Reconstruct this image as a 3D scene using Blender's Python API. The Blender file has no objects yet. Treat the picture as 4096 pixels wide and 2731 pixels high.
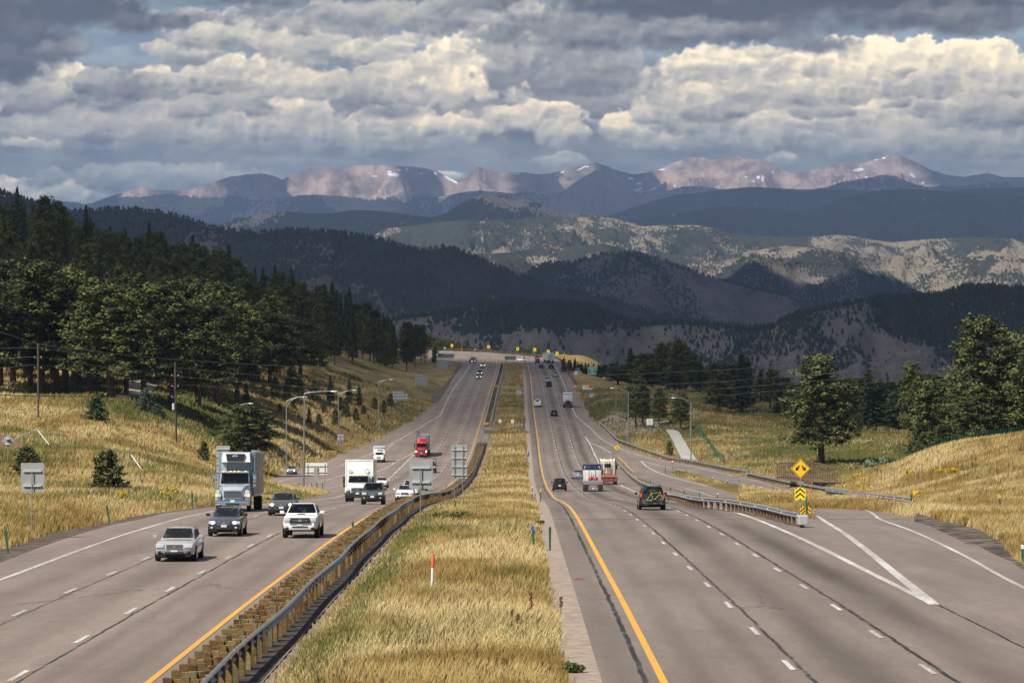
import bpy, bmesh, math, random
import numpy as np
from mathutils import Vector, Matrix, Euler
random.seed(7)
RNG = np.random.RandomState(11)
SC = bpy.context.scene
COL = SC.collection
# ---------------------------------------------------------------- camera, sky light, sun, exposure
F = 7200.0                                   # focal length in units of a 2352 wide frame
cam = bpy.data.cameras.new("camera")
cam.sensor_width = 36.0
cam.lens = 36.0 * F / 2352.0
cam.shift_y = -124.0 / 2352.0
cam.clip_start = 1.0
cam.clip_end = 150000.0
camo = bpy.data.objects.new("camera", cam)
camo.location = (0, 0, 0)
camo.rotation_euler = (math.radians(90), 0, 0)
COL.objects.link(camo)
SC.camera = camo
SUN_TO = Vector((-0.62, -0.62, 1.0)).normalized()      # towards the sun: high, behind and left
world = bpy.data.worlds.new("World")
SC.world = world
world.use_nodes = True
wn = world.node_tree.nodes
sky = wn.new("ShaderNodeTexSky")
sky.sky_type = 'NISHITA'
sky.sun_disc = False
sky.sun_elevation = math.asin(SUN_TO.z)
sky.sun_rotation = math.atan2(SUN_TO.x, SUN_TO.y)
sky.altitude = 2200
sky.air_density = 1.0
sky.dust_density = 0.6
bgn = wn["Background"]
bgn.inputs[1].default_value = 0.06
world.node_tree.links.new(sky.outputs[0], bgn.inputs[0])
sl = bpy.data.lights.new("sun", 'SUN')
sl.energy = 5.0
sl.angle = math.radians(0.53)
sl.color = (1.0, 0.94, 0.84)
so = bpy.data.objects.new("sun", sl)
so.rotation_euler = (-SUN_TO).to_track_quat('-Z', 'Y').to_euler()
so.location = (-300, -300, 600)
COL.objects.link(so)
SC.view_settings.view_transform = 'Standard'
SC.view_settings.look = 'None'
SC.view_settings.exposure = 0.38
SC.view_settings.gamma = 1.0
SC.render.engine = 'CYCLES'
SC.cycles.use_denoising = True
SC.cycles.max_bounces = 5
SC.cycles.diffuse_bounces = 2
SC.cycles.glossy_bounces = 2
SC.cycles.transmission_bounces = 2
SC.cycles.volume_bounces = 1
SC.cycles.transparent_max_bounces = 6
SC.cycles.sample_clamp_indirect = 4.0
# ---------------------------------------------------------------- materials
def srgb(r, g, b):
    f = lambda c: (c/255/12.92) if c/255 <= .04045 else ((c/255+.055)/1.055)**2.4
    return (f(r), f(g), f(b))
MATS = {}
def mat(name, col=(.5,.5,.5), rough=.6, metal=0.0, spec=.5, emit=None, estr=0, coat=0):
    if name in MATS: return MATS[name]
    m = bpy.data.materials.new(name); m.use_nodes = True
    b = m.node_tree.nodes["Principled BSDF"]
    b.inputs["Base Color"].default_value = (*col[:3], 1)
    b.inputs["Roughness"].default_value = rough
    b.inputs["Metallic"].default_value = metal
    b.inputs["Specular IOR Level"].default_value = spec
    b.inputs["Coat Weight"].default_value = coat
    b.inputs["Coat Roughness"].default_value = .05
    if emit:
        b.inputs["Emission Color"].default_value = (*emit, 1)
        b.inputs["Emission Strength"].default_value = estr
    MATS[name] = m
    return m
class NT:
    """small helper for node trees"""
    def __init__(s, m):
        s.t = m.node_tree; s.n = s.t.nodes; s.l = s.t.links
        s.b = s.n.get("Principled BSDF")
    def new(s, typ, **kw):
        n = s.n.new(typ)
        for k, v in kw.items(): setattr(n, k, v)
        return n
    def link(s, a, b): s.l.new(a, b)
    def coord(s, out="Object"):
        return s.new("ShaderNodeTexCoord").outputs[out]
    def mapping(s, vec, scale=(1,1,1), rot=(0,0,0)):
        n = s.new("ShaderNodeMapping"); n.inputs["Scale"].default_value = scale; n.inputs["Rotation"].default_value = rot
        s.link(vec, n.inputs["Vector"]); return n.outputs[0]
    def noise(s, vec, scale, detail=4, rough=.55, dist=0):
        n = s.new("ShaderNodeTexNoise")
        n.inputs["Scale"].default_value = scale; n.inputs["Detail"].default_value = detail
        n.inputs["Roughness"].default_value = rough; n.inputs["Distortion"].default_value = dist
        s.link(vec, n.inputs["Vector"]); return n.outputs["Fac"]
    def voro(s, vec, scale, feat='F1', rnd=1.0):
        n = s.new("ShaderNodeTexVoronoi", feature=feat); n.inputs["Scale"].default_value = scale
        n.inputs["Randomness"].default_value = rnd
        s.link(vec, n.inputs["Vector"]); return n
    def ramp(s, fac, stops):
        n = s.new("ShaderNodeValToRGB"); e = n.color_ramp.elements
        while len(e) > 1: e.remove(e[0])
        e[0].position = stops[0][0]; c = stops[0][1]; e[0].color = (*c, 1) if len(c) == 3 else c
        for p, c in stops[1:]:
            k = e.new(p); k.color = (*c, 1) if len(c) == 3 else c
        s.link(fac, n.inputs[0]); return n.outputs[0]
    def step(s, fac, a, b):
        n = s.new("ShaderNodeMapRange", clamp=True, interpolation_type='SMOOTHSTEP')
        n.inputs["From Min"].default_value = a; n.inputs["From Max"].default_value = b
        s.link(fac, n.inputs["Value"]); return n.outputs[0]
    def math(s, op, a, b=None, c=None):
        n = s.new("ShaderNodeMath", operation=op)
        for i, v in enumerate((a, b, c)):
            if v is None: continue
            if isinstance(v, (int, float)): n.inputs[i].default_value = v
            else: s.link(v, n.inputs[i])
        return n.outputs[0]
    def mix(s, fac, a, b, blend='MIX'):
        n = s.new("ShaderNodeMix", data_type='RGBA', blend_type=blend)
        if isinstance(fac, (int, float)): n.inputs[0].default_value = fac
        else: s.link(fac, n.inputs[0])
        for k, v in ((6, a), (7, b)):
            if isinstance(v, tuple): n.inputs[k].default_value = (*v[:3], 1)
            else: s.link(v, n.inputs[k])
        return n.outputs[2]
    def attr(s, name):
        n = s.new("ShaderNodeAttribute", attribute_name=name); return n
    def bump(s, h, strength=.5, dist=.1):
        n = s.new("ShaderNodeBump"); n.inputs["Strength"].default_value = strength; n.inputs["Distance"].default_value = dist
        s.link(h, n.inputs["Height"]); s.link(n.outputs[0], s.b.inputs["Normal"])
    def color(s, c): s.link(c, s.b.inputs["Base Color"])
def speckled(name, c1, c2, scale=3, rough=.7, metal=0, spec=.5, stops=(.35,.65), **kw):
    if name in MATS: return MATS[name]
    m = mat(name, c1, rough, metal, spec, **kw); t = NT(m)
    t.color(t.mix(t.step(t.noise(t.coord(), scale, 5, .6), *stops), c1, c2))
    return m
# ---------------------------------------------------------------- mesh helpers
class MB:
    """collects shapes and builds them as one mesh object"""
    def __init__(s): s.v = []; s.f = []; s.mi = []
    def add(s, verts, faces, m=0):
        o = len(s.v); s.v += [tuple(v) for v in verts]; s.f += [tuple(i+o for i in f) for f in faces]; s.mi += [m]*len(faces)
        return s
    def box(s, c, d, rot=None, m=0, taper=1.0):
        x, y, z = d[0]/2, d[1]/2, d[2]/2
        P = [(-x,-y,-z),(x,-y,-z),(x,y,-z),(-x,y,-z),(-x*taper,-y*taper,z),(x*taper,-y*taper,z),(x*taper,y*taper,z),(-x*taper,y*taper,z)]
        R = Euler(rot).to_matrix() if rot else None
        P = [(R @ Vector(p) if R else Vector(p)) + Vector(c) for p in P]
        return s.add(P, [(0,3,2,1),(4,5,6,7),(0,1,5,4),(1,2,6,5),(2,3,7,6),(3,0,4,7)], m)
    def rbox(s, c, d, r=.03, m=0, rot=None):
        """box with chamfered edges"""
        x, y, z = d[0]/2, d[1]/2, d[2]/2; r = min(r, x*.9, y*.9, z*.9)
        bm = bmesh.new(); bmesh.ops.create_cube(bm, size=1)
        for v in bm.verts: v.co = Vector((v.co.x*2*x, v.co.y*2*y, v.co.z*2*z))
        bmesh.ops.bevel(bm, geom=bm.edges[:], offset=r, segments=2, profile=.6, affect='EDGES')
        R = Euler(rot).to_matrix() if rot else Matrix.Identity(3)
        P = [R @ v.co + Vector(c) for v in bm.verts]
        bm.verts.index_update()
        s.add(P, [tuple(v.index for v in f.verts) for f in bm.faces], m); bm.free(); return s
    def tube(s, pts, r, n=8, m=0, cap=True):
        pts = [Vector(p) for p in pts]; rr = r if isinstance(r, (list, tuple)) else [r]*len(pts)
        V = []; Fc = []
        for i, p in enumerate(pts):
            d = (pts[min(i+1, len(pts)-1)] - pts[max(i-1, 0)])
            if d.length < 1e-9: d = Vector((0,0,1))
            d.normalize(); a = Vector((0,0,1)) if abs(d.z) < .9 else Vector((1,0,0))
            u = d.cross(a).normalized(); w = d.cross(u).normalized()
            for k in range(n):
                t = 2*math.pi*k/n; V.append(p + (u*math.cos(t) + w*math.sin(t))*rr[i])
        for i in range(len(pts)-1):
            for k in range(n):
                k2 = (k+1) % n; Fc.append((i*n+k, i*n+k2, (i+1)*n+k2, (i+1)*n+k))
        if cap: Fc += [tuple(range(n-1, -1, -1)), tuple((len(pts)-1)*n+k for k in range(n))]
        return s.add(V, Fc, m)
    def cyl(s, c, r, h, axis='z', n=16, m=0, r2=None):
        a = {'x': Vector((1,0,0)), 'y': Vector((0,1,0)), 'z': Vector((0,0,1))}[axis]
        c = Vector(c); return s.tube([c-a*h/2, c+a*h/2], [r, r if r2 is None else r2], n, m)
    def quad(s, a, b, c, d, m=0): return s.add([a,b,c,d], [(0,1,2,3)], m)
    def plate(s, poly, y0, y1, m=0):
        """polygon of (x,z) pulled from y0 to y1"""
        n = len(poly)
        V = [(x, y0, z) for x, z in poly] + [(x, y1, z) for x, z in poly]
        return s.add(V, [tuple(range(n)), tuple(range(2*n-1, n-1, -1))] + [(i, i+n, (i+1) % n+n, (i+1) % n) for i in range(n)], m)
    def build(s, name, mats, parent=None, smooth=False, loc=None):
        me = bpy.data.meshes.new(name)
        me.from_pydata([tuple(v) for v in s.v], [], s.f)
        if not isinstance(mats, (list, tuple)): mats = [mats]
        for m in mats: me.materials.append(m)
        if len(mats) > 1: me.polygons.foreach_set("material_index", s.mi)
        bm = bmesh.new(); bm.from_mesh(me); bmesh.ops.recalc_face_normals(bm, faces=bm.faces[:]); bm.to_mesh(me); bm.free()
        if smooth:
            me.polygons.foreach_set("use_smooth", [True]*len(me.polygons))
            me.set_sharp_from_angle(angle=math.radians(smooth if smooth is not True else 38))
        me.update()
        o = bpy.data.objects.new(name, me); COL.objects.link(o)
        if parent: o.parent = parent
        if loc: o.location = loc
        return o
def npmesh(name, V, Fq, mats, smooth=False, mi=None):
    """mesh from numpy arrays; Fq is (n,3) or (n,4)"""
    me = bpy.data.meshes.new(name); V = np.asarray(V, np.float32); Fq = np.asarray(Fq, np.int32); k = Fq.shape[1]
    me.vertices.add(len(V)); me.vertices.foreach_set("co", V.ravel())
    me.loops.add(Fq.size); me.loops.foreach_set("vertex_index", Fq.ravel())
    me.polygons.add(len(Fq)); me.polygons.foreach_set("loop_start", np.arange(0, Fq.size, k, dtype=np.int32))
    if not isinstance(mats, (list, tuple)): mats = [mats]
    for m in mats: me.materials.append(m)
    if mi is not None: me.polygons.foreach_set("material_index", np.asarray(mi, np.int32))
    if smooth: me.polygons.foreach_set("use_smooth", np.ones(len(Fq), bool))
    me.update(calc_edges=True); return me
def fattr(me, name, vals):
    a = me.attributes.new(name, 'FLOAT', 'POINT'); a.data.foreach_set("value", np.asarray(vals, np.float32).ravel())
def cattr(me, name, rgb):
    a = me.attributes.new(name, 'FLOAT_COLOR', 'POINT'); rgb = np.asarray(rgb, np.float32)
    a.data.foreach_set("color", np.concatenate([rgb, np.ones((len(rgb), 1), np.float32)], 1).ravel())
def obj(name, me, parent=None):
    o = bpy.data.objects.new(name, me); COL.objects.link(o)
    if parent: o.parent = parent
    return o
def grid_faces(nr, nc):
    i = np.arange(nr-1)[:, None]*nc + np.arange(nc-1)[None, :]
    return np.stack([i, i+1, i+nc+1, i+nc], -1).reshape(-1, 4)
def tag(o, label=None, cat=None, group=None, kind=None):
    if label: o["label"] = label
    if cat: o["category"] = cat
    if group: o["group"] = group
    if kind: o["kind"] = kind
    return o
def thing(name, label, cat, loc=(0,0,0), rotz=0, group=None, rotx=0):
    o = bpy.data.objects.new(name, None); o.empty_display_size = .3; COL.objects.link(o)
    o.location = loc; o.rotation_euler = (rotx, 0, rotz)
    return tag(o, label, cat, group)
def copy_tree(o, parent=None):
    c = o.copy(); COL.objects.link(c)
    if parent: c.parent = parent
    for ch in o.children: copy_tree(ch, c)
    return c
# ---------------------------------------------------------------- noise in numpy
_LAT = np.random.RandomState(3).rand(256, 256)
def vnoise(x, y):
    x = np.asarray(x, float); y = np.asarray(y, float)
    xi = np.floor(x).astype(int); yi = np.floor(y).astype(int); fx = x-xi; fy = y-yi
    fx = fx*fx*fx*(fx*(fx*6-15)+10); fy = fy*fy*fy*(fy*(fy*6-15)+10)
    a = _LAT[xi & 255, yi & 255]; b = _LAT[(xi+1) & 255, yi & 255]; c = _LAT[xi & 255, (yi+1) & 255]; d = _LAT[(xi+1) & 255, (yi+1) & 255]
    return (a*(1-fx)+b*fx)*(1-fy) + (c*(1-fx)+d*fx)*fy
def fbm(x, y, o=5, g=.5):
    s = 0; a = 1; t = 0
    for k in range(o):
        s = s + a*vnoise(x+17.3*k, y+31.7*k); t += a; a *= g; x = x*2.03; y = y*2.03
    return s/t
def ridged(x, y, o=5, g=.5):
    s = 0; a = 1; t = 0
    for k in range(o):
        s = s + a*(1-np.abs(2*vnoise(x+7.3*k, y+11.7*k)-1)); t += a; a *= g; x = x*2.07; y = y*2.07
    return s/t
def sstep(x, a, b):
    t = np.clip((np.asarray(x, float)-a)/(b-a), 0, 1); return t*t*(3-2*t)
# ================================================================ LAY OF THE LAND
_T = np.array([(30,-9.0),(60,-9.55),(86.4,-10.4),(98.6,-10.8),(110.8,-11.2),(123,-11.65),(135.2,-12.1),(147.4,-12.53),(159.6,-13.0),(171.8,-13.46),(184,-14.0),(196,-14.5),(208.4,-15.1),(220.6,-15.7),(232.8,-16.33),(245,-17.04),(257.2,-17.78),(269.4,-18.52),(281.6,-19.27),(293.8,-20.04),(306,-20.82),(318,-21.59),(330.4,-22.35),(342.6,-23.08),(354.8,-23.77),(367,-24.42),(379,-25.05),(391,-25.67),(403.6,-26.3),(416,-26.94),(428,-27.54),(440,-28.12),(452.4,-28.72),(464.6,-29.27),(476.8,-29.8),(489,-30.35),(538,-32.4),(600,-34.2),(660,-34.9),(704,-34.6),(803,-33.5),(915,-32.2),(1040,-31.4),(1131,-31.0),(1237,-30.6),(1300,-30.7),(1385,-30.9),(1490,-31.1),(1560,-31.3),(1700,-31.7),(1800,-36),(2000,-62),(2400,-150),(3000,-300),(4000,-480),(6000,-600)])
_Dg = np.arange(30, 5900, 1.0)
PROFZ = np.interp(_Dg, _T[:,0], _T[:,1])
_k = np.hanning(27); _k /= _k.sum()
PROFZ = np.convolve(np.pad(PROFZ, 13, mode='reflect', reflect_type='odd'), _k, 'valid')
def prof(Y): return np.interp(Y, _Dg, PROFZ)
_sel = _Dg <= 1690
_yy = 660 - PROFZ[_sel]*7200/_Dg[_sel]
def DofY(y): return np.interp(-np.asarray(y, float), -_yy, _Dg[_sel])
CROPS = dict(A=(0,1700,1.5205),B=(800,1700,1.5205),C=(1700,1700,1.5205),D=(2600,1700,2.6138),E=(3296,1700,2.6138),G=(1600,1340,2.6138),H=(2100,1700,3.485),I=(2000,1450,5.2275),J=(1400,1650,3.92),K=(800,1850,2.6133),L=(1680,1340,5.226),M=(2300,1340,2.8),N=(2000,1340,3.92),S=(700,1300,2.24),U=(1600,1350,6.03),V=(2900,1250,1.9666),X=(2280,1440,5.6),W=(0,1300,2.6138),P=(0,600,1.1484),Q=(2048,600,1.1484),R=(0,0,1/1.7415))
def cv(c, *pts):
    """survey points read off the photograph, to frame units (2352 wide)"""
    x0, y0, s = CROPS[c]; p = np.array(pts, float)
    return np.stack([(x0+p[:,0]/s)/1.7415, (y0+p[:,1]/s)/1.7415], 1)
def un(p):
    """survey points lying on the road surface -> X, Y in metres"""
    p = np.asarray(p, float); D = DofY(p[:,1]); return np.stack([(p[:,0]-1176)*D/F, D], 1)
def at(px, py, D): return ((px-1176)*D/F, D, (660-py)*D/F)
def smooth1(x, pts, w=30):
    p = np.array(pts, float); g = np.arange(p[0,0]-60, p[-1,0]+60, 2.0); v = np.interp(g, p[:,0], p[:,1])
    k = np.hanning(w+1); k /= k.sum(); v = np.convolve(np.pad(v, w//2, mode='edge'), k, 'valid')
    return np.interp(x, g, v)
def XR(Y): return smooth1(Y, [(40,3.9),(160,4.02),(230,4.3),(300,4.65),(450,5.0),(580,5.5),(700,5.85),(850,5.85),(940,6.1),(1100,6.45),(1240,6.35)])
def XL(Y): return smooth1(Y, [(40,-9.45),(200,-9.35),(300,-9.4),(600,-9.05),(660,-8.65),(735,-8.15),(850,-7.5),(950,-7.0),(1100,-6.15),(1240,-5.75)])
LANE = 3.67
cat = np.concatenate
def xy(fn, off, ys): ys = np.asarray(ys, float); return np.stack([fn(ys)+off, ys], 1)
YS = np.arange(50, 1238, 12.0)
# ---- outline of the westbound-side (left) paved surface
left_edge = cat([un(cat([cv('A',(0,835),(120,790),(250,740),(450,670),(700,600),(860,570),(1000,535),(1150,515),(1310,495)), cv('K',(420,455),(690,425),(900,400),(1080,385),(1250,345),(1330,325),(1368,308),(1310,288),(1100,268),(900,272),(690,278),(560,288)), cv('K',(560,215),(690,185),(770,165),(850,130)), cv('J',(0,590),(130,560),(320,490),(500,410),(670,310),(810,225),(970,150),(1140,30)), cv('U',(920,1568),(1050,1380),(1270,1000),(1330,900),(1430,770),(1530,650),(1470,620),(1390,600),(1290,588),(1160,568),(900,556),(760,550),(500,530)), ]))])
left_far_in = un(cv('L',(-200,385),(350,410),(800,435),(1000,455),(1270,490),(1480,520),(1600,540),(1670,565)))
poly_left = cat([np.array([(-23.4,45.0)]), left_edge, left_far_in, xy(XL, 2.95, np.concatenate([[1215.],YS[::-1][3:],[45.]]))])
# ---- outline of the eastbound-side (right) paved surface
right_bound = un(cat([cv('E',(2091,1520),(1950,1420),(1740,1330),(1600,1250),(1480,1240),(1400,1190),(1250,1120),(1100,1050),(940,1005),(900,965),(560,910),(420,890),(0,870)), cv('D',(1700,870),(1745,975),(1600,985),(1480,965),(1300,920),(1100,870),(850,830),(700,812),(560,808),(400,785),(250,745)), cv('H',(1850,905),(1620,820),(1480,720),(1400,640),(1300,540),(1220,480),(1195,425),(1215,388),(1300,480),(1400,570),(1500,650),(1650,760),(1850,830),(2091,900)), cv('D',(350,705),(520,737),(900,762),(1100,772),(900,738),(600,640),(400,570),(160,495),(300,482),(450,497),(650,562),(900,618),(1100,655),(1500,718),(1700,750)), cv('E',(200,790),(500,810),(740,830),(960,868),(1020,858),(760,815),(500,795),(260,780)), cv('D',(1600,690),(1400,640),(1200,590),(1000,540),(800,490),(700,462),(500,422),(250,372),(0,332)), cv('H',(1700,432),(1500,362),(1300,262),(1230,195),(1150,120),(1060,30)), cv('I',(2091,1350),(1990,1280),(1900,1230),(1870,1180),(1800,1050),(1740,940),(1690,820),(1640,680),(1590,600),(1540,500),(1480,400),(1420,280),(1360,150),(1290,30)), cv('N',(930,400),(850,362),(690,355),(550,336),(270,310),(0,288)), cv('L',(1400,355),(1100,343),(700,328),(350,318),(-200,300))]))
right_far_in = un(cv('L',(-200,368),(350,382),(700,410),(1100,455),(1500,500),(1690,525),(2050,568),(2195,625)))
poly_right = cat([np.array([(62.0,45.0)]), np.array([(38.0,120.0)]), right_bound, right_far_in, xy(XR, -1.65, np.concatenate([[1200.],YS[::-1][4:],[45.]]))])
POLYS = [poly_left, poly_right]
def crossings(polys, y):
    xs = []
    for P in polys:
        a = P; b = np.roll(P, -1, 0)
        m = (a[:,1] <= y) != (b[:,1] <= y)
        if m.any():
            t = (y-a[m,1])/(b[m,1]-a[m,1]); xs.append(a[m,0]+t*(b[m,0]-a[m,0]))
    return np.sort(np.concatenate(xs)) if xs else np.array([])
# ---- heights of the land beside the road: survey points (frame x, frame y, distance)
CTRL = [(88,975,480),(407,1020,500),(0,1200,170),(72,1236,163),(245,1137,240),(220,972,440),(60,918,540),(350,920,560),(310,900,600),(350,842,700),(30,880,600),(130,905,580),(480,925,640),(540,872,720),(640,862,760),(700,905,740),(700,955,690),(800,960,720),(870,990,728),(780,1033,668),(657,1092,545),(565,1062,520),(470,1060,470),(905,948,785),(850,905,840),(960,918,900),(100,600,900),(300,700,880),(450,740,880),(600,775,920),(750,800,970),(850,830,1020),(930,868,1100),(0,590,1000),(300,655,1050),(550,720,1100),(800,790,1200),(940,845,1250),(0,560,1300),(500,700,1500),
 (18,1110,300),(100,1050,330),(300,1050,350),(400,1095,300),(0,1040,340),
 (1885,1062,595),(1700,952,850),(2100,932,900),(2100,1020,640),(1650,893,1100),(1500,900,1150),(1900,900,1100),(1443,1012,696),(1587,1052,630),(1700,1010,680),(1500,985,740),(1400,935,800),(1390,925,850),(1400,905,900),(1340,882,1000),(1330,855,1120),(1300,838,1220),
 (1400,900,1200),(1450,905,1300),(1350,870,1350),(1420,890,1500),(1700,900,1500),(2300,900,1200),
 (1950,1113,432),(2030,1082,432),(2100,1044,430),(2180,1022,422),(2250,1015,412),(2352,1004,400),(2600,990,380),(2352,1100,310),(2352,1060,345),(2200,1100,350),(2120,1110,380),(1900,1130,418),(1980,1141,375),(2060,1151,325),(2110,1156,300),(2150,1156,290),(2250,1160,270),(2352,1165,252),(2500,1160,235),(2150,1099,530),(2300,1086,570),(2240,1012,690),(2350,1010,620),(1960,1108,440),(1800,1110,445),(2240,1008,700),(2350,1010,520),(1350,840,1600),(1200,840,1900),(950,860,1800)]
_C = []
for px, py, D in CTRL:
    X, Y, Z = at(px, py, D); _C.append((X, Y, Z-float(prof(Y))))
for P in POLYS:
    for q in P[::2]:
        if q[1] > 60: _C.append((q[0], q[1], 0.0))
for y in range(60, 1300, 60):
    for x in (-40 if y < 300 else -3, 0): _C.append((float(x), y, 0.0) if x > -10 else (float(x), y, .8))
for y in (60, 200, 400, 700): _C.append((90.0+y*.1, y, 3.0)); _C.append((-120.0-y*.1, y, 14.0))
_C = np.array(_C)
_key = np.round(_C[:,:2]/np.array([3., 9.])); _, _ui = np.unique(_key, axis=0, return_index=True); _C = _C[np.sort(_ui)]
_SX, _SY = 1.0, .33
def _phi(ax, ay, bx, by): return np.sqrt(((ax[:,None]-bx[None,:])*_SX)**2 + ((ay[:,None]-by[None,:])*_SY)**2 + 9.0)
_A = _phi(_C[:,0], _C[:,1], _C[:,0], _C[:,1]); _n = len(_C)
_A = np.block([[_A - np.eye(_n)*1.2, np.ones((_n,1))],[np.ones((1,_n)), np.zeros((1,1))]])
_W = np.linalg.solve(_A, np.append(_C[:,2], 0))
def rbf(X, Y):
    X = np.asarray(X, float).ravel(); Y = np.asarray(Y, float).ravel(); out = np.empty(len(X))
    for i in range(0, len(X), 20000):
        out[i:i+20000] = _phi(X[i:i+20000], Y[i:i+20000], _C[:,0], _C[:,1]) @ _W[:-1] + _W[-1]
    return out
# ---- ground grid, fanned out in front of the viewpoint
NS = 500
GS = np.linspace(-.34, .34, NS)
GY = np.concatenate([40*np.exp(np.arange(0, 540)*.0070), np.linspace(1760, 5800, 60)])
NR = len(GY)
_X = GY[:,None]*GS[None,:]; _Y = np.repeat(GY[:,None], NS, 1)
DZ = rbf(_X, _Y).reshape(_X.shape)
INS = np.zeros(_X.shape, bool); DIST = np.full(_X.shape, 1e3)
for i, y in enumerate(GY):
    if y > 1650: break
    xs = crossings(POLYS, y)
    if len(xs):
        k = np.searchsorted(xs, _X[i]); INS[i] = (k % 2) == 1
        DIST[i] = np.min(np.abs(_X[i][:,None]-xs[None,:]), 1)
_fall = 1-sstep(_Y, 1500, 2200)
DZ = np.clip(DZ, -25, 60)*_fall
DZ = DZ-34*sstep(_Y, 1180, 1650)*sstep(_X/_Y, .022, .05)
# land is level beside the pavement, then takes its own shape
DZ = DZ*sstep(DIST, .3, 7.0)
DZ += (fbm(_X/9, _Y/9, 4)-.5)*np.clip(.5*sstep(DIST, 1, 12)+_Y/4000, 0, .8)*1.2*sstep(DIST, .3, 3)
DZ = np.where(INS, -.16, DZ)
GZ = prof(_Y)+DZ
def G(X, Y):
    """height of the ground at X, Y"""
    X = np.asarray(X, float); Y = np.asarray(Y, float)
    r = np.interp(Y, GY, np.arange(NR)); s = np.clip((X/np.maximum(Y, 1)-GS[0])/(GS[1]-GS[0]), 0, NS-1.001)
    r = np.clip(r, 0, NR-1.001); i = r.astype(int); j = s.astype(int); fi = r-i; fj = s-j
    return (GZ[i,j]*(1-fj)+GZ[i,j+1]*fj)*(1-fi)+(GZ[i+1,j]*(1-fj)+GZ[i+1,j+1]*fj)*fi
def on_road(X, Y):
    X = np.asarray(X, float); Y = np.asarray(Y, float)
    r = np.clip(np.interp(Y, GY, np.arange(NR)).round().astype(int), 0, NR-1)
    j = np.clip(((X/np.maximum(Y, 1)-GS[0])/(GS[1]-GS[0])).round().astype(int), 0, NS-1)
    return INS[r, j], DIST[r, j]
def ground_hit(px, py, d0=70, d1=1500):
    """where the sight line through (px,py) meets the ground"""
    Y = np.arange(d0, d1, 1.0); X = (px-1176)*Y/F; Z = (660-py)*Y/F
    k = np.argmax(Z <= G(X, Y)); return (float(X[k]), float(Y[k]), float(G(X[k], Y[k])))
def greenness(X, Y):
    """0 dry gold grass .. 1 green grass"""
    X = np.asarray(X, float); Y = np.asarray(Y, float)
    g = .20 + .9*(fbm(X/14+3, Y/30, 4)-.5)+.5*(fbm(X/3+30, Y/7, 3)-.5)
    for cx, cy, rx, ry, a in [(-62,560,18,70,.5),(-75,640,24,80,.4),(-28,640,12,200,.10),(62,560,40,120,.22),(22,800,14,160,.35),(-34,260,8,160,.1),(75,720,60,150,.32),(70,600,40,60,.2),(50,470,25,40,.15),(-70,380,30,50,.1),(60,900,60,160,.2),(-5,300,3,300,.10),(-45,300,26,150,.28),(-5.4,120,.9,60,.28),(-5.4,200,.8,80,.25)]:  # greener spots; the broad left-field one also paints in cloud shade and vignette
        g = g + a*np.exp(-((X-cx)/rx)**2-((Y-cy)/ry)**2)
    return np.clip(g, 0, 1)
GOLD = np.array(srgb(175,151,99)); GOLD2 = np.array(srgb(142,117,69)); GREEN = np.array(srgb(92,93,49)); PALE = np.array(srgb(203,182,132))
def ground_material():
    m = mat("dry_grass_ground", (.25,.2,.09), .95, 0, .1); t = NT(m); co = t.coord()
    gr = t.attr("green").outputs["Fac"]; dirt = t.attr("dirt").outputs["Fac"]
    st = t.mapping(co, (1,.35,1))
    n1 = t.noise(st, .10, 5, .6); n2 = t.noise(st, .7, 5, .65); n3 = t.noise(t.mapping(co,(1,.5,1)), 4.5, 4, .7)
    gold = t.mix(t.step(n1,.35,.65), tuple(GOLD2*.8), tuple(GOLD*.86))
    gold = t.mix(t.math('MULTIPLY', t.step(n2,.5,.75), .6), gold, tuple(PALE*.9))
    green = t.mix(t.step(n2,.3,.7), tuple(GREEN*.55), tuple(GREEN*1.05))
    f = t.step(t.math('ADD', gr, t.math('MULTIPLY', t.math('SUBTRACT', n2, .5), 1.1)), .25, .75)
    c = t.mix(f, gold, green)
    c = t.mix(t.math('MULTIPLY', t.step(n3,.42,.62), .5), c, (.055,.045,.02))
    dn = t.ramp(t.noise(co, 1.5, 6, .7), [(.3,(.17,.13,.095)),(.6,(.30,.235,.18)),(.8,(.36,.3,.24))])
    c = t.mix(t.step(t.math('ADD', dirt, t.math('MULTIPLY', t.math('SUBTRACT', n2, .5), .6)), .4, .6), c, dn)
    t.color(c); t.bump(t.math('ADD', n3, t.math('MULTIPLY', n2, 2.0)), .9, .35)
    return m
M_GROUND = ground_material()
V = np.stack([_X, _Y, GZ], -1).reshape(-1, 3)
gme = npmesh("ground", V, grid_faces(NR, NS), M_GROUND, smooth=True)
fattr(gme, "green", greenness(_X, _Y))
_dirt = (1-sstep(DIST, .2, 1.3))*.9
for cx, cy, rx, ry, a in [(-31.5,210,5,60,0)]: _dirt += a*np.exp(-((_X-cx)/rx)**2-((_Y-cy)/ry)**2)
DIRTS = []
for (px, py, D, rx, ry, a) in [(1420,985,760,9,40,.8),(1480,1000,735,8,30,.5),(1990,1115,405,3,12,.6),(2040,1118,385,3,10,.6),(2090,1125,360,2.5,9,.6),(2190,1115,345,2.5,8,.5),(1700,1012,680,12,25,.35),(1690,1040,640,7,18,.5),(250,880,560,16,10,.3),(80,890,560,30,12,.3)]:
    X, Y, Z = at(px, py, D); _dirt = np.maximum(_dirt, a*np.exp(-((_X-X)/rx)**2-((_Y-Y)/ry)**2)*1.3)
fattr(gme, "dirt", _dirt)
tag(obj("ground", gme), kind="structure")
# far floor of the valleys, out to the foot of the mountains
vb = MB(); vb.add([(-16000,5750,-610),(16000,5750,-610),(26000,60000,-610),(-26000,60000,-610)], [(0,1,2,3)])
tag(vb.build("valley_floor", mat("valley_forest", (.04,.05,.03), .95)), kind="structure")
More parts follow.
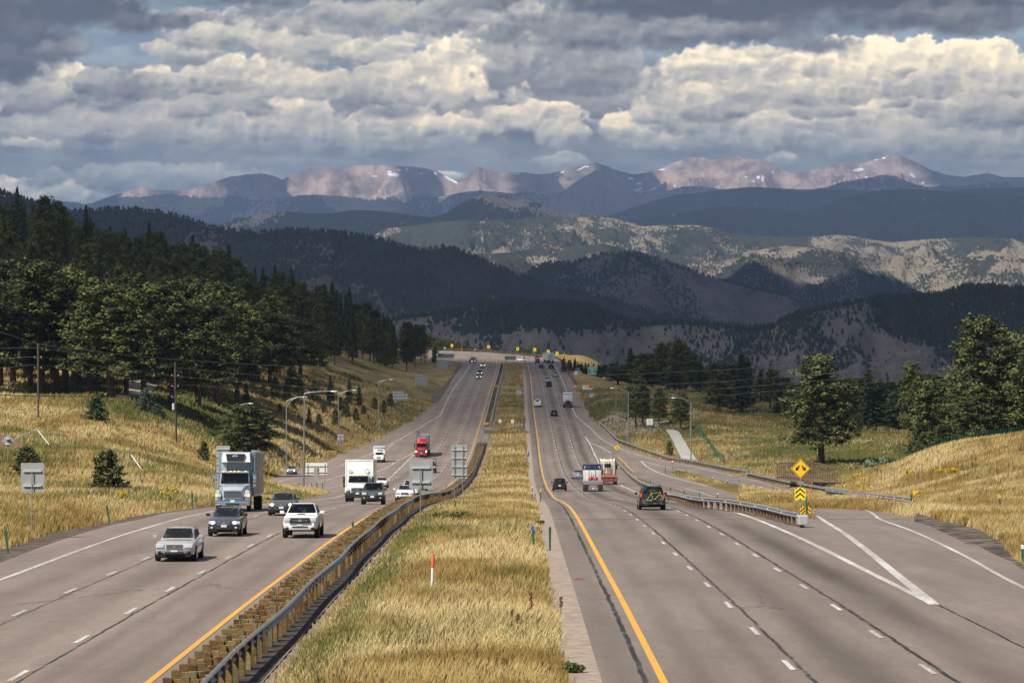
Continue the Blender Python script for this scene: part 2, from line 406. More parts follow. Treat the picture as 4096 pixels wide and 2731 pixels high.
# ================================================================ PAVED SURFACES
def slab(name, polys, mats, zoff=0.0, dy=4.0, height=None, lanef=None, extra=None):
    """even-odd filled polygons laid on the road profile"""
    lo = min(P[:,1].min() for P in polys); hi = max(P[:,1].max() for P in polys)
    ys = np.unique(np.round(np.concatenate([np.arange(lo, hi, dy)]+[P[:,1] for P in polys]), 3))
    ys = ys[np.append(True, np.diff(ys) > .02)]
    V = []; Fq = []
    for a, b in zip(ys[:-1], ys[1:]):
        e = (b-a)*1e-3
        xa = crossings(polys, a+e); xb = crossings(polys, b-e)
        if len(xa) != len(xb): continue
        for k in range(0, len(xa)-1, 2):
            n = max(1, int((xa[k+1]-xa[k])/12)) if height else 1
            for q in range(n):
                o = len(V); u0, u1 = q/n, (q+1)/n
                V += [(xa[k]+(xa[k+1]-xa[k])*u0, a), (xa[k]+(xa[k+1]-xa[k])*u1, a), (xb[k]+(xb[k+1]-xb[k])*u1, b), (xb[k]+(xb[k+1]-xb[k])*u0, b)]
                Fq.append((o, o+1, o+2, o+3))
    V = np.array(V); z = (height(V[:,0], V[:,1]) if height else prof(V[:,1]))+zoff
    me = npmesh(name, np.column_stack([V, z]), Fq, mats)
    if lanef: fattr(me, "lane", V[:,0]-lanef(V[:,1])); fattr(me, "along", V[:,1])
    o = obj(name, me); tag(o, kind="structure"); return o
def asphalt_material(name, base, seams, bands, tint=1.0, lanes=True):
    m = mat(name, base, .9, 0, .25); t = NT(m); co = t.coord()
    ln = t.attr("lane").outputs["Fac"]; al = t.attr("along").outputs["Fac"]
    st = t.mapping(co, (1,.12,1))
    n1 = t.noise(st, .35, 5, .6); n2 = t.noise(co, 9, 4, .8); n3 = t.noise(co, 1.1, 5, .65)
    b = np.array(base)
    c = t.mix(t.step(n1,.3,.7), tuple(b*.80), tuple(b*1.15))
    c = t.mix(t.step(n2,.3,.7), t.mix(1.0, c, (.70,.70,.70), 'MULTIPLY'), t.mix(1.0, c, (1.0,1.0,1.0), 'MULTIPLY'))
    n4 = t.noise(t.mapping(co,(1,.22,1)), 2.2, 5, .75); c = t.mix(t.math('MULTIPLY', t.step(n4,.42,.7), .38), c, tuple(b*.70)); c = t.mix(t.math('MULTIPLY', t.step(n4,.5,.25), .3), c, tuple(b*1.25))
    c = t.mix(t.math('MULTIPLY', t.step(n3,.5,.75), .4), c, tuple(b*.66))
    wob = t.math('MULTIPLY', t.math('SUBTRACT', t.noise(t.mapping(co,(1,.05,1)), 1.0, 3), .5), .5)
    lw = t.math('ADD', ln, wob)
    for cx, w, a in bands:                     # oil and rubber worn into the lanes
        d = t.math('ABSOLUTE', t.math('SUBTRACT', lw, cx))
        f = t.math('MULTIPLY', t.math('SUBTRACT', 1.0, t.step(d, 0.0, w)), a)
        f = t.math('MULTIPLY', f, t.step(t.noise(st, .12, 3), .15, .6))
        c = t.mix(f, c, tuple(b*.30))
    wob2 = t.math('MULTIPLY', t.math('SUBTRACT', t.noise(t.mapping(co,(.2,.25,1)), 1.6, 4), .5), .22)
    ls = t.math('ADD', ln, wob2)
    for cx, w in seams:                        # tar joints
        d = t.math('ABSOLUTE', t.math('SUBTRACT', ls, cx))
        c = t.mix(t.math('MULTIPLY', t.math('SUBTRACT', 1.0, t.step(d, w*.6, w*1.2)), t.step(t.noise(t.mapping(co,(.8,.30,1)), 1.0, 6, .8), .30, .52)), c, (.026,.024,.022))
    # transverse cracks
    pv_ = t.voro(t.mapping(co, (.22,.02,1)), 1.0).outputs['Color']; ps = t.new('ShaderNodeSeparateColor'); t.link(pv_, ps.inputs[0])
    c = t.mix(t.math('MULTIPLY', t.math('GREATER_THAN', ps.outputs[0], .80), .22), c, tuple(b*.70))
    c = t.mix(t.math('MULTIPLY', t.step(t.noise(t.mapping(co,(1.2,.035,1)), 1.0, 4, .7), .45, .75), .30), c, tuple(b*.62))
    a2 = t.math('ADD', al, t.math('MULTIPLY', t.math('SUBTRACT', t.noise(t.mapping(co,(.35,.0,1)), 1.0, 4), .5), 1.6))
    fr = t.math('ABSOLUTE', t.math('SUBTRACT', t.math('FRACT', t.math('DIVIDE', a2, 13.7)), .5))
    ck = t.math('MULTIPLY', t.math('SUBTRACT', 1.0, t.step(fr, .001, .0035)), t.step(t.noise(t.mapping(co,(.06,.06,1)), 1.0, 2), .42, .52))
    c = t.mix(t.math('MULTIPLY', ck, .75), c, (.03,.028,.026))
    # wandering cracks and patches
    v = t.voro(t.mapping(co, (.10,.045,1)), 1.0, 'DISTANCE_TO_EDGE').outputs["Distance"]
    vv = t.math('ADD', v, t.math('MULTIPLY', t.math('SUBTRACT', n3, .5), .10))
    ck2 = t.math('MULTIPLY', t.math('SUBTRACT', 1.0, t.step(t.math('ABSOLUTE', vv), .001, .006)), t.step(t.noise(t.mapping(co,(.05,.03,1)), 1.0, 2), .56, .62))
    c = t.mix(t.math('MULTIPLY', ck2, .7), c, (.035,.032,.03))
    t.color(c); t.bump(n2, .35, .02)
    return m
ROADC = np.array(srgb(151,135,124))*.87
M_ASL = asphalt_material("asphalt_left", tuple(ROADC), [(-LANE+.25,.06),(-2*LANE+.22,.05),(1.35,.05)], [(-1.0,.6,.32),(-2.75,.6,.32),(-1.85,1.6,.18),(-5.5,1.3,.42),(-9.2,1.3,.5),(-12.6,1.5,.25)])
M_ASR = asphalt_material("asphalt_right", tuple(ROADC*np.array([.86,.88,.89])), [(LANE+.28,.07),(2*LANE+.30,.08),(-.45,.085),(3*LANE+.1,.06)], [(1.0,.6,.34),(2.8,.6,.34),(-1.0,.8,.3),(5.55,1.3,.80),(9.2,1.3,.88),(-.8,.5,.1)])
slab("left_carriageway", [poly_left], M_ASL, 0.0, 4, lanef=XL)
slab("right_carriageway", [poly_right], M_ASR, 0.0, 4, lanef=XR)
M_GRAVEL = speckled("shoulder_gravel", (.15,.115,.09), (.065,.052,.044), 1.3, .95, spec=.1)
M_CONC = speckled("concrete_path", (.40,.38,.34), (.30,.28,.25), .8, .9, spec=.2)
M_DIRTR = speckled("broken_asphalt_dirt", (.16,.125,.10), (.045,.038,.034), .9, .95, spec=.1, stops=(.40,.60)); M_DARKST = speckled("old_asphalt", (.075,.062,.055), (.035,.03,.028), 2.0, .95, spec=.1)
def ribbon_mesh(pts, w, zoff, name, m, w2=None, hfun=None, parent=None, kind="structure"):
    p = np.asarray(pts, float); d = np.gradient(p, axis=0); L = np.hypot(d[:,0], d[:,1])+1e-9
    n = np.stack([-d[:,1]/L, d[:,0]/L], 1); ww = np.linspace(w, w2 if w2 else w, len(p))[:,None]/2
    a = p+n*ww; b = p-n*ww
    V = np.empty((2*len(p), 3)); V[0::2,:2] = a; V[1::2,:2] = b
    V[:,2] = (hfun(V[:,0], V[:,1]) if hfun else prof(V[:,1]))+zoff
    i = np.arange(len(p)-1)*2
    return V, np.stack([i, i+1, i+3, i+2], 1)
def resample(p, step, sm=0):
    p = np.asarray(p, float); s = np.concatenate([[0], np.cumsum(np.hypot(*np.diff(p, axis=0).T))])
    t = np.arange(0, s[-1], step); t = np.append(t, s[-1]); q = np.stack([np.interp(t, s, p[:,0]), np.interp(t, s, p[:,1])], 1)
    if sm:
        k = np.hanning(sm*2+3); k /= k.sum(); h = len(k)//2
        for c in (0, 1):
            q[:,c] = np.convolve(np.pad(q[:,c], h, mode='reflect', reflect_type='odd'), k, 'valid')
    return q
def joined(name, parts, m, kind="structure"):
    V = []; Fc = []; o = 0
    for v, f in parts: V.append(v); Fc.append(f+o); o += len(v)
    ob = obj(name, npmesh(name, np.concatenate(V), np.concatenate(Fc), m)); tag(ob, kind=kind); return ob
def paint(name, col, wear=.55):
    m = mat(name, col, .7, 0, .3); t = NT(m); co = t.coord()
    n = t.noise(co, 14, 4, .8); n2 = t.noise(t.mapping(co,(1,.15,1)), .9, 4)
    t.color(t.mix(t.math('MULTIPLY', t.step(t.math('ADD', n, t.math('MULTIPLY', n2, .35)), .54, .74), wear), col, tuple(ROADC*.8))); return m
M_WHITE = paint("white_paint", (.74,.74,.70), .85); M_YEL = paint("yellow_paint", (.72,.36,.035), .3); M_WORN = paint("worn_white_paint", (.5,.5,.46), .8)
ZM = .014
fine = np.arange(46, 1238, 3.0)
yl = cat([xy(XL, 0, fine), un(cv('L',(1620,605),(1590,572),(1480,548),(1270,512),(1000,480),(800,462),(350,438),(-150,415)))])
yr = cat([xy(XR, 0, fine[:-6]), un(cv('N',(395,448),(370,436),(290,416),(200,402),(0,388))), un(cv('L',(1500,506),(1100,462),(700,420),(350,390)))])
def far_w(p, w): return ribbon_mesh(resample(p, 3.0, 2), w, ZM, "", None)
joined("yellow_road_lines", [far_w(yl, .19), far_w(yr, .21)], M_YEL)
wl = []
P_ = lambda *parts: resample(un(cat(list(parts))), 3.0, 3)
XWL = cat([np.array([(-20.6,60.),(-20.6,130.),(-20.9,150.),(-21.1,180.),(-21.0,210.),(-20.5,250.),(-20.2,300.)]), np.array([(-20.1,366.)]), un(cv('J',(590,1040),(800,850),(1000,655)))])
wl.append(ribbon_mesh(resample(XWL, 3, 6), .24, ZM, "", None))
wl.append(ribbon_mesh(P_(cv('K',(1310,268),(1490,235)), cv('J',(200,1020),(380,945),(700,780),(1000,620),(1060,590))), .24, ZM, "", None))
wl.append(ribbon_mesh(P_(cv('K',(950,272),(1490,130),(1700,70))), .2, ZM, "", None))
wl.append(ribbon_mesh(P_(cv('K',(560,292),(690,270),(900,232),(1040,205))), .2, ZM, "", None))
wl.append(ribbon_mesh(P_(cv('K',(560,258),(690,230),(1000,152),(1250,85)), cv('J',(90,735),(330,640),(560,535),(700,465),(850,375),(950,320),(1050,260),(1150,200),(1260,130),(1380,65),(1420,35),(1440,0)), cv('L',(480,1560),(560,1380),(650,1200),(800,980),(930,810),(1000,700),(1055,610),(1040,595),(970,578),(800,552),(600,535),(300,515))), .22, ZM, "", None))
Wm = cat([cv('R',(2400,1570)), ])
XWR = cat([xy(XR, 3*LANE+.05, [50,70,90]), un(cv('R',(2145,1388)))+0, un(cv('D',(1900,1340),(1700,1240),(1500,1150),(1300,1060),(1150,1000),(1000,945),(850,895),(700,860),(550,840),(450,832))), un(cv('H',(1450,890),(1300,815)))+0, un(cv('H',(1020,505),(985,430),(930,310),(890,235),(835,155)))])[3:]
wl.append(ribbon_mesh(resample(XWR, 3, 4), .30, ZM, "", None))
wl.append(ribbon_mesh(P_(cv('R',(2145,1388)), cv('E',(450,1310),(200,1120),(0,1000),(-70,950))), .42, ZM, "", None, w2=.25))
wl.append(ribbon_mesh(P_(cv('E',(2300,1800),(1820,1568),(1650,1460),(1500,1380),(1300,1280),(1100,1185),(950,1115),(840,1075),(740,1035),(620,1005),(560,975),(520,925),(430,885))), .22, ZM, "", None))
wl.append(ribbon_mesh(P_(cv('H',(890,235),(1000,280),(1100,330),(1200,385))), .26, ZM, "", None))
wl.append(ribbon_mesh(P_(cv('I',(1115,25),(1160,80),(1200,150),(1250,250),(1300,350),(1350,470),(1390,580),(1420,680),(1460,790),(1500,900),(1530,980),(1570,1060),(1610,1130),(1700,1215),(1800,1290),(1900,1370),(2000,1465)), cv('H',(930,70),(1000,130),(1060,190),(1150,245),(1240,290),(1350,340),(1450,375),(1600,420),(1750,465),(1850,490),(2091,530)), cv('D',(250,392),(500,440),(700,490),(870,530))), .22, ZM, "", None))
wl.append(ribbon_mesh(P_(cv('H',(1615,500),(1750,527),(2091,605)), cv('D',(300,460),(450,500))), .24, ZM, "", None))
wl.append(ribbon_mesh(P_(cv('H',(1615,500),(1750,610),(1850,660),(2050,725)), cv('D',(450,600),(600,640))), .3, ZM, "", None))
joined("white_road_lines", wl, M_WHITE)
joined("worn_road_lines", [ribbon_mesh(P_(cv('D',(365,662),(520,700),(680,750))), .3, ZM, "", None), ribbon_mesh(P_(cv('D',(930,548),(1100,580),(1400,670),(1700,735))), .2, ZM, "", None)], M_WORN)
joined("yellow_ramp_lines", [ribbon_mesh(P_(cv('H',(1300,440),(1400,530),(1515,655))), .2, ZM, "", None)], M_YEL)
dsh = []
def dashes(fn, off, y0, n, per=12.19, ln=3.05):
    for k in range(n):
        y = y0+k*per
        if y > 1232: break
        dsh.append(ribbon_mesh(xy(fn, off, [y-ln/2, y, y+ln/2]), .16 if y < 400 else .26, ZM, "", None))
dashes(XR, LANE, 74.2, 99); dashes(XR, 2*LANE, 72.9, 99); dashes(XL, -LANE, 71.0, 99); dashes(XL, -2*LANE, 70.0, 99)
for line in [cv('L',(1437,612),(1425,590),(1300,553),(1100,525),(850,490),(500,465)), cv('L',(1240,610),(1215,590),(1100,565),(900,530),(700,510),(400,490)), cv('I',(800,115),(765,60),(735,25),(650,-20),(500,-45),(200,-75)), cv('I',(985,110),(960,60),(930,25),(870,-30),(700,-75),(400,-110))]:
    q = resample(un(line), 12.19)
    for a in q[1:-1]:
        i = int(np.argmin(np.hypot(*(q-a).T))); d = q[i+1]-q[i-1]; d = d/np.hypot(*d)
        dsh.append(ribbon_mesh(np.array([a-d*1.6, a, a+d*1.6]), .2, ZM, "", None))
for x, y in [(565,585),(588,565),(612,548),(636,530),(658,513),(680,496)]:
    a = un(cv('J',(x,y)))[0]; dsh.append(ribbon_mesh(np.array([a-[0,2.0], a, a+[0,2.0]]), .2, ZM, "", None))
joined("lane_dashes", dsh, M_WHITE)
# gravel and dirt along the edges
le = un(cv('A',(0,835),(120,790),(250,740),(450,670),(700,600),(860,570),(1000,535),(1150,515),(1310,495)))
go_ = un(cv('A',(0,766),(170,712),(340,655),(600,612),(850,552),(1100,519),(1310,492)))
g_left = cat([np.array([(-23.4,60.)]), le, go_[::-1], np.array([(-25.5,60.)])])
hz = lambda x, y: np.maximum(G(x, y), prof(y)-.05)+.05
slab("gravel_shoulder_left", [g_left], M_GRAVEL, 0, 3, height=hz)
ge = cat([un(cv('U',(920,1568),(1050,1380),(1270,1000),(1330,900),(1430,770),(1530,650))), un(cv('U',(1400,640),(1370,710),(1290,830),(1270,900),(960,1290),(770,1430),(700,1568)))])
slab("gravel_shoulder_far", [ge], M_GRAVEL, 0, 3, height=hz)
gr_med = cat([xy(XR, -1.6, np.arange(60,1180,8.)), xy(XR, -2.55, np.arange(60,1180,8.)[::-1])])
gr_med[len(gr_med)//2:,0] += (RNG.rand(len(gr_med)-len(gr_med)//2)-.5)*.3
slab("gravel_strip_median", [gr_med], speckled("pale_gravel", (.36,.29,.23), (.26,.2,.16), 2.2, .95, spec=.1), 0, 4, height=lambda x, y: prof(y)+.006)
gp = un(cat([cv('E',(940,1005),(1100,1050),(1250,1120),(1400,1190),(1480,1240),(1600,1250),(1740,1330),(1950,1420),(2091,1520)), cv('E',(2200,1540),(1980,1400),(1900,1270),(1700,1130),(1600,1095),(1400,1040),(1200,1000),(1020,935),(950,950))]))
slab("dirt_shoulder_right", [gp], M_DIRTR, 0, 2, height=hz)
path = un(cv('M',(1015,1108),(1110,1108),(1160,1130),(1210,1210),(1260,1290),(1330,1370),(1370,1412),(1200,1400),(1140,1310),(1090,1220),(1040,1140)))
slab("concrete_path", [path], M_CONC, 0, 2, height=lambda x, y: G(x, y)+.06)
path2 = un(cv('M',(860,1040),(940,1032),(1040,1022),(1060,1030),(960,1048),(930,1060),(950,1085),(920,1085),(880,1062)))
slab("far_path", [path2], M_CONC, 0, 2, height=lambda x, y: G(x, y)+.06)
def inpoly(X, Y, P):
    r = np.zeros(len(X), bool); Q = np.roll(P, -1, 0)
    for (x0, y0), (x1, y1) in zip(P, Q):
        if y0 == y1: continue
        m = (y0 <= Y) != (y1 <= Y); r ^= m & (X < x0+(Y-y0)/(y1-y0)*(x1-x0))
    return r
def hits(c, *pts, d0=70):
    return np.array([ground_hit(q[0], q[1], d0)[:2] for q in cv(c, *pts)])
dr = hits('W',(1090,770),(1250,715),(1330,620),(1330,520),(1300,430),(1330,405),(1500,395),(1560,470),(1640,600),(1640,660),(1500,720),(1400,775),(1250,772), d0=300)
slab("dirt_road", [dr], speckled("dirt_road_soil", (.42,.32,.25), (.34,.26,.2), .6, .95, spec=.1), 0, 2, height=lambda x, y: G(x, y)+.08)
bp = hits('D',(1840,620),(1980,628),(2080,655),(2000,668),(1850,640), d0=200)
slab("path_apron", [bp], M_CONC, 0, 2, height=lambda x, y: G(x, y)+.08)
# cross-over between the carriageways
co_ = un(cv('I',(0,1420),(560,1432),(640,1455),(560,1462),(0,1450),(-330,1480),(-330,1410)))
slab("crossover", [co_], M_GRAVEL, 0, 2, height=lambda x, y: np.maximum(prof(y), G(x, y))+.05)
# ================================================================ HILLS AND MOUNTAINS
def ridge_material(name, rock, rock2, forest, dots, scale, snow=False, fmask=.5, grass=None, patch=.0012):
    m = mat(name, rock, .95, 0, .05); t = NT(m); co = t.coord(); at_ = t.attr("forest").outputs["Fac"]
    n1 = t.noise(co, patch, 6, .62); n2 = t.noise(t.mapping(co,(1,.4,1)), scale*3, 5, .65); n3 = t.noise(t.mapping(co,(1,.35,1)), scale*.9, 7, .68)
    r = t.mix(t.step(n2,.35,.65), rock2, rock)
    if grass: r = t.mix(t.step(n1,.45,.55), r, grass)
    v = t.voro(t.mapping(co,(1,.10,.75)), dots).outputs["Distance"]
    f = t.math('ADD', at_, t.math('MULTIPLY', t.math('SUBTRACT', n3, .5), 2.2))
    # single trees where the wood is thin, closed wood where it is thick
    rad = t.math('MULTIPLY', t.step(f, .05, .95), .95)
    tree = t.math('LESS_THAN', v, rad)
    fc = t.mix(n2, tuple(np.array(forest)*.6), tuple(np.array(forest)*1.4))
    c = t.mix(tree, r, fc)
    if snow:
        s = t.attr("snow").outputs["Fac"]
        c = t.mix(t.step(s,.45,.6), c, (.85,.87,.9))
    t.color(c); t.bump(t.math('ADD', n2, t.math('MULTIPLY', tree, .35)), .8, 1.2/scale*.02 if False else 14)
    return m
def ridge(name, pts, D, m, slope=.36, depth=1500, back=500, x0=-500, x1=2850, rows=110, wob=.05, spur=.35, spurw=None, forest=.5, fpatch=None, amp=1.0, snow=None, seed=0, step=2.2, fridge=.0, jag=0.0, low=-600):
    p = np.asarray(pts, float)
    xin = np.arange(max(x0, -60), min(x1, 2412), step); xl = np.arange(x0, max(x0, -60), 14.); xr_ = np.arange(min(x1, 2412), x1, 14.)
    px = np.concatenate([xl, xin, xr_])
    cy = np.interp(px, p[:,0], p[:,1])
    k = np.hanning(5); k /= k.sum(); cy = np.convolve(np.pad(cy, 2, mode='edge'), k, 'valid')
    cy += (fbm(px/9+seed, px*0+seed, 4, .6)-.5)*jag
    Dp = D*(1+wob*(fbm(px/260+seed, px*0+3+seed, 3)-.5)*2)
    n = np.arange(rows)/(rows-1); nb = 10
    d = np.concatenate([-np.linspace(back, back/nb, nb), depth*n**1.7]); nr = len(d)
    Y = Dp[None,:]-d[:,None]; X = (px[None,:]-1176)*Y/F
    crest = (660-cy)*Dp/F
    sw = spurw or D*.035
    dd = np.abs(d)[:,None]
    wx = X+sw*.8*(fbm(X/sw/1.5+seed, Y/sw/1.5, 3)-.5)
    sp = ridged(wx/sw+seed*3.1, Y/sw*.45, 5, .55)
    sp2 = ridged(wx/sw*3.2+seed, Y/sw*1.6, 4, .55)
    mod = 1+spur*2*(.62-sp)*1.6+spur*.8*(.6-sp2)
    mod = np.clip(mod, .25, 3)
    env = sstep(dd, 0, sw*.8)
    drop = slope*dd*(1*(1-env)+mod*env)+amp*sw*.10*(fbm(X/sw*6, Y/sw*6+seed, 5, .6)-.35)*np.minimum(1, dd/(sw*.7))
    Z = np.maximum(crest[None,:]-drop, low)
    V = np.stack([X, Y, Z], -1).reshape(-1, 3)
    me = npmesh(name, V, grid_faces(nr, len(px)), m, smooth=True)
    fp = fpatch or sw*1.5
    fo = forest+1.3*(fbm(X/fp+seed*5, Y/fp, 5, .55)-.5)-.9*(sp-.6)*(1 if spur else 0)+fridge*np.exp(-dd/(sw*.25))
    fattr(me, "forest", fo)
    if snow is not None: fattr(me, "snow", snow(np.repeat(px[None,:], nr, 0), 660-Z*F/Y, X, Y, Z))
    o = obj(name, me); tag(o, kind="structure")
    return X, Y, Z, fo
K2 = lambda *a: np.array(a, float)/2.0
def Pq(*a): return K2(*a)+np.array([0, 344.5])
def Qq(*a): return K2(*a)+np.array([1176, 344.5])
ROCK = (.46,.35,.29); ROCK2 = (.17,.13,.115); TAN = (.36,.29,.22); TAN2 = (.25,.20,.155); FOR = (.030,.042,.026)
R6 = cat([Pq((-900,230),(-200,250),(110,240),(200,222),(270,232),(340,240),(390,250),(430,240),(560,195),(660,168),(710,185),(800,185),(870,188),(960,155),(1050,125),(1130,112),(1200,107),(1260,120),(1295,138),(1340,115),(1420,88),(1500,80),(1570,92),(1600,80),(1640,70),(1760,70),(1900,78),(2000,92),(2060,125),(2110,152),(2140,130),(2180,85),(2200,75),(2240,90),(2330,105)), Qq((50,103),(120,112),(190,105),(260,85),(340,68),(385,58),(430,72),(500,100),(560,112),(620,105),(690,82),(760,52),(820,35),(880,32),(910,48),(950,40),(1000,28),(1040,25),(1075,45),(1120,42),(1180,55),(1230,90),(1290,108),(1370,95),(1450,70),(1520,58),(1600,62),(1660,48),(1730,22),(1790,28),(1850,52),(1920,90),(2000,115),(2080,125),(2180,105),(2260,125),(2352,125),(2700,90),(3400,130))])
SNOW = [(895,395,5,3),(905,401,16,4.5),(918,391,7,3),(935,388,4,3),(968,398,4,2.5),(1000,399,4,2.5),(1030,410,12,3.2,.55),(1042,416,12,3.2,.5),(860,405,10,1.6),(872,438,4,2),(1186,399,10,2.5),(1230,399,5,2),(1285,399,14,3,-.5),(1335,387,13,2.4,-.5),(1350,383,4,2),(1520,390,8,2,-.1),(1448,410,7,3),(1468,421,9,3),(1466,436,12,2.2,-.4),(1500,434,8,2.5,-.4),(1550,427,3,2),(1548,447,4,2),(1742,407,5,4),(1752,410,5,9,.3),(1731,416,3,2),(1713,407,4,2),(1972,390,14,4,-.15),(2012,367,5,2),(2030,363,4,2),(1968,408,4,1.6),(1990,407,5,1.6),(2097,404,7,3,.6),(2120,420,4,3),(2062,413,6,2),(2172,438,3,3),(2160,431,3,2),(1585,450,6,2),(1775,396,3,3)]
def snowf(px, py, X, Y, Z):
    s = np.zeros(px.shape); w = (fbm(px/5, py/4, 3)-.5)*1.3
    for e in SNOW:
        cx, cy_, rx, ry = e[:4]; a = e[4] if len(e) > 4 else 0
        u = (px-cx); v = (py-cy_)-a*u
        s = np.maximum(s, 1.42-np.sqrt((u/rx)**2+(v/ry)**2)+w*.5)
    return s
def R6m():
    m = ridge_material("alpine_rock", ROCK, ROCK2, FOR, .03, .0012, True, patch=.0004)
    return m
ridge("high_peaks", R6, 40000, R6m(), slope=.50, depth=5200, back=2500, rows=230, wob=.04, spur=.85, spurw=1700, forest=-.35, amp=2.2, snow=snowf, seed=1, step=1.6, jag=2.4, low=-600)
# alter the tree line: forest rises from below
_o = bpy.data.objects["high_peaks"]; _me = _o.data
_v = np.empty(len(_me.vertices)*3, np.float32); _me.vertices.foreach_get("co", _v); _v = _v.reshape(-1, 3)
_py = 660-_v[:,2]*F/_v[:,1]
_fv = -.6+1.9*sstep(_py+26*(fbm(_v[:,0]/1500, _v[:,1]/1500, 4)-.5), 428, 470)
_me.attributes["forest"].data.foreach_set("value", _fv.astype(np.float32))
R6b = cat([Pq((-900,330),(340,300),(620,250),(900,265),(1060,262),(1100,248),(1200,235),(1290,220),(1420,205),(1550,210),(1700,235),(1850,240),(1950,235),(2020,215),(2100,200),(2200,185),(2352,200)), Qq((60,190),(150,200),(225,195),(300,140),(385,92),(450,120),(520,170),(600,205),(700,190),(800,165),(900,170),(1000,185),(1150,180),(1300,190),(1450,170),(1500,150),(1600,135),(1700,115),(1760,120),(1830,150),(1900,170),(2050,165),(2200,150),(3300,170))])
ridge("alpine_foothills", R6b, 35500, ridge_material("alpine_foothill", (.27,.22,.19), (.19,.155,.14), FOR, .03, .0014, patch=.0005), slope=.44, depth=3200, back=1500, rows=120, spur=.7, spurw=1000, forest=.42, seed=2, amp=1.5, jag=3)
R5 = cat([Pq((-900,420),(900,350),(1100,330),(2352,330)), Qq((450,300),(480,290),(560,262),(640,235),(760,205),(870,195),(1000,178),(1100,170),(1200,175),(1320,182),(1400,185),(1500,180),(1620,190),(1750,185),(1900,185),(2000,190),(2100,178),(2352,172),(3300,150))])
ridge("blue_forest_ridge", R5, 27000, ridge_material("deep_forest", TAN, TAN2, FOR, .05, .002), slope=.30, depth=3000, spur=.3, spurw=1100, forest=1.4, seed=3, x0=300)
R5b = Qq((400,345),(560,325),(640,310),(700,300),(850,275),(1000,257),(1100,262),(1250,280),(1330,290),(1400,270),(1500,225),(1600,200),(1700,185),(1800,180),(1950,185),(2100,200),(2352,215),(3300,260))
ridge("dark_forest_ridge", R5b, 21000, bpy.data.materials["deep_forest"], slope=.22, depth=3600, spur=.35, spurw=1000, forest=1.5, seed=4, x0=1100)
R4 = cat([Pq((-900,420),(600,400),(900,380),(1000,350),(1080,315),(1180,300),(1280,285),(1330,282),(1430,292),(1530,290),(1620,275),(1700,278),(1800,285),(1900,300),(1980,310),(2050,290),(2100,255),(2170,220),(2230,205),(2300,205),(2352,215)), Qq((60,225),(140,255),(220,285),(300,295),(400,300),(460,310),(560,335),(700,380),(3300,520))])
ridge("cone_hill", R4, 16500, ridge_material("mid_forest", TAN, TAN2, FOR, .07, .003), slope=.28, depth=2200, spur=.35, spurw=700, forest=.78, seed=5, x1=2100)
R3 = cat([Pq((800,520),(1500,450),(1700,400),(1780,360),(1900,348),(1990,335),(2080,325),(2352,320)), Qq((100,308),(200,306),(330,308),(450,312),(540,330),(600,352),(700,345),(850,345),(930,360),(1020,385),(1150,395),(1290,400),(1400,395),(1500,390),(1570,395),(1640,410),(1750,425),(1900,410),(2100,400),(2352,410),(3300,420))])
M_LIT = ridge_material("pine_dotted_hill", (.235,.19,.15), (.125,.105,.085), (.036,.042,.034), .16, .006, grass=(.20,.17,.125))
ridge("sunlit_hills", R3, 12500, M_LIT, slope=.24, depth=2600, spur=.65, spurw=620, forest=.72, fpatch=260, seed=6, x0=400, rows=150, amp=2.6, wob=.03)
R3b = cat([Pq((1500,640),(1900,520),(2100,480),(2352,470)), Qq((60,460),(150,430),(260,445),(420,430),(560,470),(760,480),(900,500),(1060,470),(1250,440),(1450,455),(1650,500),(1800,480),(2000,500),(2200,480),(2352,500),(3300,480))])
ridge("nearer_sunlit_hills", R3b, 10200, M_LIT, slope=.26, depth=1800, spur=.6, spurw=480, forest=.74, fpatch=220, seed=7, x0=800, rows=110, amp=2.4)
M_DK = ridge_material("shaded_slope", (.17,.14,.12), (.11,.09,.08), (.034,.043,.036), .15, .006)
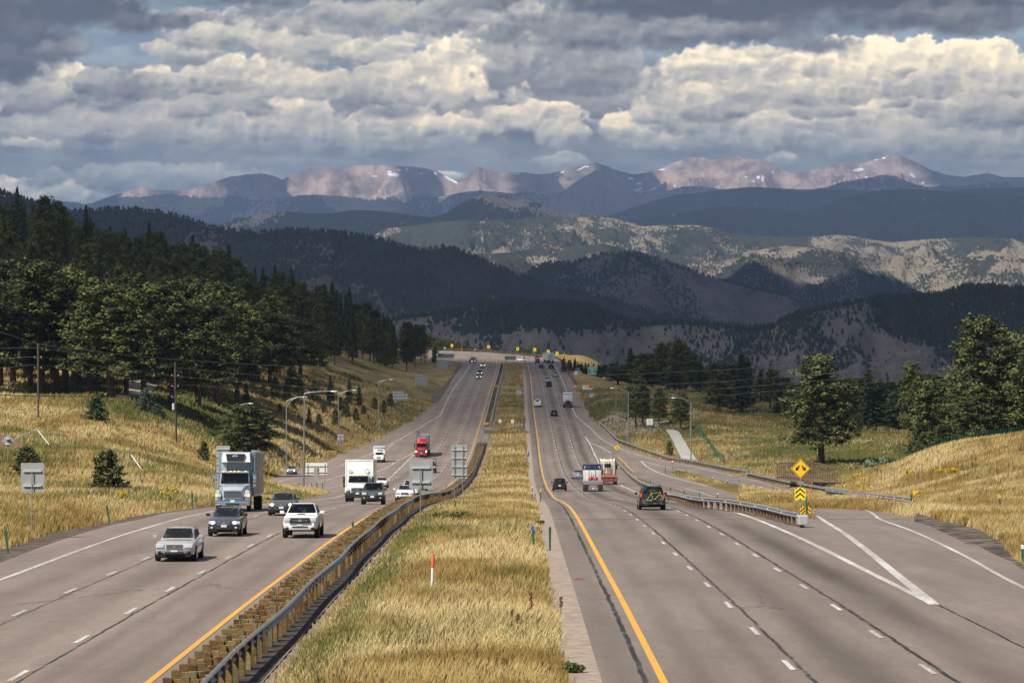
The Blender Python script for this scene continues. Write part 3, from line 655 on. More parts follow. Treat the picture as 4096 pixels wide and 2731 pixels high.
def cone_trees(name, X, Y, Z, fo, n, hmin, hmax, thr=.35, crest=.25, seed=0, m=None, xr=(-200,2552)):
    """far trees of one hillside that nobody could count: one mesh of small uneven cones"""
    r = np.random.RandomState(seed); nr, nc = X.shape; nb = 10
    i = np.where(r.rand(n*4) < crest, nb+r.randint(0, 4, n*4), (nb+(nr-nb-2)*r.rand(n*4)**.8).astype(int)); j = r.randint(1, nc-2, n*4)
    px = X[i,j]*F/Y[i,j]+1176
    pr = np.clip((fo[i,j]-thr)*1.6+.08, .03, 1); keep = (r.rand(n*4) < np.where(i < nb+4, np.maximum(pr, .55), pr)) & (px > xr[0]) & (px < xr[1])
    i = i[keep][:n]; j = j[keep][:n]; n = len(i)
    fx = r.rand(n)[:,None]; q = np.stack([X[i,j]*(1-fx[:,0])+X[i,j+1]*fx[:,0], Y[i,j]*(1-fx[:,0])+Y[i,j+1]*fx[:,0], Z[i,j]*(1-fx[:,0])+Z[i,j+1]*fx[:,0]], 1)
    h = hmin+(hmax-hmin)*r.rand(n)**1.5; w = h*(.17+.13*r.rand(n))
    S = 5; ang = (np.arange(S)*2*np.pi/S)[None,:]+r.rand(n,1)*6
    V = []
    for (zz, rr) in ((.12,1.0),(.55,.62+.3*r.rand(n)),(1.0,.04)):
        rr = np.asarray(rr)*np.ones(n); jit = .75+.5*r.rand(n, S)
        V.append(np.stack([q[:,0,None]+np.cos(ang)*w[:,None]*rr[:,None]*jit, q[:,1,None]+np.sin(ang)*w[:,None]*rr[:,None]*jit, (q[:,2]+h*zz)[:,None]+0*ang], -1))
    V = np.stack(V, 1).reshape(n, -1, 3); k = np.arange(S); k2 = (k+1) % S
    f = np.concatenate([np.stack([k, k2, k2+S, k+S], 1), np.stack([k+S, k2+S, k2+2*S, k+2*S], 1)])
    Fq = (f[None]+(np.arange(n)*3*S)[:,None,None]).reshape(-1, 4)
    o = obj(name, npmesh(name, V.reshape(-1, 3), Fq, m)); tag(o, kind="stuff"); return o
M_FT = speckled("far_pine", (.026,.036,.026), (.045,.056,.036), .05, .95, spec=.05)
R2c = Qq((300,900),(600,700),(930,592),(1000,540),(1060,500),(1110,485),(1200,500),(1300,520),(1450,528),(1550,545),(1650,570),(1750,600),(1850,645),(1890,668),(2000,700),(2352,760),(3300,800))
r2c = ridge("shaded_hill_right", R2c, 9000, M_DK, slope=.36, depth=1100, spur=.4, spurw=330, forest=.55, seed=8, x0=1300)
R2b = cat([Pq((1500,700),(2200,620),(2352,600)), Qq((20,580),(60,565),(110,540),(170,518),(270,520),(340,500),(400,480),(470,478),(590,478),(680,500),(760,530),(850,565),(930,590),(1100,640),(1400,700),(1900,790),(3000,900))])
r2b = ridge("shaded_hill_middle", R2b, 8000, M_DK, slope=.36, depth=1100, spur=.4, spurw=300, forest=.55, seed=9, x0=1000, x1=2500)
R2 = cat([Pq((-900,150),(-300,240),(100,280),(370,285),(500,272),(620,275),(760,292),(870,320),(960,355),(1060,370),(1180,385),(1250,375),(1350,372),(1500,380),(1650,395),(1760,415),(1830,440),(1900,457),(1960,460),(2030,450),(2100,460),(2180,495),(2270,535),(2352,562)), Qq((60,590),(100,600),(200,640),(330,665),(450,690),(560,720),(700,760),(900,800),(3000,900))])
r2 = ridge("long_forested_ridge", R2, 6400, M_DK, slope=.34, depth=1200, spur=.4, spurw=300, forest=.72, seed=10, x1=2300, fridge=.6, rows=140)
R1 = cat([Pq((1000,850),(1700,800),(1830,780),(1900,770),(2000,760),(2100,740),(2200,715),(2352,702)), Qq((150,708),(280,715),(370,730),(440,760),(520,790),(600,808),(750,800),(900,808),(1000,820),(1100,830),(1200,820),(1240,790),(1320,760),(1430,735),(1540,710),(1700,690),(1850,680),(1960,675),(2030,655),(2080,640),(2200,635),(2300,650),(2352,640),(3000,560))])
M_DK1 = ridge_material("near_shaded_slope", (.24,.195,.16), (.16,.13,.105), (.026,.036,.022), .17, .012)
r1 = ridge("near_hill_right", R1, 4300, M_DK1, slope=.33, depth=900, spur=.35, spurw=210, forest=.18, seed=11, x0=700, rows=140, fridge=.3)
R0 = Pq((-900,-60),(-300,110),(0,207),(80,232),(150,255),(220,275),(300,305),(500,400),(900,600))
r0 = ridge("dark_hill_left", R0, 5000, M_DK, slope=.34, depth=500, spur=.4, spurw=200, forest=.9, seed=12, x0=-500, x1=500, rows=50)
# the flank of the right-hand hill carries a closed wood
X_, Y_, Z_, fo_ = r1; px_ = X_*F/Y_+1176; py_ = 660-Z_*F/Y_
fo1 = fo_+1.2*sstep(px_, 1930, 2120)*(1-sstep(py_, 740, 800)*sstep(-(px_-1176), -1300, -900))
fo1 += .9*np.exp(-((px_-1250)/170)**2)*sstep(-(py_), -790, -740)
bpy.data.objects["near_hill_right"].data.attributes["forest"].data.foreach_set("value", fo1.astype(np.float32).ravel())
cone_trees("far_wood_near_hill", X_, Y_, Z_, fo1, 7500, 4.5, 11, thr=.25, crest=.07, seed=1, m=M_FT, xr=(880,2500))
cone_trees("far_wood_long_ridge", *r2, 6500, 5, 11, thr=.3, crest=.10, seed=2, m=M_FT, xr=(-60,1700))
cone_trees("far_wood_middle", *r2b, 2600, 5, 11, thr=.35, crest=.12, seed=3, m=M_FT, xr=(1150,1800))
cone_trees("far_wood_right", *r2c, 2600, 5, 11, thr=.35, crest=.12, seed=4, m=M_FT, xr=(1500,2500))
cone_trees("far_wood_left", *r0, 900, 7, 14, thr=.1, crest=.4, seed=5, m=M_FT, xr=(-60,420))
# ================================================================ SKY WITH CLOUDS
BANKS = [(60,445,190,36,198,150),(330,412,270,36,152,134),(480,402,130,20,162,140),(700,380,200,24,140,128),(1020,402,70,15,198,170),(1300,378,62,26,164,135),(1800,368,46,20,172,138),(1640,345,120,20,128,118),
(330,300,340,66,176,138),(120,300,160,50,172,140),(60,330,80,16,186,160),(850,305,250,56,186,146),(1010,292,190,28,206,160),(1230,272,150,44,206,156),(1290,312,66,30,188,144),(690,255,95,40,196,160),(560,300,120,30,178,150),
(1850,300,260,62,186,150),(2100,320,230,60,182,146),(2270,330,130,50,166,140),(1480,298,112,48,212,168),(1620,252,165,74,208,160),(1540,200,120,56,204,166),(1760,230,170,60,196,160),(1900,200,170,70,200,160),(1690,158,150,52,216,176),(1900,142,110,48,222,182),(2070,150,130,66,222,176),(2230,128,120,46,224,184),(2240,230,170,90,186,146),(2010,262,90,46,204,168),(2310,180,90,60,204,160),(1790,296,110,38,196,158),(2140,250,80,40,172,150),(1960,225,60,22,166,150),(2060,238,40,14,158,146),(1700,215,50,30,176,160),(1640,262,95,26,158,140),(2150,205,80,36,166,146),(1880,262,80,24,156,140),(1500,272,60,20,168,146),(2285,262,90,44,160,136),(2020,215,46,16,150,136),(1760,120,70,18,196,176),(1590,150,60,16,200,180),
(1090,150,132,72,218,178),(1010,205,105,56,208,166),(1130,212,84,34,214,172),(955,152,62,36,200,172),(1060,110,60,34,222,190),(870,185,110,50,188,158),
(1300,168,220,62,152,122),(1225,112,140,50,172,140),(1400,196,130,30,142,118),(1340,120,140,50,150,128),(1150,70,90,34,180,150),
(825,238,56,38,128,112),(905,258,96,26,146,126),
(600,190,175,48,202,156),(520,172,120,44,192,150),(640,150,110,30,204,164),(700,205,120,44,182,148),(480,244,160,30,160,140),(420,122,90,34,178,146),(370,180,90,30,186,150),(150,176,86,42,212,156),(100,215,110,34,180,140),(262,206,100,46,152,118),(240,245,90,24,132,118),(60,238,110,42,150,130),
(560,78,180,52,184,146),(700,104,170,56,176,142),(860,116,115,34,186,156),(962,86,66,20,200,176),(800,46,190,46,168,138),(1000,42,160,46,168,138),(430,44,90,28,158,130),(620,30,140,30,150,128),(470,80,60,26,176,150),(360,110,60,18,170,150),
(150,30,260,52,100,86),(60,92,150,92,104,86),(330,56,130,32,108,94),(30,165,90,52,104,92),(175,112,80,28,140,118),(115,130,60,30,128,110),(560,4,200,14,112,96),
(1120,12,210,26,142,118),(1260,52,170,42,170,130),(1420,84,210,44,144,110),(1880,108,120,24,120,104),(1720,70,280,44,114,96),(1500,66,110,30,120,104),(2110,52,140,36,146,116),(2260,56,170,34,120,98),(1800,14,760,66,106,92),(1450,84,330,52,138,106),(1600,18,340,30,98,86),(2150,40,260,40,126,104),(1900,6,320,20,92,82),(2330,10,130,15,96,86)]
_WARM = np.array([1.10,1.0,.90])
_rb = np.random.RandomState(5)
for _ in range(420):
    cx = _rb.uniform(-6200, 8500); cy = _rb.uniform(-4600, 330)
    if -700 < cx < 3050 and cy > -330: continue
    tp = _rb.choice([115, 160, 195, 215]); BANKS.append((cx, cy, _rb.uniform(160,620), _rb.uniform(60,260), tp, tp-38))
def puff(u, v):
    b = 0; a = 1; s = 0
    for k in range(5):
        b = b+a*(1-np.abs(2*vnoise(u+9.1*k, v+5.3*k)-1)**1.2); s += a; a *= .52; u = u*1.97+.3*v; v = v*1.97-.1*u
    return b/s
def sky_colour(x, y):
    """colour of the clouded sky over azimuth x and height y"""
    wx = x+16*(fbm(x/60, y/45, 5)-.5)*2; wy = y+10*(fbm(x/60+40, y/45+9, 5)-.5)*2
    L = 128+34*(fbm(x/120, y/45, 5)-.5)*2*sstep(y, 420, 300)+9*(fbm(x/150, y/16, 4)-.5)*2-20*sstep(y, 200, 60)*sstep(fbm(x/260, y/90+3, 3), .4, .6)
    cov = .62+.38*sstep(y+60*(fbm(x/150, y/60, 4)-.5), 120, 200)
    for k, (cx, cy, rx, ry, tp, bt) in enumerate(BANKS):
        m = (np.abs(x-cx) < rx*1.6+30) & (np.abs(y-cy) < ry*1.8+30)
        if not m.any(): continue
        X = x[m]; Yy = y[m]; u = (wx[m]-cx)/rx; v = (wy[m]-cy)/ry
        sc = 32+.36*ry
        nz = fbm((X+Yy*.35)/sc/1.05+k*3.7, (Yy-X*.12)/sc+k*1.3, 6, .58)-.5
        pf = puff(X/sc/1.5+k*2.1, Yy/sc/1.1+k); pf2 = puff((X-sc*.22)/sc/1.5+k*2.1, (Yy-sc*.24)/sc/1.1+k)
        r = np.sqrt(u*u+v*v*(1+.5*(v > 0)))
        d = 1.10-r+1.25*nz
        soft = np.clip(.10+.14*(v+.5), .06, .30)+8./ry*.5
        al = sstep(d, 0, soft*(1.1 if tp > 150 else 3))*(.92 if tp > 120 else .94)
        t = np.clip((v+1)/2+.35*nz, 0, 1)
        t = sstep(t, .05, .95); c = tp*(1-t)+(bt-16)*t; amp = (tp-70)/150.
        c = c+(pf-pf2)*64*amp+(pf-.62)*46*amp+(fbm(X/sc*2.2+k, Yy/sc*2.6, 4, .6)-.5)*20*amp+12*amp*sstep(d, .35, .0)*sstep(v, .4, -.6)
        L[m] = L[m]*(1-al)+c*al; cov[m] = cov[m]*(1-al)+al
    L = L+(fbm(x/11, y/9, 4, .6)-.5)*6+(fbm(x/75+3, y/30+8, 5, .55)-.5)*26
    L2 = np.clip(150+(L-150)*1.10-6-22*sstep(y, 90, -20)-14*sstep(x, 420, 0)*sstep(y, 500, 60), 60, 222)
    t = np.array([60,85,110,140,170,195,215,240.])
    lin = lambda c: np.where(c <= .04045, c/12.92, ((c+.055)/1.055)**2.4)
    Rr = np.interp(L2, t, [58,80,104,138,168,196,220,244]); Gg = np.interp(L2, t, [62,84,110,144,171,195,216,238]); Bb = np.interp(L2, t, [72,94,121,151,172,187,200,220])
    cool = sstep(y, 240, 400)*.45*(1-sstep(L2, 165, 205))
    Rr -= 14*cool; Gg += 0*cool; Bb += 10*cool
    c = np.stack([Rr*1.08, Gg*1.01, Bb*.90], -1)
    gap = np.clip(1-cov, 0, 1)*1.1*(1-sstep(y, 150, 230))
    gap = np.clip(gap, 0, .8)
    blue = np.array([126,160,182.])
    c = c*(1-gap[...,None])+blue*gap[...,None]
    return lin(np.clip(c, 0, 255)/255.)
sx = np.concatenate([np.linspace(-6500, -420, 110), np.arange(-400, 2760, 2.3), np.linspace(2780, 8850, 110)])
sy = np.concatenate([np.linspace(-5200, -420, 70), np.arange(-400, -8, 5.), np.arange(-6, 530, 2.1), np.linspace(540, 900, 10)])
SXg, SYg = np.meshgrid(sx, sy)
RAD = 66000.0
az = np.arctan((SXg-1176)/F); el = np.arctan((660-SYg)/F)
colr = sky_colour(SXg, SYg)
Vs = np.stack([RAD*np.sin(az), RAD*np.cos(az), (660-SYg)/F*RAD*np.cos(az)], -1).reshape(-1, 3)
sm = bpy.data.materials.new("clouded_sky"); sm.use_nodes = True; t_ = sm.node_tree; t_.nodes.clear()
e_ = t_.nodes.new("ShaderNodeEmission"); a_ = t_.nodes.new("ShaderNodeAttribute"); a_.attribute_name = "cloud"; o_ = t_.nodes.new("ShaderNodeOutputMaterial")
e_.inputs["Strength"].default_value = SKYSTR = 1.66
t_.links.new(a_.outputs["Color"], e_.inputs["Color"]); t_.links.new(e_.outputs[0], o_.inputs["Surface"])
sm.cycles.emission_sampling = 'NONE'
sme = npmesh("sky", Vs, grid_faces(len(sy), len(sx)), sm, smooth=True)
cattr(sme, "cloud", colr.reshape(-1, 3))
tag(obj("sky", sme), kind="structure")
# ================================================================ UNSEEN CLOUDS (added and shaped to throw the shade on the hills)
M_CLOUD = bpy.data.materials.new("cloud"); M_CLOUD.use_nodes = True; _t = M_CLOUD.node_tree; _t.nodes.clear()
_d = _t.nodes.new("ShaderNodeBsdfDiffuse"); _r = _t.nodes.new("ShaderNodeBsdfTranslucent"); _m = _t.nodes.new("ShaderNodeMixShader"); _o2 = _t.nodes.new("ShaderNodeOutputMaterial")
_d.inputs[0].default_value = (.8,.82,.86,1); _r.inputs[0].default_value = (.74,.80,.92,1); _m.inputs[0].default_value = .42
_t.links.new(_d.outputs[0], _m.inputs[1]); _t.links.new(_r.outputs[0], _m.inputs[2]); _tr = _t.nodes.new("ShaderNodeBsdfTransparent"); _mm = _t.nodes.new("ShaderNodeMixShader"); _at = _t.nodes.new("ShaderNodeAttribute"); _at.attribute_name = "thin"
_t.links.new(_at.outputs["Fac"], _mm.inputs[0]); _t.links.new(_m.outputs[0], _mm.inputs[1]); _t.links.new(_tr.outputs[0], _mm.inputs[2]); _t.links.new(_mm.outputs[0], _o2.inputs["Surface"])
def cloud(poly, alt, thick, seed, label, soft=500., part=0.):
    """poly: ground outline (X, Y km) of the shade it throws; the rim thins out over soft metres"""
    P = np.array(poly, float)*1000; q = resample(np.vstack([P, P[:1]]), 200)
    nrm = np.gradient(q, axis=0); nrm = np.stack([nrm[:,1], -nrm[:,0]], 1)/(np.hypot(*nrm.T)[:,None]+1e-9)
    if ((q-q.mean(0))*nrm).sum() < 0: nrm = -nrm
    q = q+nrm*((fbm(q[:,0]/soft/1.5+seed, q[:,1]/soft/1.5, 4)-.5)*soft*1.6)[:,None]
    off = np.array([SUN_TO.x, SUN_TO.y])/SUN_TO.z*alt
    q = q+off; c = q.mean(0); n = len(q); V = []; T = []
    R_ = np.hypot(*(q-c).T).mean()
    rings = [(1.0,0,1.),(.90,.25,.66),(.80,.5,.33),(.70,.75,.0),(.45,1.,0.),(.2,1.05,0.),(.0,1.1,0.)]
    k_ = min(.95, soft/R_)
    for s_, h_, t_ in rings:
        if t_ > 0 or s_ == .70: s2 = 1-k_*(1-t_)
        else: s2 = s_*(1-k_)/.7
        pp = c+(q-c)*s2; V.append(np.column_stack([pp, alt+thick*h_*(1+.6*(fbm(pp[:,0]/600, pp[:,1]/600+seed, 3)-.5))])); T.append(np.clip(np.full(n, t_)+(fbm(pp[:,0]/150, pp[:,1]/150, 3)-.5)*.5*(0 < t_ < 1), 0, 1))
    T = [np.maximum(q_, part) for q_ in T]; V = np.concatenate(V); k = np.arange(n); k2 = (k+1) % n; Fq = []
    for a in range(len(rings)-1): Fq.append(np.stack([a*n+k, a*n+k2, (a+1)*n+k2, (a+1)*n+k], 1))
    me = npmesh("cloud", V, np.concatenate(Fq), M_CLOUD, smooth=True); fattr(me, "thin", np.concatenate(T))
    tag(obj("cloud", me), label, "cloud", "unseen clouds added for their shade")
CLOUDS = [
 ([(-2.6,2.0),(2.4,2.0),(3.2,5.5),(4.6,9.35),(-3.5,9.0),(-3.2,4.0)], 2600, 500, 1, "unseen grey cloud shading the nearest dark hills", 350.),
 ([(-.9,.72),(-.25,.66),(-.12,.62),(.0,.64),(.04,.66),(.16,.52),(.35,.50),(.6,.50),(.6,1.75),(.2,1.55),(.12,1.22),(.04,1.13),(-.02,1.12),(-.10,1.14),(-.16,1.35),(-.3,1.7),(-.9,1.8)], 2300, 180, 2, "unseen small cloud shading the far stretch of highway", 190., .26),
 ([(-3.9,14.0),(1.0,14.2),(1.4,15.0),(4.5,15.8),(7.5,17),(9,30),(2,31.5),(-7,30)], 3300, 700, 3, "unseen broad cloud shading the blue forest ridges"),
 ([(-12,32.2),(-3.2,32.2),(-2.7,33.8),(-2.1,33.8),(-1.8,32.2),(12,32.2),(12,37.2),(5.2,37.4),(3,36.6),(0,37),(-4,37.6),(-12,37)], 4000, 300, 4, "unseen long cloud shading the foothills below the peaks", 300.),
 ([(-7.4,38),(-4.2,38),(-4.1,42.5),(-7.4,42.5)], 4300, 300, 5, "unseen cloud shading the left end of the range", 220.),
 ([(-3.1,38),(-2.2,38),(-2.1,42.5),(-3.0,42.5)], 4300, 300, 6, "unseen cloud shading the rounded left peak", 200.),
 ([(-.70,38),(-.2,38),(-.15,42.5),(-.65,42.5)], 4300, 300, 7, "unseen cloud shading the pointed middle peak", 180.),
 ([(.62,38),(1.35,38),(1.4,42.5),(.8,42.5)], 4300, 300, 8, "unseen cloud shading the peak right of the middle", 180.),
 ([(1.9,38.6),(2.6,38.6),(2.7,42.8),(2.0,42.8)], 4300, 300, 9, "unseen cloud shading the dark ridge right of centre", 180.),
 ([(5.9,38),(8.5,38),(8.5,42),(6.0,42)], 4300, 300, 10, "unseen cloud shading the right end of the range", 220.),
]
for c_ in CLOUDS: cloud(*c_)
# ================================================================ AIR
hb = MB(); hb.box((0, 24300, 640), (26000, 49400, 2560))
hm = bpy.data.materials.new("haze"); hm.use_nodes = True; ht = hm.node_tree; ht.nodes.clear()
pv = ht.nodes.new("ShaderNodeVolumePrincipled"); ho = ht.nodes.new("ShaderNodeOutputMaterial")
pv.inputs["Color"].default_value = (.47,.63,.97,1); pv.inputs["Density"].default_value = 2.5e-5; pv.inputs["Anisotropy"].default_value = .2
ht.links.new(pv.outputs[0], ho.inputs["Volume"])
tag(hb.build("haze", hm), kind="stuff")
# ================================================================ TREES AND PLANTS
def leaf_mat(name, c1, c2, rough=.75):
    m = mat(name, c1, rough, 0, .15); t = NT(m)
    a = t.attr("shade").outputs["Fac"]; oi = t.new("ShaderNodeObjectInfo").outputs["Random"]
    n = t.noise(t.coord(), .6, 3)
    f = t.math('ADD', t.math('MULTIPLY', a, .95), t.math('ADD', t.math('MULTIPLY', n, .35), t.math('MULTIPLY', oi, .25)))
    t.color(t.mix(t.step(f, .35, 1.25), c1, c2)); return m
M_PON = leaf_mat("ponderosa_needles", (.018,.028,.009), (.135,.150,.045))
M_FIR = leaf_mat("fir_needles", (.018,.034,.016), (.070,.100,.045))
M_BLUE = leaf_mat("juniper_needles", (.035,.060,.040), (.10,.14,.10))
M_DEAD = leaf_mat("dead_needles", (.12,.075,.045), (.26,.17,.11))
M_BARK = speckled("pine_bark", (.085,.052,.036), (.19,.115,.078), 3, .95, spec=.1)
M_BARK2 = speckled("dark_bark", (.05,.038,.03), (.10,.075,.06), 3, .95, spec=.1)
def quads_cloud(r, C, R, n, size, flat=.7, up=.35):
    """n small leaf faces round each centre"""
    k = len(C); d = r.normal(size=(k, n, 3)); d /= np.linalg.norm(d, axis=2, keepdims=True)
    rad = r.rand(k, n, 1)**.45; P = C[:,None,:]+d*rad*R[:,None,None]*np.array([1,1,flat])
    nn = d+r.normal(size=d.shape)*.55+np.array([0,0,up]); nn /= np.linalg.norm(nn, axis=2, keepdims=True)
    a = r.normal(size=d.shape); u = np.cross(nn, a); u /= np.linalg.norm(u, axis=2, keepdims=True)+1e-9; v = np.cross(nn, u)
    s = size*(.6+.8*r.rand(k, n, 1)); u = u*s; v = v*s*.7
    V = np.stack([P-u-v*.3, P+v, P+u-v*.3, P-v], 2).reshape(-1, 3)
    return V
def limb(p0, p1, r0, r1, sag=0):
    pm = [(p0[i]+p1[i])/2 for i in range(3)]; pm[2] -= sag; return [p0, tuple(pm), p1], [r0, (r0+r1)/2, r1]
TREES = {}
def make_tree(kind, seed):
    """unit tree, 1 m = 1 m, about 18 m high (young ones 4 m)"""
    r = np.random.RandomState(seed); tb = MB(); C = []; R = []
    if kind in ("ponderosa", "tall_ponderosa", "dead"):
        H = 18.; W = 3.7 if kind != "tall_ponderosa" else 3.0; cb = .17+.1*r.rand()
        bend = r.normal(size=2)*.35
        tr = [(bend[0]*(z/H)**2, bend[1]*(z/H)**2, z) for z in np.linspace(-.6, H*.96, 8)]
        tb.tube(tr, [.36,.31,.26,.21,.16,.11,.07,.03], 7)
        n = 96; lean = r.normal(size=2)*.5
        for k in range(n):
            u = (k+r.rand())/n; hz = cb+(1-cb)*u; a = k*2.4+r.rand()*1.2
            pr = math.sqrt(max(0.02, 1-((hz-.52)/.60)**2))*(.55+.6*r.rand())
            pr *= 1.32-.62*hz
            Ln = W*pr; z0 = H*hz*.97; tx = bend*(hz)**2
            dz = Ln*(.35*(hz-.42)+.1*r.normal())
            p0 = (tx[0], tx[1], z0); p1 = (tx[0]+math.cos(a)*Ln+lean[0]*.3, tx[1]+math.sin(a)*Ln+lean[1]*.3, z0+dz)
            tb.tube(*limb(p0, p1, .075*(1.3-hz), .02, .12*Ln*.3), 4, cap=False)
            m = 3+int(Ln*.9)
            for q in range(m):
                f = .42+.6*(q+r.rand()*.8)/m; s_ = r.normal(size=3)*np.array([.45,.45,.28])*(.5+.35*Ln/W)
                C.append((p0[0]+(p1[0]-p0[0])*f+s_[0], p0[1]+(p1[1]-p0[1])*f+s_[1], p0[2]+(p1[2]-p0[2])*f+s_[2]+.15)); R.append(.38+.40*r.rand())
        C.append((bend[0], bend[1], H*.985)); R.append(.7)
        npq, size, flat = 32, .15, 1.0
        if kind == "dead": npq, size = 9, .17
    elif kind == "fir":
        H = 18.; W = 2.5; tb.tube([(0,0,z) for z in np.linspace(-.6, H*.98, 6)], [.30,.24,.18,.12,.07,.02], 6)
        n = 120; cb = .06+.08*r.rand(); asym = r.rand()*6
        for k in range(n):
            u = (k+r.rand())/n; hz = cb+(1-cb)*u**1.05; a = k*2.4+r.rand()
            Ln = W*((1-hz)**.78+.03)*(.62+.5*r.rand())*(1+.15*math.cos(a-asym)); z0 = H*hz
            p0 = (0,0,z0); p1 = (math.cos(a)*Ln, math.sin(a)*Ln, z0-Ln*(.22-.25*hz))
            if k % 2: tb.tube(*limb(p0, p1, .05, .012, .05), 4, cap=False)
            m = 2+int(Ln*1.5)
            for q in range(m):
                f = .35+.68*(q+r.rand()*.6)/m
                C.append((p1[0]*f, p1[1]*f, p0[2]+(p1[2]-p0[2])*f+r.normal()*.1)); R.append(.30+.20*r.rand()*(1.2-hz))
        C.append((0,0,H)); R.append(.25); C.append((0,0,H+.35)); R.append(.14)
        npq, size, flat = 13, .19, .5
    else:                                   # young pine, juniper: foliage to the ground, 4 m high
        H = 4.; W = 1.7 if kind == "young" else 1.55
        tb.tube([(0,0,-.3),(.05,0,1.5),(0,.05,3.8)], [.10,.07,.02], 6)
        n = 64
        for k in range(n):
            u = (k+r.rand())/n; hz = .07+.93*u; a = k*2.4+r.rand()
            Ln = W*((1-hz**1.6)**.7 if kind != "young" else (1-hz)**.55+.05)*(.6+.55*r.rand()); z0 = H*hz*.92
            p0 = (0,0,z0); p1 = (math.cos(a)*Ln, math.sin(a)*Ln, z0+Ln*(.05+.5*hz))
            tb.tube(*limb(p0, p1, .03, .008, 0), 4, cap=False)
            m = 2+int(Ln*2.2)
            for q in range(m):
                f = .4+.62*(q+r.rand()*.6)/m
                C.append((p1[0]*f, p1[1]*f, p0[2]+(p1[2]-p0[2])*f+r.normal()*.04)); R.append((.17 if kind == "young" else .21)+.12*r.rand())
        npq, size, flat = 16, .085, .8
    C = np.array(C); R = np.array(R)
    V = quads_cloud(r, C, R, npq, size, flat)
    Fq = np.arange(len(V)).reshape(-1, 4)
    lm = {"ponderosa": M_PON, "tall_ponderosa": M_PON, "dead": M_DEAD, "fir": M_FIR, "young": M_PON, "juniper": M_BLUE}[kind]
    cm = npmesh("crown", V, Fq, lm)
    sh = np.repeat(np.clip(.5+.28*r.normal(size=len(C)), 0, 1), npq); sh = np.clip(sh+.18*r.normal(size=len(sh)), 0, 1)
    fattr(cm, "shade", np.repeat(sh, 4))
    to = tb.build("trunk", M_BARK if "ponder" in kind else M_BARK2, smooth=True); tm = to.data; bpy.data.objects.remove(to)
    return (H, 2*W, cm, tm)
VARS = {"ponderosa": 5, "tall_ponderosa": 2, "fir": 4, "young": 4, "juniper": 2, "dead": 1}
for kd, nv in VARS.items(): TREES[kd] = [make_tree(kd, 100+len(kd)*10+i) for i in range(nv)]
NAMES = {"ponderosa": ("pine_tree","pine"), "tall_ponderosa": ("pine_tree","pine"), "fir": ("fir_tree","fir"), "young": ("young_pine","pine"), "juniper": ("juniper_bush","juniper"), "dead": ("dead_pine","pine")}
_tc = [0]
def plant(kind, X, Y, Z, h, w=None, label=None, group=None, leaf=None, var=None, lean=0):
    H, W, cm, tm = TREES[kind][(_tc[0] if var is None else var) % len(TREES[kind])]; _tc[0] += 1
    nm, ct = NAMES[kind]
    t = thing(nm, label, ct, (X, Y, Z), random.uniform(0, 6.28), group)
    s = h/H; sw = s if w is None else .5*(w/W)+.5*s if w < 0 else w/W
    t.scale = (sw, sw, s)
    if lean: t.rotation_euler[1] = lean
    for nme, me in (("crown", cm), ("trunk", tm)):
        o = obj(nme, me, t)
        if nme == "crown" and leaf: o.material_slots[0].link = 'OBJECT'; o.material_slots[0].material = leaf
    return t
def plant_px(kind, c, x, yb, yt, label, w=None, D=None, group=None, d0=90, **kw):
    """tree with its foot seen at (x, yb) and its top at yt"""
    q = cv(c, (x, yb), (x, yt)); px = q[0,0]
    if D is None: X, Y, Z = ground_hit(px, q[0,1], d0)
    else: Y = D; X = (px-1176)*D/F; Z = float(G(X, Y))
    top = (660-q[1,1])*Y/F; sc = CROPS[c][2]*1.7415
    return plant(kind, X, Y, Z-.05, max(.6, top-Z), None if w is None else w/sc*Y/F, label, group, **kw)
# ---- the wood on the left, front row standing in the light
FR = "sunlit pines along the front of the left wood"
front = [(30,885,640,13),(95,905,606,16),(150,900,612,15),(60,870,625,13),(205,905,652,14),(130,905,655,13),(255,915,640,15),(290,905,700,10),(330,925,668,13),(395,930,648,15),(455,935,672,14),(500,930,676,14),(545,925,700,12),(350,880,705,12),(430,900,655,15),(250,880,660,12),(590,880,705,13),(640,870,690,13),(620,885,720,12),(180,870,640,13),(0,890,628,14),(500,880,652,14),(410,880,668,13),(-30,900,618,14),(560,870,712,12),(690,868,735,12),(120,880,640,12),(170,880,630,12),(20,870,600,14),(220,880,650,12),(380,890,650,12),(450,890,655,12),(530,890,690,11),(70,890,640,12),(300,868,640,11),(360,862,650,11)]
for i, (px, yb, yt, w) in enumerate(front):
    X, Y, Z = ground_hit(px, yb, 300); top = (660-yt)*Y/F
    side = "left edge of the frame" if px < 110 else "left utility pole" if px < 280 else "dirt road" if px < 350 else "second utility pole" if px < 470 else "big roadside pine"
    plant("ponderosa", X, Y, Z-.1, max(9, (top-Z)*(.93+.14*((i*37 % 10)/10))), 1.08*w, "sunlit ponderosa pine with a bare lower trunk behind the %s" % side, FR, lean=.08 if px == 395 else 0)
plant_px("fir", "S", 1040, 560, 300, "pale blue-green spruce at the foot of the left wood", w=190, group=None)
plant_px("fir", "S", 640, 690, 520, "compact dark young fir alone on the grassy bank", w=105)
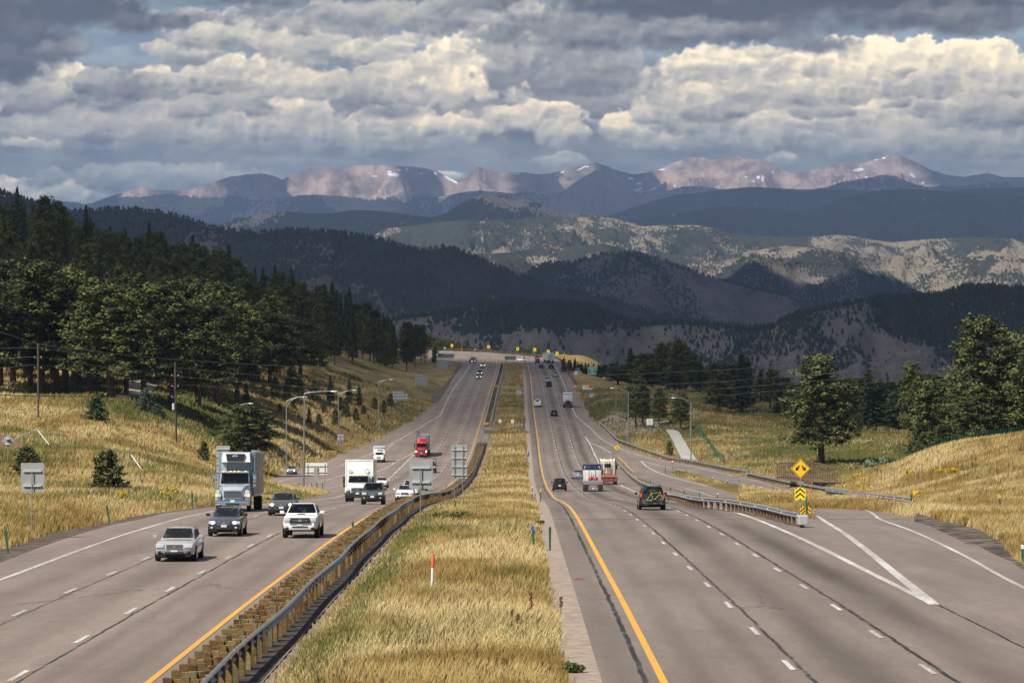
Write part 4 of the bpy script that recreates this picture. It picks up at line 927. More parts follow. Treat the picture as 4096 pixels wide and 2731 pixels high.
# ---- the dark wood climbing the left hill
r_ = np.random.RandomState(21); cnt = 0
for Y0 in list(range(735, 1330, 22)):
    pm = np.interp(Y0, [700,800,900,1000,1100,1200,1340], [560,690,790,870,935,965,975])
    x = (-70-1176)*Y0/F
    while True:
        x += 8.5+r_.rand()*7
        px = x*F/Y0+1176
        if px > pm: break
        Y = Y0+r_.uniform(-9, 9)
        if 290 < px < 350 and Y < 800: continue
        fir = r_.rand() < (.30 if Y > 850 else .15)
        h = r_.uniform(12, 20) if not fir else r_.uniform(14, 23)
        near = px > 850
        if Y > 1000 and px < 250: h *= .9
        plant("fir" if fir else "ponderosa", x, Y, float(G(x, Y))-.1, h*(.9 if near else 1), None,
              ("pointed fir" if fir else "round-crowned pine")+(" in the shaded wood beside the far signs" if near else " in the shaded wood on the left hill"),
              ("firs" if fir else "pines")+" of the shaded left wood"); cnt += 1
# young growth on the bank
bank = [(790,665,450,95),(900,650,440,110),(940,772,690,60),(1060,752,640,95),(1120,645,450,120),(1250,695,450,120),(1200,882,730,75),(1290,892,785,85),(1330,782,690,80),(1390,705,450,110),(1440,902,740,110),(1530,835,650,110),(1560,695,480,110),(1620,862,730,90),(1690,802,710,80),(1730,838,790,36),(1790,755,640,90),(1870,795,660,80),(760,800,700,80),(690,620,470,100),(1000,660,480,100),(1480,780,640,90),(1930,740,600,100),(1650,730,540,90)]
for i, (x, yb, yt, w) in enumerate(bank):
    plant_px("young" if i % 3 else "fir", "S", x, yb, yt, "young %s among the saplings on the bank left of the highway" % ("pine" if i % 3 else "fir"), w=w, group="saplings on the left bank", d0=300)
plant_px("young", "R", 247, 1137, 1028, "bushy young pine standing alone in the golden field", w=112, d0=120, var=0)
plant_px("young", "R", 62, 1098, 1020, "bushy young pine behind the blank sign back", w=86, d0=120, var=1)
plant_px("juniper", "R", 222, 972, 905, "dark rounded young evergreen below the wooden fence", w=66, d0=250, leaf=M_FIR)
plant_px("juniper", "R", 334, 945, 889, "blue-green juniper leaning beside the dirt road", w=54, d0=250)
plant_px("juniper", "R", 362, 958, 925, "low blue-green juniper at the foot of the leaning juniper", w=44, d0=250)
plant_px("young", "R", 468, 1062, 1010, "small pine alone left of the refrigerated truck", w=40, d0=200, var=2)
plant_px("ponderosa", "R", 566, 1064, 928, "broad dark pine behind the refrigerated truck", w=150, d0=300, var=1)
plant_px("dead", "U", 600, 520, 195, "brown dead pine at the end of the left wood", w=190, D=1290)
plant_px("ponderosa", "U", 820, 620, 235, "thin pine beside the brown dead pine", w=150, D=1255, var=2)
plant_px("ponderosa", "U", 850, 420, 105, "leaning green pine above the dead pine", w=190, D=1420, var=3)
for i, (x, yt, w, k) in enumerate([(480,60,260,"ponderosa"),(620,20,200,"fir"),(960,20,220,"ponderosa"),(1120,70,180,"ponderosa"),(1330,140,150,"young"),(1480,150,180,"young"),(720,60,200,"ponderosa"),(1230,110,170,"young"),(1060,60,160,"fir"),(560,90,200,"ponderosa")]):
    q = cv("U", (x, yt))[0]; D = 1640+i*7; X = (q[0]-1176)*D/F; Z = float(G(X, D))
    plant(k, X, D, Z-.3, max(3, (660-q[1])*D/F-Z), w/10.5*D/F, "green tree beyond the far barrier left of the orange stake", "trees beyond the far barrier")
for i, (x, yt, w, k) in enumerate([(210,230,90,"young"),(400,205,140,"ponderosa"),(480,270,70,"young"),(765,92,165,"fir"),(640,290,90,"young"),(20,240,60,"young"),(700,280,60,"young")]):
    q = cv("N", (x, yt))[0]; D = 1570+i*9; X = (q[0]-1176)*D/F; Z = float(G(X, D))-4
    plant(k, X, D, Z, (660-q[1])*D/F-Z, w/6.83*D/F*1.05, ["small tree top behind the third yellow arrow sign","broad low pine top behind the far barrier","small green top by the fourth yellow arrow sign","tall fir rising behind the white trailer","green top left of the white trailer","low green top beyond the far barrier centre","shrubby top beneath the fifth yellow arrow sign"][i], None)
for i, (x, yt, w, k) in enumerate([(1000,345,60,"young"),(1090,380,70,"young"),(1175,368,70,"fir"),(1270,430,90,"young"),(1340,440,70,"fir"),(1470,448,60,"fir"),(1580,465,110,"fir"),(1650,520,90,"ponderosa"),(1730,560,80,"ponderosa"),(1800,485,130,"ponderosa"),(1900,500,120,"ponderosa"),(1400,520,100,"ponderosa"),(1500,560,110,"ponderosa"),(1230,470,80,"young"),(1950,560,120,"fir"),(1860,570,110,"fir"),(1700,600,120,"fir")]):
    q = cv("N", (x, yt))[0]; D = 1150+i*9+(200 if x > 1380 else 0); X = (q[0]-1176)*D/F; Z = float(G(X, D))-.3
    plant(k, X, D, Z, max(2.5, (660-q[1])*D/F-Z), w/6.83*D/F*1.9, "dark evergreen %s the green exit sign" % ("left of" if x < 1380 else "behind"), "evergreens round the exit sign")
for i in range(34):
    px = 978+i*4.6 if i < 26 else 1100+(i-26)*19; top = 764+(i*1.25 if i < 26 else 30)+((i*37) % 11); D = 1600+(i*53 % 90); X = (px-1176)*D/F; Z = float(G(X, D))-1.5; h = max(3.2, (660-top)*D/F-Z)
    plant(("ponderosa","young","fir","ponderosa")[i % 4], X, D, Z, h, h*(.75 if i % 4 != 2 else .4), "green tree top showing over the far barrier", "trees beyond the far barrier")
for i in range(22):
    f = i/21; px = 1320+f*165; top = 842+f*32-((i*29) % 17)-(12 if f > .4 else 0); D = 1230+(i*41 % 90); X = (px-1176)*D/F; Z = float(G(X, D))-.3; h = max(3, (660-top)*D/F-Z)
    plant(("ponderosa","fir","ponderosa")[i % 3], X, D, Z, h, h*.6, "dark evergreen behind the green exit sign", "evergreens round the exit sign")
# ---- right side, dark row and single trees
rowR = [(480,350,150,"ponderosa"),(620,150,130,"fir"),(560,330,120,"fir"),(700,230,140,"ponderosa"),(780,200,170,"ponderosa"),(860,270,140,"fir"),(950,92,130,"ponderosa"),(1045,95,120,"fir"),(1130,62,170,"ponderosa"),(1190,160,130,"ponderosa"),(1320,198,180,"fir"),(1400,300,130,"fir"),(1540,312,150,"ponderosa"),(1668,330,120,"ponderosa"),(1600,420,120,"fir"),(1740,335,120,"fir"),(1860,222,150,"fir"),(1930,248,120,"fir"),(1800,300,130,"ponderosa"),(1240,280,150,"ponderosa"),(1000,230,170,"fir"),(900,330,170,"ponderosa"),(660,380,160,"ponderosa"),(1480,400,120,"ponderosa"),(1010,330,170,"ponderosa"),(1110,300,160,"fir"),(760,360,160,"fir")]
for i, (x, yt, w, k) in enumerate(rowR):
    q = cv("M", (x, yt))[0]; D = 960+(i*37 % 130)+(60 if x < 700 else 0); X = (q[0]-1176)*D/F; Z = float(G(X, D))-.2
    plant(k, X, D, Z, (660-q[1])*D/F-Z, w/4.876*D/F*2.1, "%s in the dark row right of the highway, %s" % ("pointed fir" if k == "fir" else "shaggy pine", "behind the street lamps" if x < 1000 else "above the shaded meadow"), "dark row of evergreens across the meadow")
rowV = [(-60,470,130,"ponderosa"),(0,420,150,"fir"),(60,400,120,"ponderosa"),(130,335,130,"fir"),(175,350,100,"fir"),(280,460,90,"fir"),(355,450,110,"ponderosa"),(470,505,110,"ponderosa"),(430,560,120,"fir"),(560,560,150,"ponderosa"),(900,560,170,"ponderosa"),(980,515,130,"ponderosa"),(1045,512,160,"ponderosa"),(1130,455,140,"fir"),(1190,530,150,"ponderosa"),(1290,545,180,"ponderosa"),(1380,520,150,"fir"),(1640,480,180,"ponderosa"),(1560,540,150,"ponderosa"),(1240,560,150,"fir"),(1700,500,150,"fir"),(1440,470,190,"fir"),(960,620,200,"ponderosa"),(1340,600,200,"ponderosa"),(620,600,150,"ponderosa"),(700,590,150,"ponderosa"),(800,600,160,"fir"),(1090,600,170,"ponderosa"),(1170,610,160,"fir"),(1420,610,170,"ponderosa"),(1500,600,170,"fir"),(1580,620,160,"ponderosa"),(1750,560,200,"ponderosa"),(1850,600,200,"fir")]
for i, (x, yt, w, k) in enumerate(rowV):
    q = cv("V", (x, yt))[0]; D = (850 if x < 500 else 735)+(i*31 % 80); X = (q[0]-1176)*D/F; Z = float(G(X, D))-.2
    plant(k, X, D, Z, (660-q[1])*D/F-Z, w/3.425*D/F*1.9, "%s in the dark wood behind the %s" % ("pointed fir" if k == "fir" else "round pine", "shaded meadow fence" if x < 600 else "lone meadow pine" if x < 1000 else "sunlit right-hand pines"), "dark wood beyond the right meadow")
plant_px("ponderosa", "M", 680, 1030, 560, "big pine beside the second right-hand street lamp", w=250, d0=400, var=0)
plant_px("ponderosa", "M", 760, 1052, 490, "tall rounded pine behind the white notice board", w=300, d0=400, var=4)
plant_px("ponderosa", "M", 1180, 1055, 645, "dark pine left of the third right-hand street lamp", w=260, d0=400, var=2)
plant_px("ponderosa", "M", 940, 1000, 600, "dark pine between the notice board pine and the lamp", w=200, d0=400, var=3)
plant_px("tall_ponderosa", "M", 1625, 850, 560, "slender pine on the shaded meadow slope", w=110, d0=500)
plant_px("tall_ponderosa", "R", 1886, 1064, 818, "lone tall pine in the meadow behind the arrow sign", w=150, d0=300, var=0)
plant_px("ponderosa", "V", 1495, 1027, 388, "single dark pine standing at the end of the meadow", w=280, d0=300, var=3)
plant_px("tall_ponderosa", "V", 1192, 922, 600, "thin small pine below the dark wood", w=90, d0=400, var=1)
plant_px("young", "V", 1045, 925, 780, "low dark pine left of the thin small pine", w=130, d0=400)
plant("ponderosa", 82, 545, float(G(82, 545)), 25.5, 15, "tallest sunlit pine of the group right of the meadow", None, var=1)
plant("ponderosa", 94, 530, float(G(94, 530)), 20, 13, "broad sunlit pine right of the tallest pine", None, var=2)
plant("tall_ponderosa", 75, 560, float(G(75, 560)), 16, 9, "shorter sunlit pine left of the tallest pine", None, var=0)
plant("ponderosa", 71.5, 520, float(G(71.5, 520)), 8, 7, "small sunlit pine at the left foot of the tallest pine", None, var=3)
plant("tall_ponderosa", 76, 450, float(G(76, 450)), 17.5, 9, "sunlit pine with a bare trunk behind the green fence", None, var=0)
plant("ponderosa", 86, 470, float(G(86, 470)), 20.5, 12, "sunlit pine at the right edge of the frame", None, var=4)
plant("ponderosa", 88, 560, float(G(88, 560)), 22, 15, "dense sunlit pine filling the gap beside the tallest pine", None, var=3)
plant("ponderosa", 79, 535, float(G(79, 535)), 13, 11, "low dense pine under the tallest pine", None, var=2)
plant("ponderosa", 97, 575, float(G(97, 575)), 23, 14, "deep green pine in the middle of the right-hand group", None, var=0)
plant("ponderosa", 90, 500, float(G(90, 500)), 15, 12, "front low pine of the right-hand group", None, var=1)
plant("ponderosa", 104, 560, float(G(104, 560)), 20, 12, "dark pine behind the right-edge pine", None, var=0)
plant_px("young", "M", 1060, 1348, 1172, "thin young pine beside the concrete path", w=125, d0=300, var=3)
# ---- shrubs
M_SAGE = leaf_mat("willow_leaves", (.13,.17,.10), (.30,.34,.22)); M_FLOWER = leaf_mat("yellow_flowers", (.35,.24,.02), (.75,.52,.03)); M_WEED = leaf_mat("weed_leaves", (.05,.07,.02), (.15,.19,.06))
def shrub(name, X, Y, Z, h, w, m, label, ct, seed, n=60, size=.07, stems=14, group=None, flower=None):
    r = np.random.RandomState(seed); sb = MB(); C = []
    for k in range(stems):
        a = r.rand()*6.28; l = w/2*r.rand()**.6; p1 = (math.cos(a)*l, math.sin(a)*l, h*(.6+.4*r.rand())); sb.tube([(0,0,-.1), (p1[0]*.45, p1[1]*.45, p1[2]*.6), p1], [.02,.014,.006], 4, cap=False)
        for q in range(4): f = .45+.55*r.rand(); C.append((p1[0]*f, p1[1]*f, p1[2]*f))
    C = np.array(C); V = quads_cloud(r, C, np.full(len(C), .16*w+.03), n//3, size, .9)
    cm = npmesh("foliage", V, np.arange(len(V)).reshape(-1, 4), flower or m); fattr(cm, "shade", np.repeat(r.rand(len(V)//4), 4))
    t = thing(name, label, ct, (X, Y, Z), 0, group); obj("foliage", cm, t); sb.build("stems", M_BARK2, t); return t
def shrub_px(name, c, x, yb, h, w, m, label, ct, seed, D=None, **kw):
    q = cv(c, (x, yb))[0]
    if D: X, Y, Z = at(q[0], q[1], D); Z = float(G(X, D))
    else: X, Y, Z = ground_hit(q[0], q[1], 80)
    return shrub(name, X, Y, Z, h, w, m, label, ct, seed, **kw)
shrub_px("willow_bush", "E", 480, 470, 1.9, 2.2, M_SAGE, "pale grey-green willow bush on the crest of the mound", "bush", 1, n=90, size=.10, stems=26)
shrub_px("willow_bush", "E", 620, 425, 1.5, 1.9, M_SAGE, "smaller pale willow bush right of the first", "bush", 2, n=90, size=.10, stems=22)
for i, (x, y, w, lb) in enumerate([(240,670,1.6,"large yellow-flowering bush beside the footbridge"),(385,690,1.0,"small yellow-flowering bush by the guardrail"),(455,690,.9,"rightmost low yellow bush by the guardrail"),(900,530,1.2,"yellow-flowering patch halfway up the mound"),(1240,520,1.8,"widest yellow-flowering patch on the mound"),(1370,515,1.5,"yellow-flowering patch right of the widest one"),(370,560,.8,"thin yellow flowers on the lower left of the mound")]):
    shrub_px("rabbitbrush", "E", x, y, .75, w, M_FLOWER, lb, "shrub", 20+i, n=45, size=.07, stems=14)
for i, (x, y) in enumerate([(1030,430),(1050,455),(1065,440),(740,470),(730,485),(990,460),(1010,470)]):
    q = cv("A", (x, y))[0]; X, Y, Z = ground_hit(q[0], q[1], 80)
    shrub("sunflower_plant", X, Y, Z, .9, .7, M_WEED, "yellow wild sunflower plant in the grass %s" % ("near the refrigerated truck" if x > 900 else "right of the young pine"), "flower", 40+i, n=30, size=.05, stems=8, group="wild sunflowers on the left verge", flower=M_FLOWER)
for i, (x, y, lb) in enumerate([(90,595,"left leafy green weed in the median"),(180,600,"middle leafy green weed in the median"),(235,590,"right leafy green weed in the median"),(700,610,"grey-green weed patch beside the median gravel"),(905,1520,"small dark weed at the bottom edge of the median"),(505,285,"small green weed in the far median")]):
    shrub_px("weed", "C", x, y, .6 if i < 3 else .25, 1.1 if i < 3 else .5, M_WEED, lb, "weed", 60+i, n=42, size=.06, stems=12)
# tall brown seed stalks
M_STALK = speckled("seed_stalk", (.10,.04,.02), (.19,.09,.045), 8, .9)
def stalk(X, Y, Z, h, label, group):
    b = MB(); r = random.Random(int(X*100)); b.tube([(0,0,-.1), (.03*h,0,h*.5), (.02*h,0,h)], [.016,.012,.006], 4)
    for k in range(int(14)):
        z = h*(.45+.55*k/14); b.box((.02*h+r.uniform(-.04,.04), r.uniform(-.03,.03), z), (.05,.04,.07), rot=(r.random(), r.random(), 0))
    o = b.build("seed_stalk", M_STALK, loc=(X, Y, Z)); return tag(o, label, "dried plant", group)
for i, (c, x, yb, h) in enumerate([("C",640,1200,.95),("C",522,1290,.8),("C",565,1300,.75),("C",825,1160,.6),("C",180,545,1.0),("C",575,455,.7),("C",650,470,.8),("C",668,470,.8),("C",295,470,.6),("C",310,485,.6)]):
    q = cv(c, (x, yb))[0]; X, Y, Z = ground_hit(q[0], q[1], 80); stalk(X, Y, Z, h, "dark red-brown seed stalk standing in the median grass", "brown seed stalks in the median")
for i, x in enumerate([555,600,730,870,985,1020,1105,1120,1195,1235,1270,1395,1400,1550,1575,1440,1800,1920,1320,1500]):
    yb = 560+((i*97) % 5)*35-(x-500)*.06; q = cv("E", (x, yb))[0]; X, Y, Z = ground_hit(q[0], q[1], 80)
    stalk(X, Y, Z, 1.4+.8*((i*7) % 3)/2, "tall dry mullein stalk on the right-hand mound", "mullein stalks on the mound")
# ---- grass
M_BLADE = mat("grass_blades", (.3,.25,.1), .85, 0, .12); _t = NT(M_BLADE); _t.color(_t.attr("tint").outputs["Color"])
def blades(name, X, Y, h, w, seed, per=3, lean=.20, base=0.0):
    r = np.random.RandomState(seed); n = len(X); Z = G(X, Y)
    X = np.repeat(X, per)+r.normal(size=n*per)*.10; Y = np.repeat(Y, per)+r.normal(size=n*per)*.12; Z = np.repeat(Z, per)-.03
    h = np.repeat(h, per)*(.45+.8*r.rand(n*per)); w = np.repeat(w, per)*(.7+.6*r.rand(n*per)); N = n*per
    a = r.rand(N)*np.pi; ux = np.cos(a)*w; uy = np.sin(a)*w*.6
    lx = (r.normal(size=N)*lean+.10)*h; ly = r.normal(size=N)*lean*h*.6
    P = np.stack([np.stack([X-ux, Y-uy, Z], 1), np.stack([X+ux, Y+uy, Z], 1), np.stack([X+ux*.7+lx*.45, Y+uy*.7+ly*.45, Z+h*.62], 1), np.stack([X-ux*.25+lx, Y-uy*.25+ly, Z+h], 1)], 1).reshape(-1, 3)
    me = npmesh(name, P, np.arange(len(P)).reshape(-1, 4), M_BLADE)
    g = greenness(X, Y)+r.normal(size=N)*.16; patch = sstep(fbm(X/2.2+9, Y/5, 4), .42, .66)[:,None]; p2_ = sstep(fbm(X/7+3, Y/16+5, 3), .45, .7)[:,None]
    gold = GOLD2*(1-patch)+GOLD*patch; gold = gold*(1-p2_*.75)+PALE*p2_*.75
    gr = GREEN*(1-patch*.5)*1.05+np.array(srgb(120,126,66))*patch*.5
    f = sstep(g, .30, .72)[:,None]; c = gold*(1-f)+gr*f
    rb = sstep(r.rand(N), .93, 1)[:,None]; c = c*(1-rb*.6)+np.array((.16,.075,.035))*rb*.6
    c = c*(.84+.3*r.rand(N)[:,None])
    cattr(me, "tint", np.repeat(np.clip(c, 0, 1), 4, 0)); o = obj(name, me); tag(o, kind="stuff"); return o
def scatter(n, y0, y1, pxlo, pxhi, seed, pw=2.0):
    r = np.random.RandomState(seed); u = r.rand(n); a = 1-pw+1; 
    Y = (y0**a+u*(y1**a-y0**a))**(1/a) if abs(a) > 1e-6 else y0*(y1/y0)**u
    px = pxlo+(pxhi-pxlo)*r.rand(n); X = (px-1176)*Y/F; on, ds = on_road(X, Y); return X, Y, on, ds
BARE = [g_left, gp, ge, path, path2, dr, bp]
def grass_patch(name, n, y0, y1, pxlo, pxhi, seed, hmul=1.0, cond=None, pw=2.0, per=3):
    X, Y, on, ds = scatter(n, y0, y1, pxlo, pxhi, seed, pw)
    k = (~on) & (ds > .35*fbm(X, Y*.7, 3)+.1)
    if cond is not None: k &= cond(X, Y)
    for P in BARE: k &= ~inpoly(X, Y, P)
    X = X[k]; Y = Y[k]; ds = ds[k]
    th = fbm(X/4+7, Y/8, 4)
    h = (.16+.42*sstep(ds, .2, 2.2)*(.35+th))*hmul; w = .006+.00010*Y
    return blades(name, X, Y, h, w, seed+1, per)
def med(X, Y): return (X > XL(Y)+2.55+.4*fbm(X, Y*.3, 3)) & (X < XR(Y)-2.3-.5*fbm(X+5, Y*.35, 3))
grass_patch("median_grass", 150000, 74, 330, 200, 1420, 1, 1.0, med, 1.6)
grass_patch("far_median_grass", 22000, 330, 1100, 950, 1260, 2, 1.1, med, 1.6)
notr = lambda X, Y: ~((X*F/Y+1176 > 290) & (X*F/Y+1176 < 352) & (Y > 560))
def lfield(X, Y):
    return (X < XL(Y)-6)
grass_patch("left_field_grass", 110000, 110, 480, -80, 800, 3, 1.15, lfield, 1.7)
grass_patch("left_bank_grass", 60000, 480, 900, -80, 1000, 4, 1.2, lambda X, Y: lfield(X, Y) & notr(X, Y), 1.5)
def rfield(X, Y):
    px = X*F/Y+1176; inp = np.zeros(len(X), bool)
    return (X > XR(Y)+9)
grass_patch("right_verge_grass", 110000, 120, 480, 1700, 2500, 5, 1.2, rfield, 1.7)
grass_patch("right_meadow_grass", 46000, 480, 1000, 1290, 2450, 6, 1.1, lambda X, Y: rfield(X, Y) & ~((np.abs(Y-665) < 45) & (X*F/Y+1176 > 1530) & (X*F/Y+1176 < 1600)), 1.5)
# ================================================================ VEHICLES
M_TYRE = mat("tyre_rubber", (.018,.018,.018), .85); M_BLACK = mat("black_plastic", (.02,.02,.022), .5)
M_CHROME = mat("chrome", (.75,.76,.78), .12, 1.0); M_RIM = mat("alloy_rim", (.42,.43,.45), .3, .9)
M_GLASS = mat("dark_glass", (.010,.012,.013), .12, 0, .16); M_LAMP = mat("lamp_glass", (.62,.64,.66), .15, .2, 1)
M_LIT = mat("lit_lamp", (1,.9,.7), .3, emit=(1,.86,.55), estr=9); M_AMBER = mat("amber_lens", (.75,.22,.02), .3); M_AMBL = mat("lit_amber", (.9,.4,.05), .3, emit=(1,.42,.06), estr=3)
M_RED = mat("red_lens", (.38,.01,.01), .25); M_REDL = mat("lit_red", (.6,.01,.01), .3, emit=(1,.03,.02), estr=.7); M_PLATE = mat("plate_white", (.62,.68,.64), .5); M_PTXT = mat("plate_green", (.03,.10,.05), .6)
_g = NT(M_GLASS); _g.color(_g.mix(_g.step(_g.noise(_g.coord(), 2.2, 3), .5, .68), (.006,.008,.009), (.045,.05,.05)))
M_INT = mat("car_interior", (.05,.045,.04), .9); M_UNDER = mat("underbody", (.012,.012,.012), .9)
def paintm(name, c, metal=.0, rough=.28, coat=.7):
    m = mat(name, c, rough, metal, .5, coat=coat)
    if m.node_tree.nodes.get("dust"): return m
    t = NT(m); n = t.noise(t.coord(), 1.8, 5, .6); n.node.name = "dust"
    t.color(t.mix(t.math('MULTIPLY', t.step(n, .45, .8), .22), c, (.26,.22,.18))); return m
def text_mesh(body, size, m, bold=0.0, align='CENTER', sx=1.0):
    cu = bpy.data.curves.new("writing", 'FONT'); cu.body = body; cu.size = size; cu.align_x = align; cu.align_y = 'CENTER'; cu.extrude = .004; cu.offset = bold; cu.resolution_u = 3
    o = bpy.data.objects.new("writing", cu); COL.objects.link(o)
    me = bpy.data.meshes.new_from_object(o); bpy.data.objects.remove(o); me.materials.clear(); me.materials.append(m)
    me.transform(Matrix.Rotation(math.radians(90), 4, 'X') @ Matrix.Diagonal((sx,1,1,1))); return me
def text_obj(body, size, m, loc, parent, bold=0.0, sx=1.0, flip=False, name="lettering"):
    o = obj(name, text_mesh(body, size, m, bold, sx=sx), parent); o.location = loc
    if flip: o.rotation_euler = (0,0,math.pi)
    return o
def loft(mb, secs, m=0):
    n = len(secs[0]); V = [p for s in secs for p in s]; Fc = []
    for i in range(len(secs)-1):
        for k in range(n):
            k2 = (k+1) % n; Fc.append((i*n+k, i*n+k2, (i+1)*n+k2, (i+1)*n+k))
    Fc += [tuple(range(n)), tuple((len(secs)-1)*n+k for k in range(n-1, -1, -1))]
    mb.add(V, Fc, m)
def sec_body(y, zb, zt, hw):
    h = zt-zb; P = [(hw*.80,zb),(hw*.965,zb+.12*h),(hw,zb+.42*h),(hw*.985,zb+.70*h),(hw*.93,zb+.92*h),(hw*.80,zt),(hw*.45,zt+.02)]
    P = P+[(-x,z) for x, z in P[::-1]]; return [(x, y, z) for x, z in P]
def sec_cab(y, z0, z1, wb, wt):
    P = [(wb,z0),(wt+.32*(wb-wt),z0+.7*(z1-z0)),(wt,z1-.07*min(1,(z1-z0)*2)),(wt*.86,z1-.01),(wt*.4,z1+.015)]
    P = P+[(-x,z) for x, z in P[::-1]]; return [(x, y, z) for x, z in P]
def wheel(parent, x, y, r, w, rim=M_RIM, name="wheel"):
    s = 1 if x > 0 else -1; b = MB()
    b.tube([(-w/2,0,0),(-w/2+.02,0,0),(w/2-.02,0,0),(w/2,0,0)], [r*.93,r,r,r*.93], 20)
    o = b.build(name, M_TYRE, parent, smooth=30); o.location = (x, y, r)
    c = MB(); c.tube([(s*(w/2-.03),0,0),(s*(w/2+.006),0,0),(s*(w/2+.01),0,0)], [r*.66,r*.64,r*.2], 14)
    for k in range(5): a = k*1.2566; c.box((s*(w/2+.008), math.cos(a)*r*.38, math.sin(a)*r*.38), (.014, .06, .06))
    c.build("rim", rim, o, smooth=30); return o
def car(name, label, cat_, loc, away=False, yaw=0, L=4.6, W=1.82, H=1.45, paint=(.4,.4,.4), metal=.5, hood=.95, belt=.98, trunk=1.0, cowl=.30, wtop=.45, rend=.80, rbase=.93, clear=.24, nose=.72, wr=.33, ww=.22, tumble=.72, lit=0, style="sedan", group=None, detail=2, opts=()):
    Yr = loc[1]; sl = float(prof(Yr+6)-prof(Yr-6))/12
    t = thing(name, label, cat_, loc, 0, group)
    t.rotation_euler = (math.atan(sl)*math.cos(yaw), 0, (math.pi if away else 0)+yaw)
    if away: t.rotation_euler[0] = -math.atan(sl)
    pm = paintm("paint_%.2f_%.2f_%.2f" % paint, paint, metal); hw = W/2; y0 = -L/2
    Y = lambda f: y0+f*L
    b = MB(); pick = style == "pickup"
    S = [(0,clear+.16,nose-.10,hw*.78),(.018,clear+.06,nose,hw*.88),(.05,clear+.02,nose+(hood-nose)*.45,hw*.955),(.11,clear,nose+(hood-nose)*.85,hw*.985),(.2,clear,hood,hw),(cowl,clear,belt,hw),(.5,clear,belt+.01,hw),(rend,clear,belt+.02,hw),(rbase,clear,trunk,hw*.99),(.975,clear+.04,trunk-.03,hw*.95),(1.0,clear+.12,trunk-.12,hw*.85)]
    loft(b, [sec_body(Y(f), zb, zt, w) for f, zb, zt, w in S])
    wt = hw*tumble*.93; wb = hw*(.85 if style in ('sedan','wagon') else .89)
    if pick: rend2, rb2 = rend, rend+.015
    else: rend2, rb2 = rend, rbase
    cs = [(cowl-.01,belt-.06,belt,wb,wb*.97),(cowl+(wtop-cowl)*.5,belt-.06,belt+(H-belt)*.47,wb,(wb+wt)/2),(wtop,belt-.06,H-.02,wb,wt),((wtop+rend2)/2,belt-.06,H,wb,wt),(rend2,belt-.06,H-.03,wb,wt*.97),(rb2,belt-.08,max(trunk,belt)+.02 if not pick else belt+.05,wb*.98,wb*.93)]
    loft(b, [sec_cab(Y(f), z0, z1, w1, w2) for f, z0, z1, w1, w2 in cs])
    b.build("body", pm, t, smooth=40)
    # glass
    def pane(nm, pts): g = MB(); g.add(pts, [tuple(range(i*2, i*2+2))+(i*2+3, i*2+2) for i in range(len(pts)//2-1)]); return g.build(nm, M_GLASS, t, smooth=True)
    n = Vector((0, -(H-belt), (wtop-cowl)*L)).normalized()*.04
    pts = []
    for u in (-1,-.5,0,.5,1):
        by = Y(cowl)+.02+.05*u*u; ty = Y(wtop)-.04+.03*u*u
        pts += [(u*wb*.90, by+n.y, belt+.035+n.z), (u*wt*.90, ty+n.y, H-.055+n.z)]
    pane("windshield", pts)
    if not pick: n2 = Vector((0, (H-trunk), (rbase-rend)*L)).normalized()*.05; zb2 = max(trunk, belt)+.06; yb = Y(rbase)-(.05 if rbase-rend > .06 else .0)
    else: n2 = Vector((0,.02,0)); zb2 = belt+.08; yb = Y(rend+.013)
    pts = []
    for u in (-1,-.5,0,.5,1): pts += [(u*wt*.86, Y(rend2)+.02-.03*u*u+n2.y, H-.075+n2.z), (u*wb*.86, yb-.04*u*u+n2.y, zb2+n2.z)]
    pane("rear_window", pts)
    for s in (-1, 1):
        segs = [(cowl+.045, (cowl+rend2)/2-.005), ((cowl+rend2)/2+.012, rend2-.01 if not style in ("suv","wagon","van") else (rend2*.62+cowl*.38)+.13)]
        if style in ("suv","wagon"): segs = [(cowl+.045,.49),(.505,.68),(.695,min(.86,rend2+.01))]
        for a_, c_ in segs:
            zt = lambda f: belt+(H-belt)*min(1, max(0, (f-cowl)/(wtop-cowl)))-.10
            xx = lambda z: s*(wb+(wt-wb)*max(0,(z-belt)/(H-belt))**1.2+.016)
            z1, z2 = max(belt+.06, zt(a_)), zt(c_)
            g = MB(); g.add([(xx(belt+.05),Y(a_),belt+.05),(xx(belt+.05),Y(c_),belt+.05),(xx(z2),Y(c_),z2),(xx(z1),Y(a_),z1)], [(0,1,2,3)]); g.build("side_window", M_GLASS, t)
    # wheels and arches
    ya, yb_ = Y(.185), Y(.80); xw = hw-ww/2+.012
    for x in (-xw, xw):
        for y in (ya, yb_): wheel(t, x, y, wr, ww, M_RIM if "darkrim" not in opts else M_BLACK)
    a = MB()
    for s in (-1, 1):
        for y in (ya, yb_):
            n_ = 12; P = [(s*(hw+.004), y+math.cos(math.pi*k/n_)*(wr+.055), wr+math.sin(math.pi*k/n_)*(wr+.055)) for k in range(n_+1)]
            P = [(s*(hw+.004), y+wr+.055, clear-.02)]+P+[(s*(hw+.004), y-wr-.055, clear-.02)]
            a.add(P, [tuple(range(len(P)))])
    a.box((0,0,clear+.0), (W*.86, L*.93, .12)); a.box((0,y0+.10,clear+.06), (W*.8,.16,.14)); a.build("underbody", M_UNDER, t)
    # front
    fy = y0; wG = W
    def P_(nm, shapes, m): q = MB(); [q.rbox(c, d, min(d)*.25) for c, d in shapes]; return q.build(nm, m, t, smooth=30)
    zl = nose-.06
    fr = dict(sedan=(.36,.13,.10), wagon=(.34,.12,.09), suv=(.34,.16,.12), pickup=(.34,.18,.12), van=(.34,.16,.1))[style]
